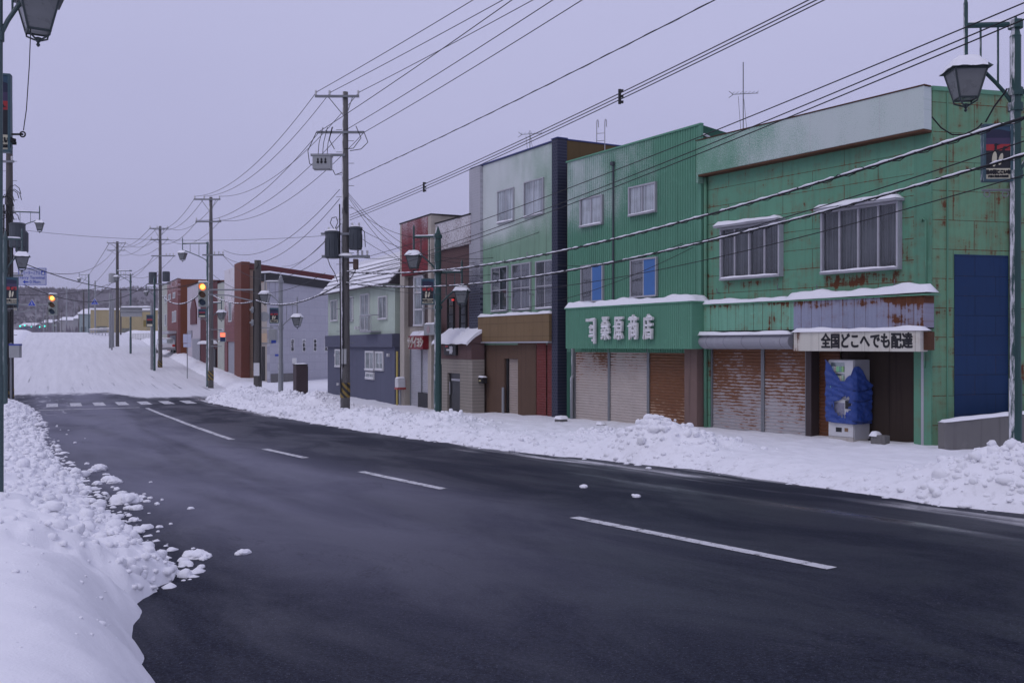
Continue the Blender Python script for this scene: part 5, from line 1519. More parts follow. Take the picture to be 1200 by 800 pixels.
# low houses and roofs beyond the crest, far down the road
for k, (px0, px1, yt, yb, d, c, lb) in enumerate((
    (24, 40, 381, 393, 420, (.10, .11, .17), 'dark low building far down the road at the left of the green lights'),
    (50, 62, 377, 393, 430, (.20, .19, .21), 'grey flat roofed building far down the road'),
    (70, 86, 374, 393, 400, (.30, .29, .30), 'pale grey building far down the road behind thin poles'),
    (86, 100, 372, 392, 360, (.27, .27, .28), 'whitish building beside the grey tank walls down the road'),
    (93, 107, 366, 391, 250, (.24, .29, .29), 'pale green grey building left of the yellow hall'))):
    a = P(px0, yb, d); b = P(px1, yt, d)
    e = empty('far_house', lb, 'building', (a.x, d, min(a.z, 1.5)), .08)
    w_ = b.x-a.x; h_ = b.z-min(a.z, 1.5)
    mb = MB(); mb.box(0, w_, 0, 8, -1, h_-.4); mb.build('wall', simple('far_house_wall', c, .8, .15, sc=.4), e)
    mb = MB(); mb.prism([(-.3, -.4, h_-.4), (w_+.3, -.4, h_-.4), (w_+.3, 4, h_+.8), (-.3, 4, h_+.8)], (0, 0, 0), (0, 0, .25)); mb.prism([(-.3, 8.4, h_-.4), (w_+.3, 8.4, h_-.4), (w_+.3, 4, h_+.8), (-.3, 4, h_+.8)], (0, 0, 0), (0, 0, .24)); mb.build('roof', M['snow'], e)
    mb = MB()
    for j in range(3): mb.box(w_*(.12+.3*j), w_*(.26+.3*j), -.05, -.004, h_*.35, h_*.6)
    mb.build('window', M['glass_d'], e)
# bare roadside trees far down the road
rr = np.random.RandomState(21)
pts = []
for k in range(60):
    px = rr.uniform(28, 104); d = rr.uniform(300, 520)
    p = P(px, 392, d); pts.append((p.x, d, .3))
o = bare_tufts('roadside_scrub', pts, M['twigs'], 5, 11, 9, 12); tag(o, 'bare brown trees and scrub along the road beyond the crest', 'scrub', kind='stuff')

# white car parked by the red house
def car():
    p = P(194, 417, 103)
    e = empty('parked_car', 'white hatchback with red tail lights parked by the red house', 'car', (p.x, p.y, float(zr(99))+.38), R(24))
    body = MB()
    prof = [(-2.0, .35), (-2.02, .62), (-1.93, .92), (-1.62, .98), (-1.2, 1.46), (.55, 1.48), (1.2, 1.02), (1.95, .86), (2.03, .55), (2.0, .32)]
    body.prism([(-.80, y, z) for (y, z) in prof], (0, 0, 0), (1.6, 0, 0)); body.build('body', simple('white_car_paint', (.62, .62, .63), .25, .05, spec=.6), e, bevel=.07)
    g = MB(); g.prism([(-.62, -1.60, 1.02), (.62, -1.60, 1.02), (.56, -1.28, 1.40), (-.56, -1.28, 1.40)], (0, -.02, 0), (0, .05, 0)); g.build('rear_window', M['glass_d'], e)
    for s_ in (-1, 1):
        g = MB(); g.prism([(.805*s_, -1.35, 1.02), (.805*s_, .95, 1.02), (.805*s_, .45, 1.40), (.805*s_, -1.12, 1.40)], (0, 0, 0), (.012*s_, 0, 0)); g.build('side_window', M['glass_d'], e)
        g = MB(); g.box(s_*.62-.14, s_*.62+.14, -2.05, -1.93, .68, .90); g.build('tail_light', simple('red_tail_light', (.45, .015, .012), .3, .1), e, bevel=.02)
        for y_ in (-1.25, 1.3):
            g = MB(); g.tube([(s_*.66, y_, .30), (s_*.82, y_, .30)], .31, 16); w = g.build('wheel', M['black'], e)
            g = MB(); g.tube([(s_*.80, y_, .30), (s_*.832, y_, .30)], .18, 12); g.build('rim', M['alu'], w)
    g = MB(); g.box(-.82, .82, -2.08, -1.96, .34, .56); g.build('bumper', simple('grey_bumper', (.25, .25, .26), .5), e, bevel=.03)
    g = MB(); g.box(-.22, .22, -2.095, -2.082, .60, .72); g.build('number_plate', M['white'], e)
    g = MB(); g.snowcap(-.72, .72, -1.15, .5, 1.475, .12, step=.2); g.build('roof_snow', M['snow'], e, smooth=True)
car()
# ------------------------------------------------------------ street lamps
def heading(y):
    g = float(gk(y)); return math.atan(g)           # lean of the street to the left
def lantern(root, x, z, s=1.0, name='lantern', snow=True):
    """square lantern hanging under an arm: bottom finial at z"""
    b = MB(); k = s
    def ring(r, zz): return [(x+r*c, r*q, zz) for c, q in ((-1, -1), (1, -1), (1, 1), (-1, 1))]
    gl = MB()
    zb, zt = z+.20*k, z+.62*k
    r0, r1 = .135*k, .235*k
    a, c = ring(r0, zb), ring(r1, zt)
    gl.poly(a+c, [(0, 1, 5, 4), (1, 2, 6, 5), (2, 3, 7, 6), (3, 0, 4, 7), (3, 2, 1, 0)])
    fr = MB()
    for i in range(4): fr.tube([a[i], c[i]], .016*k, 5)
    for i in range(4): fr.tube([a[i], a[(i+1) % 4]], .018*k, 5); fr.tube([c[i], c[(i+1) % 4]], .018*k, 5)
    e, t2, t3 = ring(.30*k, zt+.01), ring(.17*k, zt+.15*k), ring(.15*k, zt+.20*k)
    fr.poly(e+t2, [(3, 2, 1, 0), (0, 1, 5, 4), (1, 2, 6, 5), (2, 3, 7, 6), (3, 0, 4, 7)])
    fr.poly(t2+t3, [(0, 1, 5, 4), (1, 2, 6, 5), (2, 3, 7, 6), (3, 0, 4, 7), (4, 5, 6, 7)])
    for i in range(4):
        ax, ay = a[i][0]-x, a[i][1]
        fr.tube([(x+ax, ay, zb), (x+ax*.95, ay*.95, zb-.05*k), (x+ax*.35, ay*.35, zb-.10*k), (x, 0, zb-.12*k)], .013*k, 5)
    fr.lathe([(.012*k, -.20*k), (.028*k, -.175*k), (.014*k, -.15*k), (.045*k, -.11*k), (.05*k, -.085*k), (.012*k, -.07*k)], (x, 0, zb), 8)
    o = fr.build(name, M['lamp_metal'], root)
    gl.build('glass', M['lamp_glass'], o)
    if snow:
        sn = MB(); Pt = []
        n = 8
        for j in range(n+1):
            row = []
            for i in range(n+1):
                u = (i/n*2-1); w = (j/n*2-1); m = max(abs(u), abs(w))
                hh = zt+.02+(.15*k if m < .5 else .15*k*(1-(m-.5)/.5)) + .045*k*math.sqrt(max(0, 1-m**4)) + .008*math.sin(u*7+w*5)
                row.append((x+u*.295*k, w*.295*k, hh))
            Pt.append(row)
        sn.grid(Pt); sn.build('snow_cap', M['snow'], o, smooth=True)
    return o

def lamp_post(name, label, base, rz, hpole, reach, zl, low, zlow, lowreach, mat, s=1.0, pr=.085, group=None, collar=True):
    """post with an arm to the road side (local +x) and a lower arm on the other side"""
    e = empty(name, label, 'street lamp', base, rz, group)
    mb = MB(); mb.tube([(0, 0, -1.0), (0, 0, 1.7)], pr*1.18, 12); mb.tube([(0, 0, 1.7), (0, 0, hpole-.32)], pr, 12)
    mb.lathe([(pr, -.32), (pr*1.05, -.30), (pr*.9, -.28), (.02, .0)], (0, 0, hpole), 12)
    mb.build('pole', M[mat], e, smooth=False)
    za = zl+1.25*s
    def arm(sgn, reach, zl, nm):
        a = MB(); za = zl+1.32*s
        a.tube([(0, 0, za), (sgn*reach, 0, za)], .042*s, 8)
        pts = []
        for k in range(9):
            t = k/8*math.pi/2
            pts.append((sgn*(.02+(reach-.02)*math.sin(t)), 0, za-1.30*s+.95*s*(1-math.cos(t-math.pi/2+math.pi/2))*1.0 if False else za-1.25*s+.80*s*math.sin(t)**.8))
        a.tube(pts, .030*s, 8)
        for f in (.35, .70):
            t = math.asin(f); a.tube([(sgn*reach*f, 0, za), (sgn*reach*f, 0, za-1.25*s+.80*s*f**.8)], .016*s, 6)
        a.tube([(sgn*reach, 0, zl+.80*s), (sgn*reach, 0, za+.34*s)], .035*s, 8); a.lathe([(.035*s, 0), (.012, .10*s)], (sgn*reach, 0, za+.34*s), 8)
        if collar:
            a.tube([(0, 0, za-.06), (0, 0, za+.06)], pr*1.35, 12); a.tube([(0, 0, za-1.32*s), (0, 0, za-1.2*s)], pr*1.35, 12)
        ob = a.build(nm, M[mat], e)
        lantern(e, sgn*reach, zl, s)
        sn = MB(); sn.snowcap(min(0, sgn*reach)+.05, max(0, sgn*reach)-.03, -.03, .03, za+.036*s, .04, step=.05); sn.build('snow', M['snow'], ob, smooth=True)
    arm(1, reach, zl, 'arm')
    if low: arm(-1, lowreach, zlow, 'arm')
    return e

M['print_dark'] = simple('banner_dark_sea', (.014, .016, .022), .5, .4, sc=9)
M['print_purple'] = simple('banner_purple_sky', (.055, .04, .09), .5, .1)
M['print_navy'] = simple('banner_navy_sky', (.018, .02, .05), .5, .1)
M['print_teal'] = simple('banner_teal_sky', (.03, .075, .12), .5, .1)
M['print_red'] = simple('banner_red_sunset', (.36, .03, .035), .5, .1)
M['print_cream'] = simple('banner_cream', (.55, .52, .38), .5, .08)
M['frame_teal'] = poled('banner_frame', (.05, .10, .12), .5, .4)
def banner(label, base, rz, w, h, z0, arm_to, group='sunset bird banners on the lamp posts', detail=True):
    """banner box hung beside a lamp post; local origin on the post axis at its foot"""
    e = empty('banner_sign', label, 'banner sign', base, rz, group)
    x0 = arm_to; x1 = x0+w
    f = MB(); fr = .055*w/.6
    f.box(x0, x1, -.06, .06, z0, z0+fr); f.box(x0, x1, -.06, .06, z0+h-fr, z0+h); f.box(x0, x0+fr, -.061, .061, z0+.002, z0+h-.002); f.box(x1-fr, x1, -.061, .061, z0+.002, z0+h-.002)
    f.build('frame', M['frame_teal'], e, bevel=.008)
    br = MB()
    for z_ in (z0+.08*h, z0+.92*h): br.box(min(0, x1-.02) if x0 < 0 else 0, max(0, x0+.02) if x0 > 0 else 0, -.02, .02, z_-.025, z_+.025)
    br.tube([(0, 0, z0-.14*h), (x0 if abs(x0) > abs(x1) else x1, 0, z0-.14*h)], .018, 6)
    for q in (.30, .85):
        x_ = (x0 if abs(x0) > abs(x1) else x1)*q; rg = MB(); rg.tube([(x_+.045*math.cos(a*.628), 0, z0-.14*h-.06+.045*math.sin(a*.628)) for a in range(11)], .009, 5); rg.build('ring', M['steel_p'], e)
    br.build('bracket', M['steel_p'], e)
    for side in (-1, 1):
        y = .045*side
        pm = MB(); a, b = x0+fr, x1-fr; H_ = h-2*fr
        def band(f0, f1, m, mi, off):
            pm.m = mi
            yy = y+off*side
            pm.face([(a, yy, z0+fr+H_*f0), (b, yy, z0+fr+H_*f0), (b, yy, z0+fr+H_*f1), (a, yy, z0+fr+H_*f1)][::(-side if side else 1)])
        band(0, .20, None, 5, 0); band(.20, .54, None, 0, 0); band(.54, .66, None, 4, 0); band(.66, .78, None, 1, 0); band(.78, .94, None, 2, 0); band(.94, 1, None, 3, 0)
        pm.m = 3; pm.face([(a, y+.003*side, z0+fr+H_*.999), (b, y+.003*side, z0+fr+H_*.90), (b, y+.003*side, z0+fr+H_*.999)])
        if detail:
            def P2(u, v_): return (a+(b-a)*u, y+.005*side, z0+fr+H_*v_)
            def ell(cx, cy, rx, ry, rot, mi, off=.005):
                pm.m = mi; pts = []
                for k in range(18):
                    t = 2*math.pi*k/18; ex, ey = rx*math.cos(t), ry*math.sin(t)
                    q = P2(cx+ex*math.cos(rot)-ey*math.sin(rot)*1.0, cy+(ex*math.sin(rot)+ey*math.cos(rot))*.62)
                    pts.append((q[0], y+off*side, q[2]))
                pm.face(pts)
            for (cx, hx, k) in ((.36, .42, 1), (.62, .78, .82)):
                ell(cx+.02, .40, .125*k, .29*k, -.12 if k == 1 else -.35, 0, .004)       # dark back
                ell(cx-.02, .375, .10*k, .235*k, -.12 if k == 1 else -.35, 5, .006)       # pale breast
                ell((cx+hx)/2+.0, .555 if k == 1 else .53, .055, .13*k, -.15 if k == 1 else -.7, 0, .0055)
                ell(hx-.02, .645 if k == 1 else .59, .075, .05, .2, 0, .007)
                pm.m = 0; q = [P2(hx+.02, .635 if k == 1 else .575), P2(hx+.19, .655 if k == 1 else .575), P2(hx+.02, .665 if k == 1 else .60)]
                pm.face([(p[0], y+.007*side, p[2]) for p in q])
        o = pm.build('print', [M['print_dark'], M['print_purple'], M['print_navy'], M['print_teal'], M['print_red'], M['print_cream']], e)
        if detail:
            rot = 0 if side == -1 else math.pi
            text_mesh('lettering', '星の街ここいな', H_*.082, M['black'], o, facing((a+b)/2, y+.004*side, z0+fr+H_*.125, rot), .001, .008, sx=.82)
            text_mesh('lettering', '夕陽と海鳥の商店街', H_*.045, M['black'], o, facing((a+b)/2, y+.004*side, z0+fr+H_*.045, rot), .001, .004, sx=.95)
    return e

GRP = 'two lantern street lamps along the main street'
# near right
pb = P(1190, 600, 15.2); gb = -.05
lp = lamp_post('street_lamp', 'nearest lamp post on the right, snow down one side, lantern before the green corner shop', (pb.x, pb.y, gb), math.pi-.08, 7.22, .735, 5.78, True, 4.75, .735, 'green_post', 1.0, .080, GRP)
banner('penguin like birds at sunset on the banner hung before the green corner shop', (pb.x, pb.y, gb), -.05, .445, .88, 4.70, -.50)
bpy.data.objects['banner_sign']['label'] = 'largest full banner of two black and cream birds at sunset, before the green corner shop'
# near left
pl_ = P(-2, 545, 12.1); gl_ = .1
lamp_post('street_lamp', 'lamp post cut by the left edge with only the bottom of its lantern in view', (pl_.x, pl_.y, gl_), .55, 7.3, .44, 5.75, False, 0, 0, 'grey_post', .92, .050, GRP)
pb_ = P(-2, 545, 12.45)
banner('bird banner cut in half by the left edge of the picture', (pb_.x, pb_.y, gl_), .25, .34, .98, EYE-(172-HZ)/FPX*12.1-gl_, -.19)
mb = MB(); a = P(14, 157.5, 12.3); b = P(26.5, 157.5, 12.2); mb.tube([a, b], .014, 6); c = P(26.5, 157.5, 12.2)
mb.tube([c+Vector((.032*math.cos(t*.5236), 0, .032*math.sin(t*.5236))) for t in range(13)], .010, 5)
mb.tube([P(36, 33, 12.2), P(34.5, 75, 12.2), P(31, 128, 12.2), P(27.5, 153, 12.2)], .006, 5)
tag(mb.build('lantern_chain', M['wire']), 'thin chain running from the cut off lantern down to a ringed bracket', 'chain')
# second on the left
p2 = P(6, 470, 39.5)
lamp_post('street_lamp', 'lamp post on the left beside the ferry sign, snow on its lantern', (p2.x, p2.y, -.3), .48, 7.0, .60, 5.35, False, 0, 0, 'grey_post', 1.02, .08, GRP)
banner('dark bird banner under the lantern beside the blue lettered ferry sign', (p2.x, p2.y, -.3), .2, .46, 1.1, EYE-(357-HZ)/FPX*39.5+.3, .02)
# by the brick bar
p3 = P(513, 485, 37.5)
lamp_post('street_lamp', 'green lamp post with two lanterns standing before the brown brick bar', (p3.x, p3.y, -.25), math.pi-.12, 6.90, .92, 5.12, True, 3.78, .92, 'green_post', 1.05, .13, GRP)
banner('bird banner on the green lamp post before the brick bar', (p3.x, p3.y, -.25), .0, .50, .98, EYE-(357-HZ)/FPX*37.5+.25, -.62)
# at the side street
p4 = P(329, 465, 54)
lamp_post('street_lamp', 'pale grey lamp post with two lanterns in front of the block wall', (p4.x, p4.y, -.5), math.pi-.1, 6.55, .88, 4.8, True, 3.55, .92, 'steel', 1.0, .12, GRP)
banner('pale snow blurred banner in front of the block wall', (p4.x, p4.y, -.5), .0, .50, .85, EYE-(379-HZ)/FPX*54+.5, -.60)
# tall ones
def tall(px, d, side, label, ytop, ylamp, reach, low=None, mat='grey_post'):
    p = P(px, 440, d); g = float(zr(d)) if d > 20 else 0
    zt_ = EYE-(ytop-HZ)/FPX*d-g; zl = EYE-(ylamp-HZ)/FPX*d-g
    return lamp_post('street_lamp', label, (p.x, p.y, g), math.pi-.1 if side < 0 else .35, zt_, reach, zl, low is not None, (EYE-(low-HZ)/FPX*d-g) if low else 0, .95, mat, .95, .10, GRP)
tall(243.5, 66.5, -1, 'tall lamp post just behind the pole with the traffic signal, lantern high', 283, 307, 1.75, 377)
tall(11, 60, 1, 'tall lamp post among the left hand poles with a small high lantern', 240, 272, 1.65)
tall(153, 106, -1, 'slim dark lamp post on the snowy slope behind the lone wooden pole', 320, 331, 1.55, None)
tall(104, 158, -1, 'farthest lamp post, at the crest of the road left of the yellow hall', 321, 331, 1.6, None)
p5 = P(181, 420, 82)
lamp_post('street_lamp', 'thin green lamp post beside the twin poles left of the red house', (p5.x, p5.y, .3), math.pi-.1, 7.6, .7, 5.9, False, 0, 0, 'green_post', .6, .08, GRP)
banner('small bird banner on the thin green post left of the red house', (p5.x, p5.y, .3), .0, .55, 1.0, EYE-(383-HZ)/FPX*82-.3, -.65, detail=False)
p6 = P(241, 440, 64.5)
banner('bird banner hung under the right hand traffic signal', (P(232.5, 400, 64).x, 64, -.4), .0, .50, .55, EYE-(372-HZ)/FPX*64+.4, .0, detail=False)
p7 = P(14, 400, 52)
banner('small far bird banner among the poles under the ferry sign', (p7.x, p7.y, -.4), .1, .30, .62, EYE-(364-HZ)/FPX*52+.4, .0, detail=False)

# ------------------------------------------------------------ utility poles
def upole(label, px, d, ytop, ybase, r0, r1, mat='concrete_pole', lean=0.0, band=False, name='utility_pole', group='utility poles along the street'):
    p = P(px, 400, d); zt_ = EYE-(ytop-HZ)/FPX*d; zb = EYE-(ybase-HZ)/FPX*d
    e = empty(name, label, 'utility pole', (p.x, p.y, zb), 0, group)
    h = zt_-zb
    mb = MB(); n = 10
    mb.tube([(lean*(h*k/n), 0, -1.0 if k == 0 else h*k/n) for k in range(n+1)], r0, 12, r1)
    o = mb.build('shaft', M[mat], e, smooth=True)
    if band:
        b = MB(); b.tube([(0, 0, .15), (0, 0, .75)], r0*1.03, 12, r0*1.02)
        s = NT('hazard_band'); v = s.obj(); x, y, z = s.sep(v)[:3]
        w = s.math('SINE', s.math('MULTIPLY', s.math('ADD', z, s.math('MULTIPLY', x, 1.1)), 22.0))
        s.fin(s.mix(s.step(w, -.1, .1), (.02, .02, .02), (.22, .15, .03)), .5)
        b.build('hazard_band', s.mat, e)
    st_ = MB()
    k = 1.9
    i = 0
    while k < h-1.2:
        sg = 1 if i % 2 else -1
        st_.tube([(0, 0, k), (sg*(r0+.16), 0, k)], .012, 5); k += .45; i += 1
    if name == 'utility_pole' and d < 50: st_.build('step_bolts', M['steel_p'], e)
    return e, h
def zof(py, d): return EYE-(py-HZ)/FPX*d
def crossarm(e, d, base, z, x0, x1, ins=(), y=-.14, brace=True, both=False, name='crossarm', th=.045, r=.2):
    mb = MB(); zl = z-base
    mb.box(x0, x1, y-th, y+th, zl-th, zl+th)
    if brace:
        for s_, xx in ((-1, x0), (1, x1)):
            if abs(xx) > .4: mb.tube([(xx*.55, y, zl-.03), (s_*.08, y+.03, zl-.72)], .018, 5)
    o = mb.build(name, M['steel_p'], e)
    m2 = MB()
    for xi in ins:
        m2.lathe([(.02, .0), (.045, .02), (.03, .06), (.055, .09), (.035, .13), (.055, .16), (.025, .20)], (xi, y, zl+th), 8)
    if ins: m2.build('insulator', M['insul'], o)
    return o
DK = 40.0
K, hK = upole('big concrete utility pole with two dark transformers before the slate house', 404.5, DK, 108, 470, .20, .115, 'concrete_pole', -.011*0, True)
xK, zK = K.location.x, K.location.z
K.children[0].parent = K
def kx(px): return P(px, 0, DK).x - xK
# the shaft leans slightly to the left going up
crossarm(K, DK, zK, zof(114, DK), kx(370), kx(421.5), (kx(371), kx(387), kx(420.5)))
crossarm(K, DK, zK, zof(156, DK), kx(372), kx(427), (), brace=False)
crossarm(K, DK, zK, zof(182.5, DK), kx(365), kx(405), (), brace=False)
mb = MB(); zz = zof(200, DK)-zK; w0, w1 = kx(368.5), kx(389.5); mb.box(w0, w1, -.42, .02, zz, zz+.55); mb.box(w0-.03, w1+.03, -.45, .05, zz+.52, zz+.58)
sb = mb.build('switch_box', M['box_grey'], K, bevel=.02)
mb = MB()
for q in (.3, .5, .72): mb.lathe([(.05, 0), (.06, .08), (.03, .1), (.05, .16), (.02, .22)], (w0+(w1-w0)*q, -.40, zz+.22), 8)
for q in (.25, .5, .75): mb.tube([(w0+(w1-w0)*q, -.2, zz+.55), (w0+(w1-w0)*q+.05, -.25, zz+1.05), (w0+(w1-w0)*q+.2, -.2, zz+1.7)], .014, 5)
mb.build('bushing', M['black'], sb)
def transformer(px0, px1, y0, y1, nm='transformer'):
    x0, x1 = kx(px0), kx(px1); z0, z1 = zof(y1, DK)-zK, zof(y0, DK)-zK
    r = (x1-x0)/2; c = (x0+x1)/2
    mb = MB(); mb.lathe([(r*.9, 0), (r*.97, .03), (r*.97, z1-z0-.12), (r*1.06, z1-z0-.11), (r*1.06, z1-z0-.03), (r*.7, z1-z0)], (c, -.12, z0), 16)
    for k in range(10):
        a = 2*math.pi*k/10; mb.box(c+r*.95*math.cos(a)-.02, c+r*.95*math.cos(a)+.02, -.12+r*.95*math.sin(a)-.03, -.12+r*.95*math.sin(a)+.03, z0+.1, z1-.3)
    o = mb.build(nm, M['transf'], K, bevel=.01)
    mb = MB()
    for q in (-.5, .5): mb.lathe([(.04, 0), (.055, .05), (.03, .08), (.05, .13), (.02, .18)], (c+r*q, -.12, z1-.02), 8)
    mb.build('bushing', M['insul'], o)
    mb = MB(); mb.snowcap(c-r*.7, c+r*.7, -.12-r*.6, -.12+r*.6, z1-.01, .06, step=.06); mb.build('snow', M['snow'], o, smooth=True)
transformer(381.5, 399, 271, 303); transformer(409.5, 425, 266, 293)
crossarm(K, DK, zK, zof(274.5, DK), kx(377), kx(410), (), brace=False)
crossarm(K, DK, zK, zof(301, DK), kx(378), kx(434), (kx(384), kx(390), kx(396), kx(420), kx(425), kx(431)), brace=False, th=.055)
zz = zof(302, DK)-zK; mb = MB(); mb.snowcap(kx(397), kx(414), -.25, -.02, zz+.06, .12, step=.06); mb.build('snow', M['snow'], K, smooth=True)
mb = MB(); mb.box(kx(415), kx(420.5), -.3, -.05, zof(316, DK)-zK, zof(304, DK)-zK); mb.box(kx(405), kx(416), -.1, -.06, zof(309, DK)-zK, zof(307, DK)-zK); mb.build('junction_box', simple('rusty_junction_box', (.08, .05, .04), .7, .3), K, bevel=.02)
mb = MB(); mb.box(kx(405), kx(408.5), -.2, -.08, zof(250, DK)-zK, zof(232, DK)-zK); mb.tube([(kx(405), -.15, zof(247, DK)-zK), (kx(405), -.15, zof(235, DK)-zK)], .05, 8); mb.build('cable_sleeve', M['black'], K)
mb = MB()
def kpt(px, py, y=-.2): return (kx(px), y, zof(py, DK)-zK)
for pts in (((393, 270), (388, 262), (390, 256), (395, 255), (397, 261), (394, 268)), ((385, 303), (388, 312), (393, 320), (397, 331)), ((418, 316), (413, 325), (406, 334)), ((372, 156), (362, 178), (364, 193), (371, 197)),
            ((427, 155), (432, 168), (424, 176), (411, 178)), ((418, 149), (424, 163), (415, 175), (404, 176)), ((391, 150), (387, 165), (393, 176)), ((424, 269), (428, 272), (429, 290)), ((384, 272), (382, 282), (383, 296)), ((391, 200), (394, 206), (402, 203))):
    dn = []
    for a, b in zip(pts[:-1], pts[1:]):
        for q in range(3): dn.append(kpt(a[0]+(b[0]-a[0])*q/3, a[1]+(b[1]-a[1])*q/3))
    dn.append(kpt(*pts[-1])); mb.tube(dn, .016, 5)
mb.tube([kpt(399, 240, -.19), kpt(400.5, 460, -.21)], .028, 6); mb.tube([kpt(403, 300, -.2), kpt(403.5, 430, -.22)], .02, 6)
mb.build('riser_cable', M['wire'], K, smooth=True)
mb = MB(); mb.box(kx(401), kx(407), -.23, -.2, 1.5, 2.1); mb.build('number_plate', simple('pole_plate', (.35, .36, .36), .5), K)

# pole at 245 px with arms
N1, hN = upole('concrete pole beside the right hand traffic signal with two crossarms at its top', 247, 65, 231, 448, .19, .11, 'concrete_pole', 0, True)
xn, zn = N1.location.x, N1.location.z
def nx(px, d=65): return P(px, 0, d).x-xn
crossarm(N1, 65, zn, zof(234, 65), nx(228), nx(259), (nx(229), nx(240), nx(258)))
crossarm(N1, 65, zn, zof(260, 65), nx(230), nx(260), (nx(231), nx(258)), brace=False)
crossarm(N1, 65, zn, zof(299, 65), nx(238), nx(263), (nx(252), nx(257), nx(262)), brace=False)
mb = MB(); mb.box(nx(236), nx(240), -.3, -.1, zof(345, 65)-zn, zof(332, 65)-zn); mb.build('cabinet', M['box_grey'], N1)
# pole at 187 px
S1, hS = upole('dark utility pole carrying a small transformer beside the red house', 187.5, 86, 265, 433, .20, .12, 'concrete_pole', 0, True)
xs, zs = S1.location.x, S1.location.z
crossarm(S1, 86, zs, zof(268, 86), P(176, 0, 86).x-xs, P(198, 0, 86).x-xs, (-.8, -.2, .7))
crossarm(S1, 86, zs, zof(281, 86), P(177, 0, 86).x-xs, P(198, 0, 86).x-xs, (-.7, .7), brace=False)
crossarm(S1, 86, zs, zof(300, 86), P(178, 0, 86).x-xs, P(206, 0, 86).x-xs, (.6, .9, 1.2), brace=False)
mb = MB(); mb.lathe([(.3, 0), (.34, .04), (.34, .9), (.3, .95)], (-.55, -.2, zof(332, 86)-zs), 12); mb.build('transformer', M['transf'], S1); mb = MB(); mb.lathe([(.3, 0), (.32, .04), (.32, .8), (.28, .86)], (.6, -.2, zof(330, 86)-zs), 12); mb.build('transformer', M['transf'], S1)
mb = MB(); mb.box(-1.0, 1.0, -.25, -.15, zof(333.5, 86)-zs, zof(332.2, 86)-zs); mb.build('platform', M['steel_p'], S1)
# more distant poles
W1_, _ = upole('lone brown pole standing in the snow on the far slope', 137.5, 120, 283, 405, .22, .15, 'concrete_pole_d')
xw, zw = W1_.location.x, W1_.location.z
crossarm(W1_, 120, zw, zof(285, 120), -1.2, 1.1, (-1.1, -.4, 1.0))
crossarm(W1_, 120, zw, zof(293.5, 120), -1.2, 1.0, (-1.1, .9), brace=False)
crossarm(W1_, 120, zw, zof(322, 120), -.3, 2.0, (.8, 1.6), brace=False)
mb = MB(); mb.lathe([(.35, 0), (.4, .05), (.4, 1.0), (.3, 1.1)], (-.55, -.2, zof(331, 120)-zw), 12); mb.build('transformer', M['box_grey'], W1_)
for px, d, yt, yb, r, mt, lb in ((129, 116, 343, 398, .14, 'steel', 'pale snow covered post next to the lone brown pole'), (133, 118, 350, 400, .10, 'steel', 'thin pale post between the snow covered post and the lone brown pole'),
        (111.5, 170, 329, 386, .15, 'steel', 'thin leaning grey pole left of the yellow hall'), (98, 200, 340, 392, .16, 'concrete_pole_d', 'dark plain pole just left of the crest lamp post'),
        (78, 330, 336, 394, .22, 'steel', 'far pole with crossarms in the middle of the road view'), (141.5, 150, 340, 392, .12, 'concrete_pole_d', 'far pole half hidden behind the lone brown pole'),
        (42, 480, 350, 392, .2, 'steel', 'very far thin pole left of the left traffic signal'), (87, 420, 352, 392, .2, 'steel', 'very far thin pole right of the left traffic signal'), (92.5, 260, 358, 392, .14, 'concrete_pole_d', 'short dark far pole under the crest lamp')):
    e, h = upole(lb, px, d, yt, yb, r, r*.8, mt)
    if px in (78, 141.5, 98): crossarm(e, d, e.location.z, zof(yt+2, d), -1.4, 1.4, (-1.2, 1.2), brace=False)
rt = random.Random(4)
for k in range(20):               # thin posts and masts down the road beyond the crest
    px = rt.uniform(50, 104); d = rt.uniform(215, 400); yt = rt.uniform(352, 378)
    p = P(px, yt, d)
    mb = MB(); mb.tube([(0, 0, 0), (0, 0, p.z+.5)], rt.uniform(.10, .20), 6, .08)
    o = mb.build('far_post', M[rt.choice(('steel', 'concrete_pole', 'concrete_pole_d', 'steel'))]); o.location = (p.x, p.y, -.5)
    tag(o, 'thin far upright post beyond the crest of the road', 'post', 'thin posts beyond the crest')
# thick pole carrying signals, at 301 px
Q1, hQ = upole('thick short concrete pole holding the traffic signal arms and a loudspeaker', 302, 56, 305, 459, .24, .19, 'concrete_pole_d', 0, False, 'signal_pole')
xq, zq_ = Q1.location.x, Q1.location.z
def qx(px): return P(px, 0, 56).x-xq
mb = MB(); mb.box(qx(316.5), qx(325.5), -.4, .0, zof(401, 56)-zq_, zof(385.5, 56)-zq_); mb.tube([(0, 0, zof(384, 56)-zq_), (qx(321), -.1, zof(384, 56)-zq_)], .04, 6); mb.tube([(0, 0, zof(402, 56)-zq_), (qx(321), -.1, zof(402, 56)-zq_)], .04, 6); mb.build('control_box', M['box_grey'], Q1, bevel=.03)
mb = MB(); mb.box(qx(320), qx(325.5), -.42, -.403, zof(402, 56)-zq_, zof(398.5, 56)-zq_); mb.build('blue_label', simple('blue_label', (.02, .05, .30), .5), Q1)
for y_ in (363, 378):
    mb = MB(); z_ = zof(y_, 56)-zq_; mb.tube([(-.18, -.1, z_), (-.30, -.1, z_), (-.32, -.1, z_), (-.42, -.1, z_)], [.16, .20, .06, .05], 12); mb.build('loudspeaker', M['box_grey'], Q1)
mb = MB(); z_ = zof(371, 56)-zq_; mb.tube([(qx(310), -.05, z_), (qx(310), -.10, z_)], .28, 18); mb.tube([(0, 0, z_), (qx(310), 0, z_)], .03, 6); mb.build('mirror_back', M['box_grey'], Q1)
mb = MB(); mb.box(-.16, .16, -.27, -.24, zof(440, 56)-zq_, zof(425, 56)-zq_); mb.build('pole_notice', M['white'], Q1)
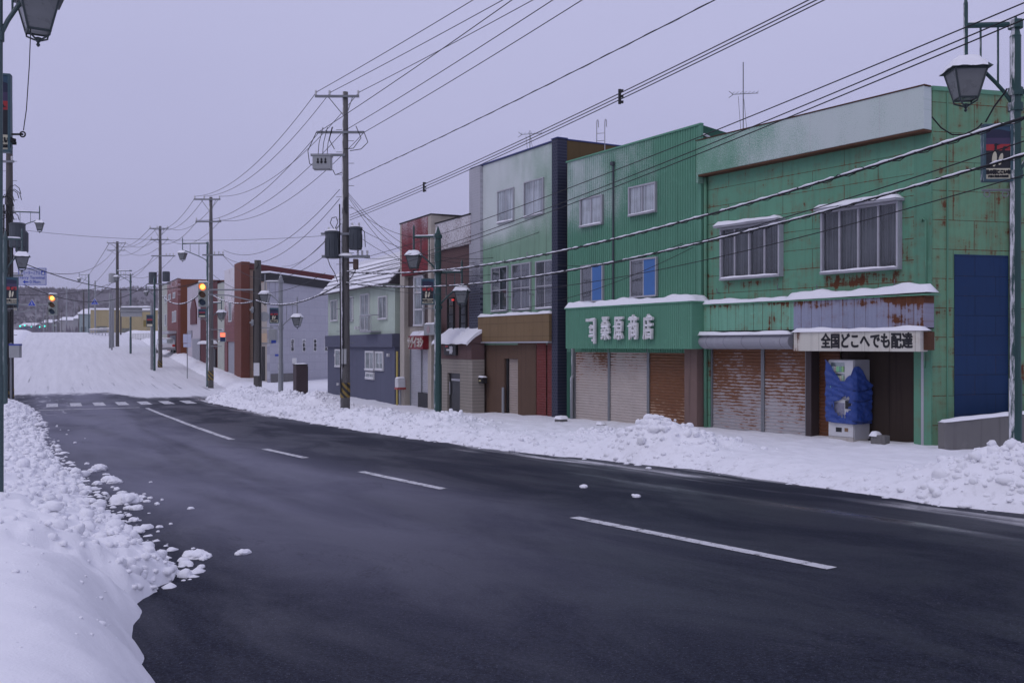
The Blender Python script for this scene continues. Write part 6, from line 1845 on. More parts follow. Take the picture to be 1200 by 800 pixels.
mb = MB(); mb.tube([(-.2, -.1, 1.2), (-.2, -.1, 6.8)], .04, 6); mb.tube([(.18, -.15, 1.0), (.18, -.15, 6.0)], .035, 6); mb.tube([(-.05, -.2, 6.9), (.12, -.22, 7.1), (.05, -.2, 7.3)], .03, 6); mb.build('cable_riser', M['wire'], Q1)
# left edge: big pole with many cables
LU, hLU = upole('tall crowded pole at the left edge wrapped in cables with a transformer', 11, 46.5, 120, 474, .20, .13, 'concrete_pole_d', 0, True)
xl, zl_ = LU.location.x, LU.location.z
def lx(px): return P(px, 0, 46.5).x-xl
mb = MB()
for k in range(16):
    rr_2 = random.Random(k+50); x_ = rr_2.uniform(-.35, .35); z_ = zof(rr_2.uniform(225, 285), 46.5)-zl_; r_ = rr_2.uniform(.12, .4)
    mb.tube([(x_+r_*math.cos(a*.7), -.25, z_+r_*1.3*math.sin(a*.7)) for a in range(7)], .018, 5)
for x_ in (-.18, .02, .16, .26): mb.tube([(x_, -.22, -.5), (x_*.8, -.22, hLU*.66)], .035, 6)
mb.build('cable_loops', M['wire'], LU, smooth=True)
mb = MB(); mb.lathe([(.30, 0), (.35, .05), (.35, 1.05), (.38, 1.08), (.3, 1.15)], (lx(24), -.3, zof(291, 46.5)-zl_), 14); mb.build('transformer', M['transf'], LU); mb = MB(); mb.lathe([(.24, 0), (.28, .05), (.28, .9), (.2, 1.0)], (lx(27), -.1, zof(296, 46.5)-zl_), 12); mb.build('transformer', M['transf'], LU)
for py, a, b in ((190, 4, 18), (249, -6, 20), (272, -8, 30), (300, -2, 34), (323, -4, 28)):
    crossarm(LU, 46.5, zl_, zof(py, 46.5), lx(a), lx(b), (lx(b)-.1,), brace=False, th=.05)
# notice box strapped to it
e = empty('notice_box', 'white notice box with a blue top strapped low on the crowded left pole', 'notice board', (P(18, 419, 46).x, 46.0, zof(419, 46)), 0)
mb = MB(); mb.box(-.24, .24, -.12, .12, 0, .56); mb.build('box', M['box_grey'], e, bevel=.01); mb = MB(); mb.box(-.25, .25, -.13, .13, .562, .64); mb.build('blue_top', simple('blue_box_top', (.04, .06, .28), .5), e)
mb = MB(); mb.tube([(-.3, .2, -2.6), (-.3, .2, .7)], .05, 6); mb.build('post', M['steel_p'], e)

# ------------------------------------------------------------ traffic signals
M['sig_red'] = emis('lit_red_signal_lens', (1.0, .16, .03), 2.0)
M['sig_core'] = emis('hot_centre_of_lit_lens', (1.0, .60, .11), 2.3)
M['sig_amb'] = simple('unlit_amber_lens', (.10, .045, .01), .2, .15)
M['sig_grn'] = simple('unlit_green_lens', (.012, .035, .06), .2, .15)
M['sig_body'] = simple('pale_green_signal_body', (.30, .33, .29), .5, .12)
M['sig_walk'] = emis('lit_red_standing_man', (1.0, .16, .09), 1.9)
M['sig_go'] = emis('lit_green_signal', (.05, 1.0, .78), 1.6)
def signal(label, px, py0, py1, d):
    c = P(px, (py0+py1)/2, d); h = (py1-py0)/FPX*d
    e = empty('traffic_signal', label, 'traffic signal', (c.x, c.y, c.z-h/2), 0.0, 'main street traffic signals on the red')
    w = h*.40
    mb = MB(); mb.box(-w/2, w/2, -.06, .10, 0, h); mb.build('housing', M['sig_body'], e, bevel=.06)
    for k, m in enumerate(('sig_grn', 'sig_amb', 'sig_red')):
        z_ = h*(.19+.31*k); r = w*.33
        mb = MB(); mb.tube([(0, -.062, z_), (0, -.09, z_)], r, 20); o = mb.build('lens', M[m], e)
        if k == 2:
            mb = MB(); mb.tube([(0, -.091, z_), (0, -.10, z_)], r*.72, 20); mb.build('lit_centre', M['sig_core'], o)
        mb = MB(); a = []; b = []
        for q in range(13):
            t = math.pi*(q/12*1.1-.05); a.append((r*1.12*math.cos(t), -.06, z_+r*1.12*math.sin(t))); b.append((r*1.12*math.cos(t), -.06-.30*(.45+.55*math.sin(max(0, min(math.pi, t)))), z_+r*1.08*math.sin(t)-.02))
        mb.grid([a, b]); mb.build('visor', M['sig_body'], e)
    mb = MB(); mb.snowcap(-w/2, w/2, -.08, .1, h+.002, .06, step=.06); mb.build('snow', M['snow'], e, smooth=True)
    return e
signal('traffic signal showing red in front of the far hill, hung from the left', 62, 344.5, 369.5, 60)
signal('traffic signal showing red against the maroon and pale houses', 238, 330.5, 359.5, 55.6)
mb = MB(); z_ = zof(339.5, 56); a = Vector((xq, 56, z_)); mb.tube([a, P(242, 339.5, 55.8)], .045, 8)
mb.tube([Vector((xq, 56, zof(354, 56))), P(268, 346, 55.9), P(243, 345, 55.8)], .035, 8)
o = mb.build('arm', M['steel'], Q1); o.matrix_parent_inverse = Matrix.Translation(-Q1.location)
mb = MB(); p0 = P(15.5, 357, 60.3); mb.tube([P(14, 420, 60.3), P(14, 330, 60.3)], .10, 8); mb.tube([p0, P(59, 357, 60.15)], .045, 8); mb.tube([P(15.5, 367, 60.3), P(47, 361, 60.2), P(47, 357, 60.2)], .03, 6)
tag(mb.build('signal_mast', M['steel']), 'steel mast and arm holding the left traffic signal in front of the hill', 'signal arm')
# pedestrian signal
c = P(261.3, 395, 64.6)
e = empty('pedestrian_signal', 'small pedestrian signal lit red beside the frosted red brown building', 'pedestrian signal', (c.x, c.y, zof(400.5, 64.6)), .15)
mb = MB(); mb.box(-.19, .19, -.1, .1, 0, .62); mb.build('housing', M['sig_body'], e, bevel=.02)
mb = MB(); mb.box(-.15, .15, -.12, -.103, .33, .58); mb.build('red_lens', M['sig_walk'], e)
mb = MB(); mb.box(-.15, .15, -.12, -.103, .04, .28); mb.build('blue_lens', simple('unlit_blue_lens', (.01, .03, .10), .2), e)
for z_ in (.62, .30):
    mb = MB(); mb.box(-.2, .2, -.26, -.1, z_, z_+.025); mb.build('visor', M['sig_body'], e)
for z_ in (.8, .15, -.28):
    mb = MB(); mb.tube([(-.80, .3, z_), (-.1, .06, z_)], .03, 6); mb.build('bracket', M['steel_p'], e)
# far green signals
for px, py, d in ((25, 382, 300), (30.3, 381.3, 330), (38.5, 382.8, 420), (47.5, 383, 420), (53.7, 382, 400), (63.9, 381, 330)):
    c = P(px, py, d)
    e = empty('traffic_signal', 'tiny far traffic signal lit green down the road', 'traffic signal', c, 0, 'far traffic signals on the green')
    s_ = d/330
    mb = MB(); mb.box(-1.0*s_*.6, .55*s_, 0, .25, -.28*s_, .28*s_); mb.build('housing', M['sig_body'], e)
    mb = MB(); mb.tube([(-.35*s_, -.02, 0), (-.35*s_, -.14, 0)], .27*s_, 12); mb.build('lens', M['sig_go'], e)
    mb = MB(); mb.tube([(.6*s_, .15, .1), (2.4*s_, .15, .1), (2.4*s_, .15, -6)], .07*s_, 6); mb.build('arm', M['steel_p'], e)

# ------------------------------------------------------------ signs
M['sign_face'] = simple('pale_sign_face', (.46, .48, .60), .5, .06)
M['sign_blue'] = simple('sign_blue', (.025, .06, .40), .4, .08)
c = P(38, 324, 50); w = 32/FPX*50; h = 20/FPX*50
fs = empty('ferry_sign', 'pale sign with blue lettering and an arrow pointing left to the ferry terminal', 'road sign', (c.x, c.y, c.z), .06)
mb = MB(); mb.box(-w/2, w/2, -.02, .03, -h/2, h/2); bd = mb.build('board', M['sign_face'], fs, bevel=.01)
mb = MB(); q = .02
for (a, b, c_, d_) in ((-w/2, w/2, h/2-q, h/2), (-w/2, w/2, -h/2, -h/2+q), (-w/2, -w/2+q, -h/2+q, h/2-q), (w/2-q, w/2, -h/2+q, h/2-q)): mb.box(a, b, -.026, -.021, c_, d_)
mb.build('border', M['sign_blue'], bd)
text_mesh('lettering', 'フェリーターミナル', h*.29, M['sign_blue'], bd, facing(-w*.11, -.028, h*.20), .001, .003, sx=.50)
text_mesh('lettering', 'Ferry Terminal', h*.25, M['sign_blue'], bd, facing(0, -.028, -h*.07), .001, .003, sx=.95)
text_mesh('lettering', '0.9km', h*.27, M['sign_blue'], bd, facing(w*.10, -.028, -h*.32), .001, .003, sx=.95)
mb = MB(); x_ = -w*.25; z_ = -h*.32; mb.prism([(x_-.12, -.03, z_), (x_, -.03, z_-.10), (x_, -.03, z_+.10)], (0, 0, 0), (0, .006, 0)); mb.box(x_, x_+.16, -.03, -.024, z_-.03, z_+.03); mb.build('arrow', M['sign_blue'], bd)
mb = MB(); mb.box(w*.32, w*.46, -.03, -.022, h*.10, h*.34); o = mb.build('ferry_symbol', M['sign_blue'], bd)
mb = MB(); mb.prism([(w*.335, 0, h*.20), (w*.355, 0, h*.14), (w*.43, 0, h*.14), (w*.447, 0, h*.20)], (0, -.034, 0), (0, .004, 0)); mb.box(w*.365, w*.42, -.034, -.031, h*.205, h*.26); mb.build('ferry_shape', M['white'], o)
mb = MB(); mb.tube([(-w*.9, .12, h*.2), (w*.4, .06, h*.2)], .035, 6); mb.tube([(-w*.9, .12, -h*.25), (w*.4, .06, -h*.25)], .035, 6); mb.tube([(-w*.88, .12, -6.3), (-w*.88, .12, h*.9)], .09, 8); mb.build('post', M['steel'], fs)
def cross_sign(label, px, py, d, s):
    c = P(px, py, d)
    e = empty('crossing_sign', label, 'road sign', c, 0.05)
    mb = MB(); r = s
    mb.prism([(-r, 0, -r*.62), (r, 0, -r*.62), (0, 0, r*1.05)], (0, -.02, 0), (0, .04, 0)); b = mb.build('plate', M['white'], e, bevel=.01)
    mb = MB(); r *= .88; mb.prism([(-r, 0, -r*.60), (r, 0, -r*.60), (0, 0, r*1.0)], (0, -.03, 0), (0, .006, 0)); f = mb.build('blue_field', M['sign_blue'], b)
    mb = MB(); mb.box(-.05*s, .05*s, -.036, -.031, 0, s*.35); mb.lathe([(.01, -.07*s), (.07*s, 0), (.01, .07*s)], (0, -.033, s*.48), 8)
    mb.prism([(-.05*s, 0, .05*s), (.02*s, 0, .05*s), (-.18*s, 0, -.42*s), (-.26*s, 0, -.42*s)], (0, -.036, 0), (0, .005, 0)); mb.prism([(-.02*s, 0, .05*s), (.05*s, 0, .05*s), (.26*s, 0, -.42*s), (.18*s, 0, -.42*s)], (0, -.0365, 0), (0, .005, 0)); mb.build('walking_figure', M['white'], f)
    return e
cross_sign('blue triangular pedestrian crossing sign on the left signal arm', 37.5, 355.5, 60, .26)
o = cross_sign('blue triangular pedestrian crossing sign hung over the far road before the yellow hall', 111, 354, 104, .42)
mb = MB(); mb.tube([P(111, 354, 104.2), P(133, 354.5, 104.2)], .05, 6); mb.tube([P(131, 410, 104.2), P(131, 345, 104.2)], .09, 6); tag(mb.build('sign_mast', M['steel']), 'thin mast and arm holding the far blue triangle sign over the road', 'sign arm')
# overhead road sign seen from behind
e = empty('overhead_sign', 'grey overhead road sign seen from behind on a cantilever mast', 'road sign', P(178, 430, 83), 0)
e.location.z = float(zr(82))
zb_ = e.location.z
ox = e.location.x
def gx_(px): return P(px, 0, 83).x-ox
mb = MB(); mb.tube([(0, 0, -.5), (0, 0, zof(358, 83)-zb_)], .13, 10); mb.build('mast', M['steel'], e)
mb = MB()
for py in (360.5, 364.5): mb.tube([(0, 0, zof(py, 83)-zb_), (gx_(141), 0, zof(py, 83)-zb_)], .055, 8)
mb.build('arm', M['steel'], e)
mb = MB(); mb.box(gx_(141), gx_(166), .08, .14, zof(371, 83)-zb_, zof(358, 83)-zb_); mb.build('panel', M['box_grey'], e)
mb = MB(); mb.snowcap(gx_(141), gx_(178), -.06, .1, zof(360, 83)-zb_, .1, step=.2); mb.build('snow', M['snow'], e, smooth=True)
mb = MB(); mb.box(gx_(168), gx_(174), .0, .1, zof(383, 83)-zb_, zof(375, 83)-zb_); mb.build('small_panel', simple('yellow_dark_panel', (.22, .17, .05), .5, .5), e)
# square sign back on a thin post by the arch house
c = P(219.5, 440, 73)
e = empty('small_sign', 'pale square sign seen from behind on a thin post in the snow', 'road sign', (c.x, c.y, zof(437, 73)), 0)
mb = MB(); mb.tube([(0, 0, -.4), (0, 0, 3.0)], .035, 6); mb.build('post', M['steel'], e)
mb = MB(); mb.box(-.30, .30, -.03, .0, 2.2, 2.85); mb.build('panel', M['sign_face'], e); mb = MB(); mb.box(-.28, .28, -.032, .0, 1.9, 2.15); mb.build('sub_panel', M['sign_face'], e)

# ------------------------------------------------------------ things on the right pavement
# brown information pillar
c = P(352, 462, 52)
e = empty('brown_pillar_sign', 'dark brown upright cabinet standing alone in the snow before the block wall', 'cabinet', (c.x, c.y, zof(466, 52)), .55)
w = .62
mb = MB(); mb.box(-w/2, w/2, -.25, .25, .12, 1.72); mb.build('body', simple('dark_brown_cabinet', (.060, .040, .042), .6, .2), e, bevel=.015)
mb = MB(); mb.box(w/2+.002, w/2+.03, -.22, .22, .2, 1.66); mb.build('black_panel', M['black'], e)
mb = MB(); mb.box(-w/2-.02, w/2+.02, -.27, .27, 1.722, 1.76); mb.build('top', M['black'], e)
for x_ in (-.25, .25):
    mb = MB(); mb.tube([(x_, .1, -.4), (x_, .1, .12)], .03, 6); mb.build('leg', M['black'], e)
mb = MB(); mb.snowcap(-w/2, w/2, -.26, .26, 1.762, .04); mb.build('snow', M['snow'], e, smooth=True)
c = P(345, 432, 62)
e = empty('garden_lamp', 'small white box lamp on a short post behind the brown cabinet', 'lamp', (c.x, c.y, zof(450, 62)), 0)
mb = MB(); mb.tube([(0, 0, -.5), (0, 0, 1.3)], .05, 8); mb.build('post', M['steel'], e); mb = MB(); mb.box(-.12, .12, -.12, .12, 1.3, 1.62); mb.build('head', M['white'], e, bevel=.02)
# white box on a post by the slate house
c = P(469, 475, 43.8)
e = empty('post_box', 'white post box with a red base on a grey post beside the slate house', 'post box', (c.x, c.y, zof(476, 43.8)), .5)
mb = MB(); mb.tube([(0, 0, -.4), (0, 0, .78)], .06, 8); mb.build('post', M['steel'], e)
mb = MB(); mb.box(-.20, .20, -.17, .17, .80, 1.22); b = mb.build('box', M['white'], e, bevel=.05)
mb = MB(); mb.box(-.21, .21, -.18, .18, .74, .84); mb.build('red_base', simple('faded_red_base', (.35, .07, .06), .5), e, bevel=.02)
mb = MB(); mb.box(.202, .22, -.15, .15, .9, 1.15); mb.build('red_side', simple('faded_red_side', (.38, .12, .10), .5), e)
mb = MB(); mb.snowcap(-.2, .2, -.17, .17, 1.222, .07, step=.06); mb.build('snow', M['snow'], e, smooth=True)

# vending machine with its torn tarp
vw, vdp, vh = .70, .56, 1.84
uv_ = A.u(972, -.30)
pv = A.world(uv_, -.34, 0)
zv = zof(516, pv.y-.2)
V = empty('vending_machine', 'white drinks vending machine half wrapped in a torn blue tarp', 'vending machine', (pv.x, pv.y, zv), A.root.rotation_euler.z)
M['vm'] = wall('dirty_white_machine', (.56, .56, .56), .4, .06, .12, grime=.15)
M['vm_side'] = simple('grey_machine_side', (.37, .37, .39), .5, .08)
mb = MB(); mb.box(0, vw, .03, vdp, .05, vh); mb.build('cabinet', M['vm_side'], V, bevel=.012)
mb = MB(); mb.box(.012, vw-.012, -.012, .028, .10, vh-.012); dr = mb.build('door', M['vm'], V, bevel=.012)
mb = MB(); mb.box(.09, vw*.66, -.0145, -.013, vh*.60, vh*.965); o = mb.build('display_window', M['glass_d'], dr)
mb = MB()
for k in range(3):
    mb.box(.08, vw*.67, -.024, -.0155, vh*.60+k*.21, vh*.60+k*.21+.035)
mb.build('shelf_edge', M['white'], o)
s = NT('row_of_cans'); x, y, z = s.sep(s.obj())[:3]
cell = s.math('FLOOR', s.math('MULTIPLY', x, 15)); wn = s.n('ShaderNodeTexWhiteNoise', noise_dimensions='2D'); s.set(wn.inputs['Vector'], s.comb(cell, s.math('FLOOR', s.math('MULTIPLY', z, 4.7))))
s.fin(s.mix(.55, wn.outputs['Color'], (.25, .27, .33)), .4)
for k in range(3):
    for j in range(7):
        mb = MB(); mb.lathe([(.022, 0), (.028, .01), (.028, .10), (.018, .125)], (.105+j*.054, -.030, vh*.60+k*.21+.037), 8); mb.build('drink_can', s.mat, o)
mb = MB(); mb.box(vw*.70, vw*.92, -.030, -.0145, vh*.40, vh*.50); mb.build('coin_slot', M['black'], dr)
mb = MB(); mb.box(vw*.72, vw*.90, -.022, -.0145, vh*.28, vh*.36); mb.build('sticker', simple('blue_sticker', (.06, .10, .45), .4, .3, sc=20), dr)
mb = MB(); mb.box(.08, .46, -.016, -.0125, vh*.30, vh*.47); mb.build('price_panel', simple('grey_panel', (.22, .22, .28), .4, .5, sc=14), dr)
mb = MB(); mb.box(vw*.32, vw*.55, -.016, -.0125, vh*.11, vh*.165); mb.build('delivery_flap', M['black'], dr)
mb = MB(); mb.box(vw*.66, vw*.80, -.016, -.0125, vh*.12, vh*.165); mb.build('change_tray', simple('rusty_tray', (.20, .12, .06), .6, .4), dr)
mb = MB(); mb.box(.01, vw-.01, -.004, .5, 0, .095); mb.build('base', wall('rusted_white_base', (.45, .43, .40), .6, .1, .62), V)
# tarp: cloth laid round the front and the right side, sagging low at the middle
def tarp():
    nu, nv_ = 90, 60
    L1 = vw+.04; L2 = vdp+.02; tot = L1+L2
    Pt = []
    rr_3 = np.random.RandomState(8)
    for j in range(nv_+1):
        row = []
        for i in range(nu+1):
            s_ = tot*i/nu
            # upper edge: high at both edges of the front, low V in the middle-left, then high peak, falling along the side
            f = s_/tot
            top = np.interp(f, [0, .03, .10, .22, .34, .42, .50, .55, .62, .72, .86, 1], [1.84, 1.84, 1.76, 1.54, 1.36, 1.36, 1.50, 1.68, 1.70, 1.60, 1.38, 1.26])
            bot = np.interp(f, [0, .2, .5, 1], [.43, .41, .40, .40])
            v = j/nv_
            z_ = bot+(top-bot)*v
            wr = .030*float(fbm(np.array([s_*5.0+z_*2.5]), np.array([z_*4.5-s_*2.0]), 4)[0]) + .022*math.sin((z_*13+s_*9)+2*math.sin(s_*6))*.5 + .012*math.sin(z_*38+s_*17)
            rope = sum(math.exp(-((z_-(zz+.05*math.sin(s_*4+zz)))/.022)**2) for zz in (.95, 1.18, .47))
            off = .060 + wr*.9*(1-.8*min(1, rope)) - .02*min(1, rope) + .03*math.exp(-((top-z_)/.07)**2)
            if s_ < L1: x_, y_ = s_-.02, -.018-off
            else: x_, y_ = vw+off*.9, (s_-L1)-.01
            cr = .09
            if abs(s_-L1) < cr:
                t = (s_-L1+cr)/(2*cr)*math.pi/2
                x_ = vw+.02-cr+(cr)*math.sin(t)*1.0+off*.7; y_ = -.018-off*(1-t/1.57)+cr*(1-math.cos(t))*.9
            row.append((x_, y_, z_))
        Pt.append(row)
    return Pt
s = NT('blue_tarpaulin'); v = s.obj()
c_ = s.mix(s.noise(v, (5, 5, 5), 5, .6), (.014, .040, .19), (.028, .075, .31))
s.bump(s.math('ADD', s.math('MULTIPLY', s.noise(v, (16, 16, 10), 5, .65), .8), s.math('MULTIPLY', s.noise(v, (90, 90, 90), 2), .2)), .9, .03)
M['tarp'] = s.fin(c_, .36, 0, .45)
Pt = tarp()
mb = MB()
# leave the torn hole over the buttons
a_, b_ = len(Pt), len(Pt[0])
vsx = [p for r in Pt for p in r]
fs_ = []
for i in range(a_-1):
    for j in range(b_-1):
        p = Pt[i][j]
        if p[1] < -.0 and ((p[0]-.44)/.24)**2 + ((p[2]-.80)/.24)**2 < 1 + .35*math.sin(j*1.1)+.2*math.sin(i*.9+j*.4) and p[0] < .69 and p[2] < .99-.10*math.sin(p[0]*7): continue
        fs_.append((i*b_+j, i*b_+j+1, (i+1)*b_+j+1, (i+1)*b_+j))
mb.poly(vsx, fs_)
tp = mb.build('tarp', M['tarp'], None, smooth=True)
tp.location = V.location; tp.rotation_euler = V.rotation_euler
tag(tp, 'torn bright blue tarp tied around the white vending machine', 'tarp')
sol = tp.modifiers.new('thickness', 'SOLIDIFY'); sol.thickness = .004
mb = MB()
for zz in (.95, 1.18, .47):
    pts = []
    for k in range(26):
        s_ = (vw+vdp)*k/25; z_ = zz+.05*math.sin(s_*4+zz)
        pts.append((s_-.02, -.045, z_) if s_ < vw+.0 else (vw+.042, s_-vw-.03, z_))
    mb.tube(pts, .007, 5)
mb.build('rope', simple('dark_rope', (.02, .03, .08), .8), tp)
# snow wedge, broken concrete block by the machine
pw = A.world(A.u(1026, -.35), -.35, 0)
e = empty('concrete_block', 'short concrete block capped with snow beside the vending machine', 'concrete block', (pw.x, pw.y, zof(517, pw.y)), A.root.rotation_euler.z)
mb = MB(); mb.box(-.06, .30, -.10, .10, -.1, .15); mb.build('block', M['concrete'], e, bevel=.02); mb = MB(); mb.snowcap(-.10, .12, -.12, .11, .12, .11, step=.05); mb.build('snow', M['snow'], e, smooth=True)
# low concrete wall beside the corner shop
dx = A.X*sx + A.Y*sy
p0 = P(1103, 515, 20.1); t_ang = math.atan2(dx.y, dx.x)
e = empty('low_wall', 'low grey concrete wall topped with snow in front of the blue painted wall', 'wall', (p0.x, p0.y, zof(516, 20.1)), t_ang)
mb = MB(); mb.prism([(0, -.1, -.5), (3.6, -.1, -.5), (3.6, -.1, .62), (0, -.1, .37)], (0, 0, 0), (0, .2, 0)); mb.build('wall', M['concrete'], e, bevel=.01)
mb = MB(); mb.snowcap(-.01, 3.6, -.11, .11, .372, .05, slope=.25, step=.08); mb.build('snow', M['snow'], e, smooth=True)
# little grey bollard stones before the cream shutters
for px, py, d, lb in ((657.5, 494, 30.6, 'small snow capped meter box at the foot of the right lattice pillar'), (704, 497, 28.6, 'small snowy stone at the foot of the cream shutters')):
    c = P(px, py, d)
    e = empty('small_stone' if px > 700 else 'gas_meter', lb, 'stone' if px > 700 else 'meter', (c.x, c.y, c.z-.20), -1.0)
    k = .16 if px > 700 else .24
    mb = MB(); mb.box(-k*.7, k*.7, -k*.6, k*.6, -.2, k*1.2); mb.build('body', M['concrete'], e, bevel=.04); mb = MB(); mb.snowcap(-k*.8, k*.8, -k*.7, k*.7, k*1.2, k*.6, step=.05); mb.build('snow', M['snow'], e, smooth=True)

# ------------------------------------------------------------ aerials and ladder on the roofs
def aerial(label, px, py0, py1, d, s, boom_y, tilt):
    c = P(px, py1, d); h = (py1-py0)/FPX*d
    e = empty('tv_aerial', label, 'tv aerial', (c.x, c.y, c.z), tilt)
    mb = MB(); mb.tube([(0, 0, -1.0), (0, 0, h)], .017, 6); mb.build('mast', M['steel_p'], e)
    zb = h*boom_y
    mb = MB(); mb.tube([(-.55*s, 0, zb), (.75*s, 0, zb+.10*s)], .012, 5)
    for k in range(7):
        x_ = -.5*s+1.2*s*k/6; mb.tube([(x_, -.22*s, zb+.05+.07*s*k/6), (x_, .22*s, zb+.05+.07*s*k/6)], .008, 4)
    mb.tube([(-.5*s, 0, zb), (-.72*s, 0, zb-.16*s)], .01, 4); mb.tube([(-.5*s, 0, zb), (-.72*s, 0, zb+.16*s)], .01, 4)
    mb.build('boom', M['steel_p'], e)
    mb = MB(); mb.tube([(-.25*s, 0, zb-.05), (-.02, 0, -.6)], .006, 4); mb.tube([(.02, 0, zb*.9), (.5*s, .3, -.8)], .006, 4); mb.build('stay_wire', M['wire'], e)
aerial('tall tv aerial on a mast above the green corner shop', 871, 73, 158, 30, .62, .55, .1)
aerial('small tv aerial on the roof of the pale green shop', 621, 153, 178, 38, .62, .80, .05)
c = P(704, 165, 33.5)
e = empty('roof_ladder', 'pale steel ladder rails curving over the roof edge by the brown wing wall', 'ladder', (c.x, c.y, c.z), -.35)
for x_ in (-.14, .14):
    mb = MB(); mb.tube([(x_, 0, -1.6), (x_, 0, .60), (x_, .03, .70), (x_, .12, .74), (x_, .2, .70), (x_, .22, .5)], .018, 6); mb.build('rail', M['alu'], e)
mb = MB()
for k in range(8): mb.tube([(-.14, 0, -1.5+.25*k), (.14, 0, -1.5+.25*k)], .012, 5)
mb.build('rung', M['alu'], e)
# ------------------------------------------------------------ wires
def wire(label, group, a, b, sag, r=.011, name='power_line', n=28, snow=False, ext=0.0, twist=False, dash=None):
    a, b = Vector(a), Vector(b)
    pts = [a.lerp(b, k/n) - Vector((0, 0, sag*4*(k/n)*(1-k/n))) for k in range(n+1)]
    mb = MB(); mb.tube(pts, r, 5)
    if twist:
        q = []
        m = n*6
        for k in range(m+1):
            f = k/m; p = a.lerp(b, f) - Vector((0, 0, sag*4*f*(1-f))); q.append(p+Vector((.6*math.cos(k*1.3), .6*math.sin(k*1.3), math.sin(k*1.3)))*(r*2.0))
        mb.tube(q, r*.35, 4)
    o = mb.build(name, M['wire'], None, smooth=True)
    tag(o, label, 'cable' if 'cable' in name else 'wire', group)
    if snow:
        rr_ = random.Random(int(a.x*10+b.z*100)); m = n*8
        sn = MB(); k = 0
        while k < m-3:
            L_ = rr_.randint(8, 40); j = min(m, k+L_)
            seg = []
            rad = []
            for i in range(k, j+1):
                f = i/m; p = a.lerp(b, f) - Vector((0, 0, sag*4*f*(1-f))); seg.append(p+Vector((-.3*r, 0, r*.85+.004*math.sin(i*1.7)))); rad.append(r*(.75+.25*math.sin(i*.8+k))*(1.0 if k < i < j else .35))
            if len(seg) > 2: sn.tube(seg, rad, 6)
            k = j + rr_.randint(1, 4)
        sn.build('snow', M['snow'], o, smooth=True)
    return o
def past(a, px, py, d, ybeyond=-14):
    """extend the line a -> P(px,py,d) until it has passed above the camera"""
    b = P(px, py, d); f = (ybeyond-a.y)/(b.y-a.y)
    return a.lerp(b, f)
GH = 'high voltage lines from the big pole over the street'
def kp(px, py): return P(px, py, DK-.14)
lab = 'thin black high voltage line rising up right from the crossarms of the big pole'
for (a, px, d) in (((371, 108), 525, 29.2), ((387, 108.5), 557, 29.2), ((420.5, 108.5), 592, 29.2), ((373, 155), 566, 25.2), ((406, 152), 611, 25.2), ((427, 155), 644, 25.2)):
    A0 = kp(*a); wire(lab, GH, A0, past(A0, px, 4, d), .55, .0125)
A0 = P(407, 212, DK); wire('twisted black line running from the middle of the big pole to the top edge', None, A0, past(A0, 775, 6, 20.5), .5, .012, twist=True)
lab = 'one of three close parallel black lines with small spacers above the tall pale green shop'
for k in range(3):
    A0 = P(410, 252+3*k, DK); B0 = P(846+8.5*k, 4, 18.0); f = (-14-A0.y)/(B0.y-A0.y)
    wire(lab, 'three parallel lines with spacers', A0, A0.lerp(B0, f), .75, .011)
for px, py, d in ((726.5, 92, 22.8), (496.5, 225, 34.2)):
    a3 = P(410, 255, DK); b3 = P(854.5, 4, 18.0); b3 = a3.lerp(b3, (-14-a3.y)/(b3.y-a3.y))
    c = min((a3.lerp(b3, f/2000) - Vector((0, 0, .75*4*(f/2000)*(1-f/2000))) for f in range(1, 1600)), key=lambda q: abs((600+q.x/q.y*FPX if q.y > 1 else 9e9)-px))
    mb = MB(); mb.box(c.x-.03, c.x+.03, c.y-.02, c.y+.02, c.z-.16, c.z+.16)
    for q in (-.14, -.02, .10): mb.box(c.x-.03, c.x+.08, c.y-.03, c.y+.03, c.z+q, c.z+q+.05)
    tag(mb.build('line_spacer', M['black']), 'small black spacer clamped on the three parallel lines ' + ('near the top middle' if px > 600 else 'by the brick bar roof'), 'spacer')
# low voltage lines to the upper right
lab = 'thin black line rising past the green shops to the top right corner'
for a, px, py, d in (((434, 300), 1128, 3, 13.2), ((431, 316), 1155, 3, 12.6), ((426, 322), 1152, 12, 12.6)):
    A0 = P(*a, DK); wire(lab, 'lines past the green shops to the top right', A0, past(A0, px, py, d, 2), .42, .010)
# heavy telephone cables carrying snow
A0 = P(406, 318, DK); B0 = past(A0, 1190, 98, 12.6, 8); wire('upper thick telephone cable loaded with snow crossing in front of the shops', None, A0, B0, .95, .021, 'telephone_cable', 60, True, twist=True)
A0 = P(405, 331, DK); B0 = past(A0, 1190, 139, 12.6, 8); wire('lower thick telephone cable loaded with snow crossing in front of the shops', None, A0, B0, 1.0, .018, 'telephone_cable', 60, True, twist=True)
A0 = P(406, 330, DK); B0 = past(A0, 1190, 150, 12.6, 8); wire('thin dark cable hanging under the two snowy telephone cables', None, A0, B0, 1.28, .008, 'telephone_cable', 50)
A0 = P(408, 326, DK); B0 = past(A0, 1190, 112, 12.6, 8); wire('thin dark cable just above the lower snowy telephone cable', None, A0, B0, 1.25, .009, 'telephone_cable', 50)
# loop of cable by the near lamp
mb = MB(); pts = [P(1092, 137, 14), P(1103, 150, 14), P(1116, 158, 14), P(1130, 158, 14), P(1146, 150, 13.6), P(1152, 143, 13.4)]
sm = []
for a, b in zip(pts[:-1], pts[1:]):
    for q in range(4): sm.append(a.lerp(b, q/4))
mb.tube(sm, .011, 5); mb.tube([P(1155, 143, 13.3), P(1165, 125, 13.1), P(1178, 108, 12.8), P(1180, 104, 12.8)], .012, 5)
tag(mb.build('cable_loop', M['wire'], smooth=True), 'slack cable loop hanging between the snowy telephone cables near the right lantern', 'cable')
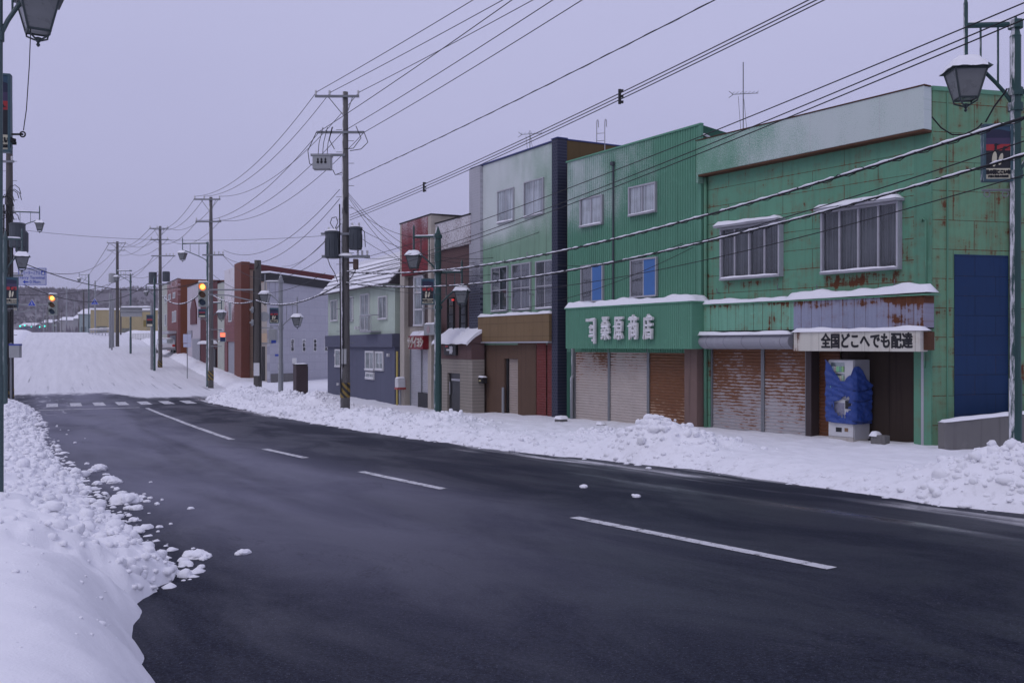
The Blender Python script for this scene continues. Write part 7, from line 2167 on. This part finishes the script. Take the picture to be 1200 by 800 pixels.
# towards the next pole on the left
lab = 'thin black high voltage line between the two nearest right hand poles'
for a, b, s_ in (((371, 108), (229, 230), 1.0), ((387, 108.5), (240, 230), 1.0), ((420.5, 108.5), (258, 230), 1.1), ((373, 156), (231, 258), 1.0), ((404, 152), (245, 259), 1.0), ((426, 156), (258, 258), 1.1)):
    wire(lab, 'high voltage lines between the two right hand poles', kp(*a), P(*b, 64.8), s_, .0125)
lab = 'low black line running down left from the transformers of the big pole'
for a, b, s_ in (((398, 222), (262, 293), 1.2), ((398, 233), (258, 297), 1.5), ((379, 301), (262, 300), 1.2), ((381, 320), (250, 322), 1.0)):
    wire(lab, 'low voltage lines left of the big pole', P(*a, DK), P(*b, 64.8), s_, .012)
wire('snow dusted telephone cable between the big pole and the pole beside the right traffic signal', None, P(400, 332, DK), P(300, 352, 55.5), .5, .03, 'telephone_cable', 30, True)
wire('second snow dusted cable running from the thick signal pole to the pole beside it', None, P(301, 352, 55.7), P(248, 345, 64.8), .35, .03, 'telephone_cable', 24, True)
wire('snowy cable sagging between the signal pole and the dark transformer pole', None, P(246, 332, 64.8), P(190, 347, 85.8), 1.0, .04, 'telephone_cable', 24, True)
lab = 'thin line between the second and the third right hand pole'
for a, b in (((229, 231), (176, 267)), ((240, 231), (184, 267)), ((258, 231), (197, 267)), ((231, 259), (178, 280)), ((258, 259), (197, 280))):
    wire(lab, 'lines between the second and third right hand poles', P(*a, 64.8), P(*b, 85.8), .9, .014)
lab = 'thin far line between the transformer pole and the lone brown pole'
for a, b in (((176, 267), (128, 285)), ((184, 267), (134, 285)), ((197, 267), (148, 285)), ((178, 280), (128, 293)), ((197, 280), (147, 293)), ((180, 300), (140, 322)), ((204, 300), (152, 322))):
    wire(lab, 'far lines to the lone brown pole', P(*a, 85.8), P(*b, 119.8), 1.0, .017)
lab = 'faint far line beyond the lone brown pole'
for a, b in (((128, 285), (72, 338)), ((147, 285), (84, 338)), ((140, 322), (78, 345))):
    wire(lab, 'faint lines beyond the lone brown pole', P(*a, 119.8), P(*b, 329), 3.0, .03)
# across the street
wire('thin straight wire crossing the street high up from the left pole', None, P(14, 268, 46.5), P(384, 276, 41), .35, .008)
wire('black cable sagging from the left pole across the street to the right hand poles', None, P(22, 306, 46.5), P(240, 328, 64.5), 1.0, .022, 'street_cable')
wire('lower black cable crossing the far street under the sagging one', None, P(20, 330, 50), P(186, 322, 85), 1.6, .022, 'street_cable')
wire('thin cable sloping over the far street to the lone brown pole', None, P(30, 314, 46.5), P(139, 285, 119), 1.5, .018, 'street_cable')
wire('black wire from the left pole to the top of the dark transformer pole', None, P(16, 345, 46.5), P(186, 300, 85), 1.0, .014, 'street_cable')
wire('thin black wire from the big pole to the aerial side of the corner shop roof', None, P(410, 320, DK), P(868, 158, 29), .9, .009)
# service drops
lab = 'thin drop wire fanning from the big pole to the bar and tall shop'
for a, b, s_ in (((408, 226), (556, 308), .8), ((408, 228), (554, 318), .9), ((409, 232), (556, 336), 1.0), ((409, 240), (515, 280), .4), ((411, 262), (578, 302), .5), ((411, 270), (575, 322), .6), ((425, 302), (482, 297), .1)):
    wire(lab, 'drop wires to the brick bar and tall shop', P(*a, DK), P(*b, 36.5), s_, .009)
lab = 'thin drop wire from the big pole down to the house roofs on its left'
for a, b, d in (((400, 262), (330, 312), 68), ((399, 262), (316, 322), 60)):
    wire(lab, 'drop wires to the roofs left of the big pole', P(*a, DK), P(*b, d), .5, .011)
wire('thin wire along the fronts of the green shops to the corner shop wall', None, P(575, 365, 36), P(812, 290, 26.4), .35, .009)
wire('thin wire from the pale green shop to the ribbed green shop', None, P(652, 310, 32), P(800, 285, 26.6), .25, .008)
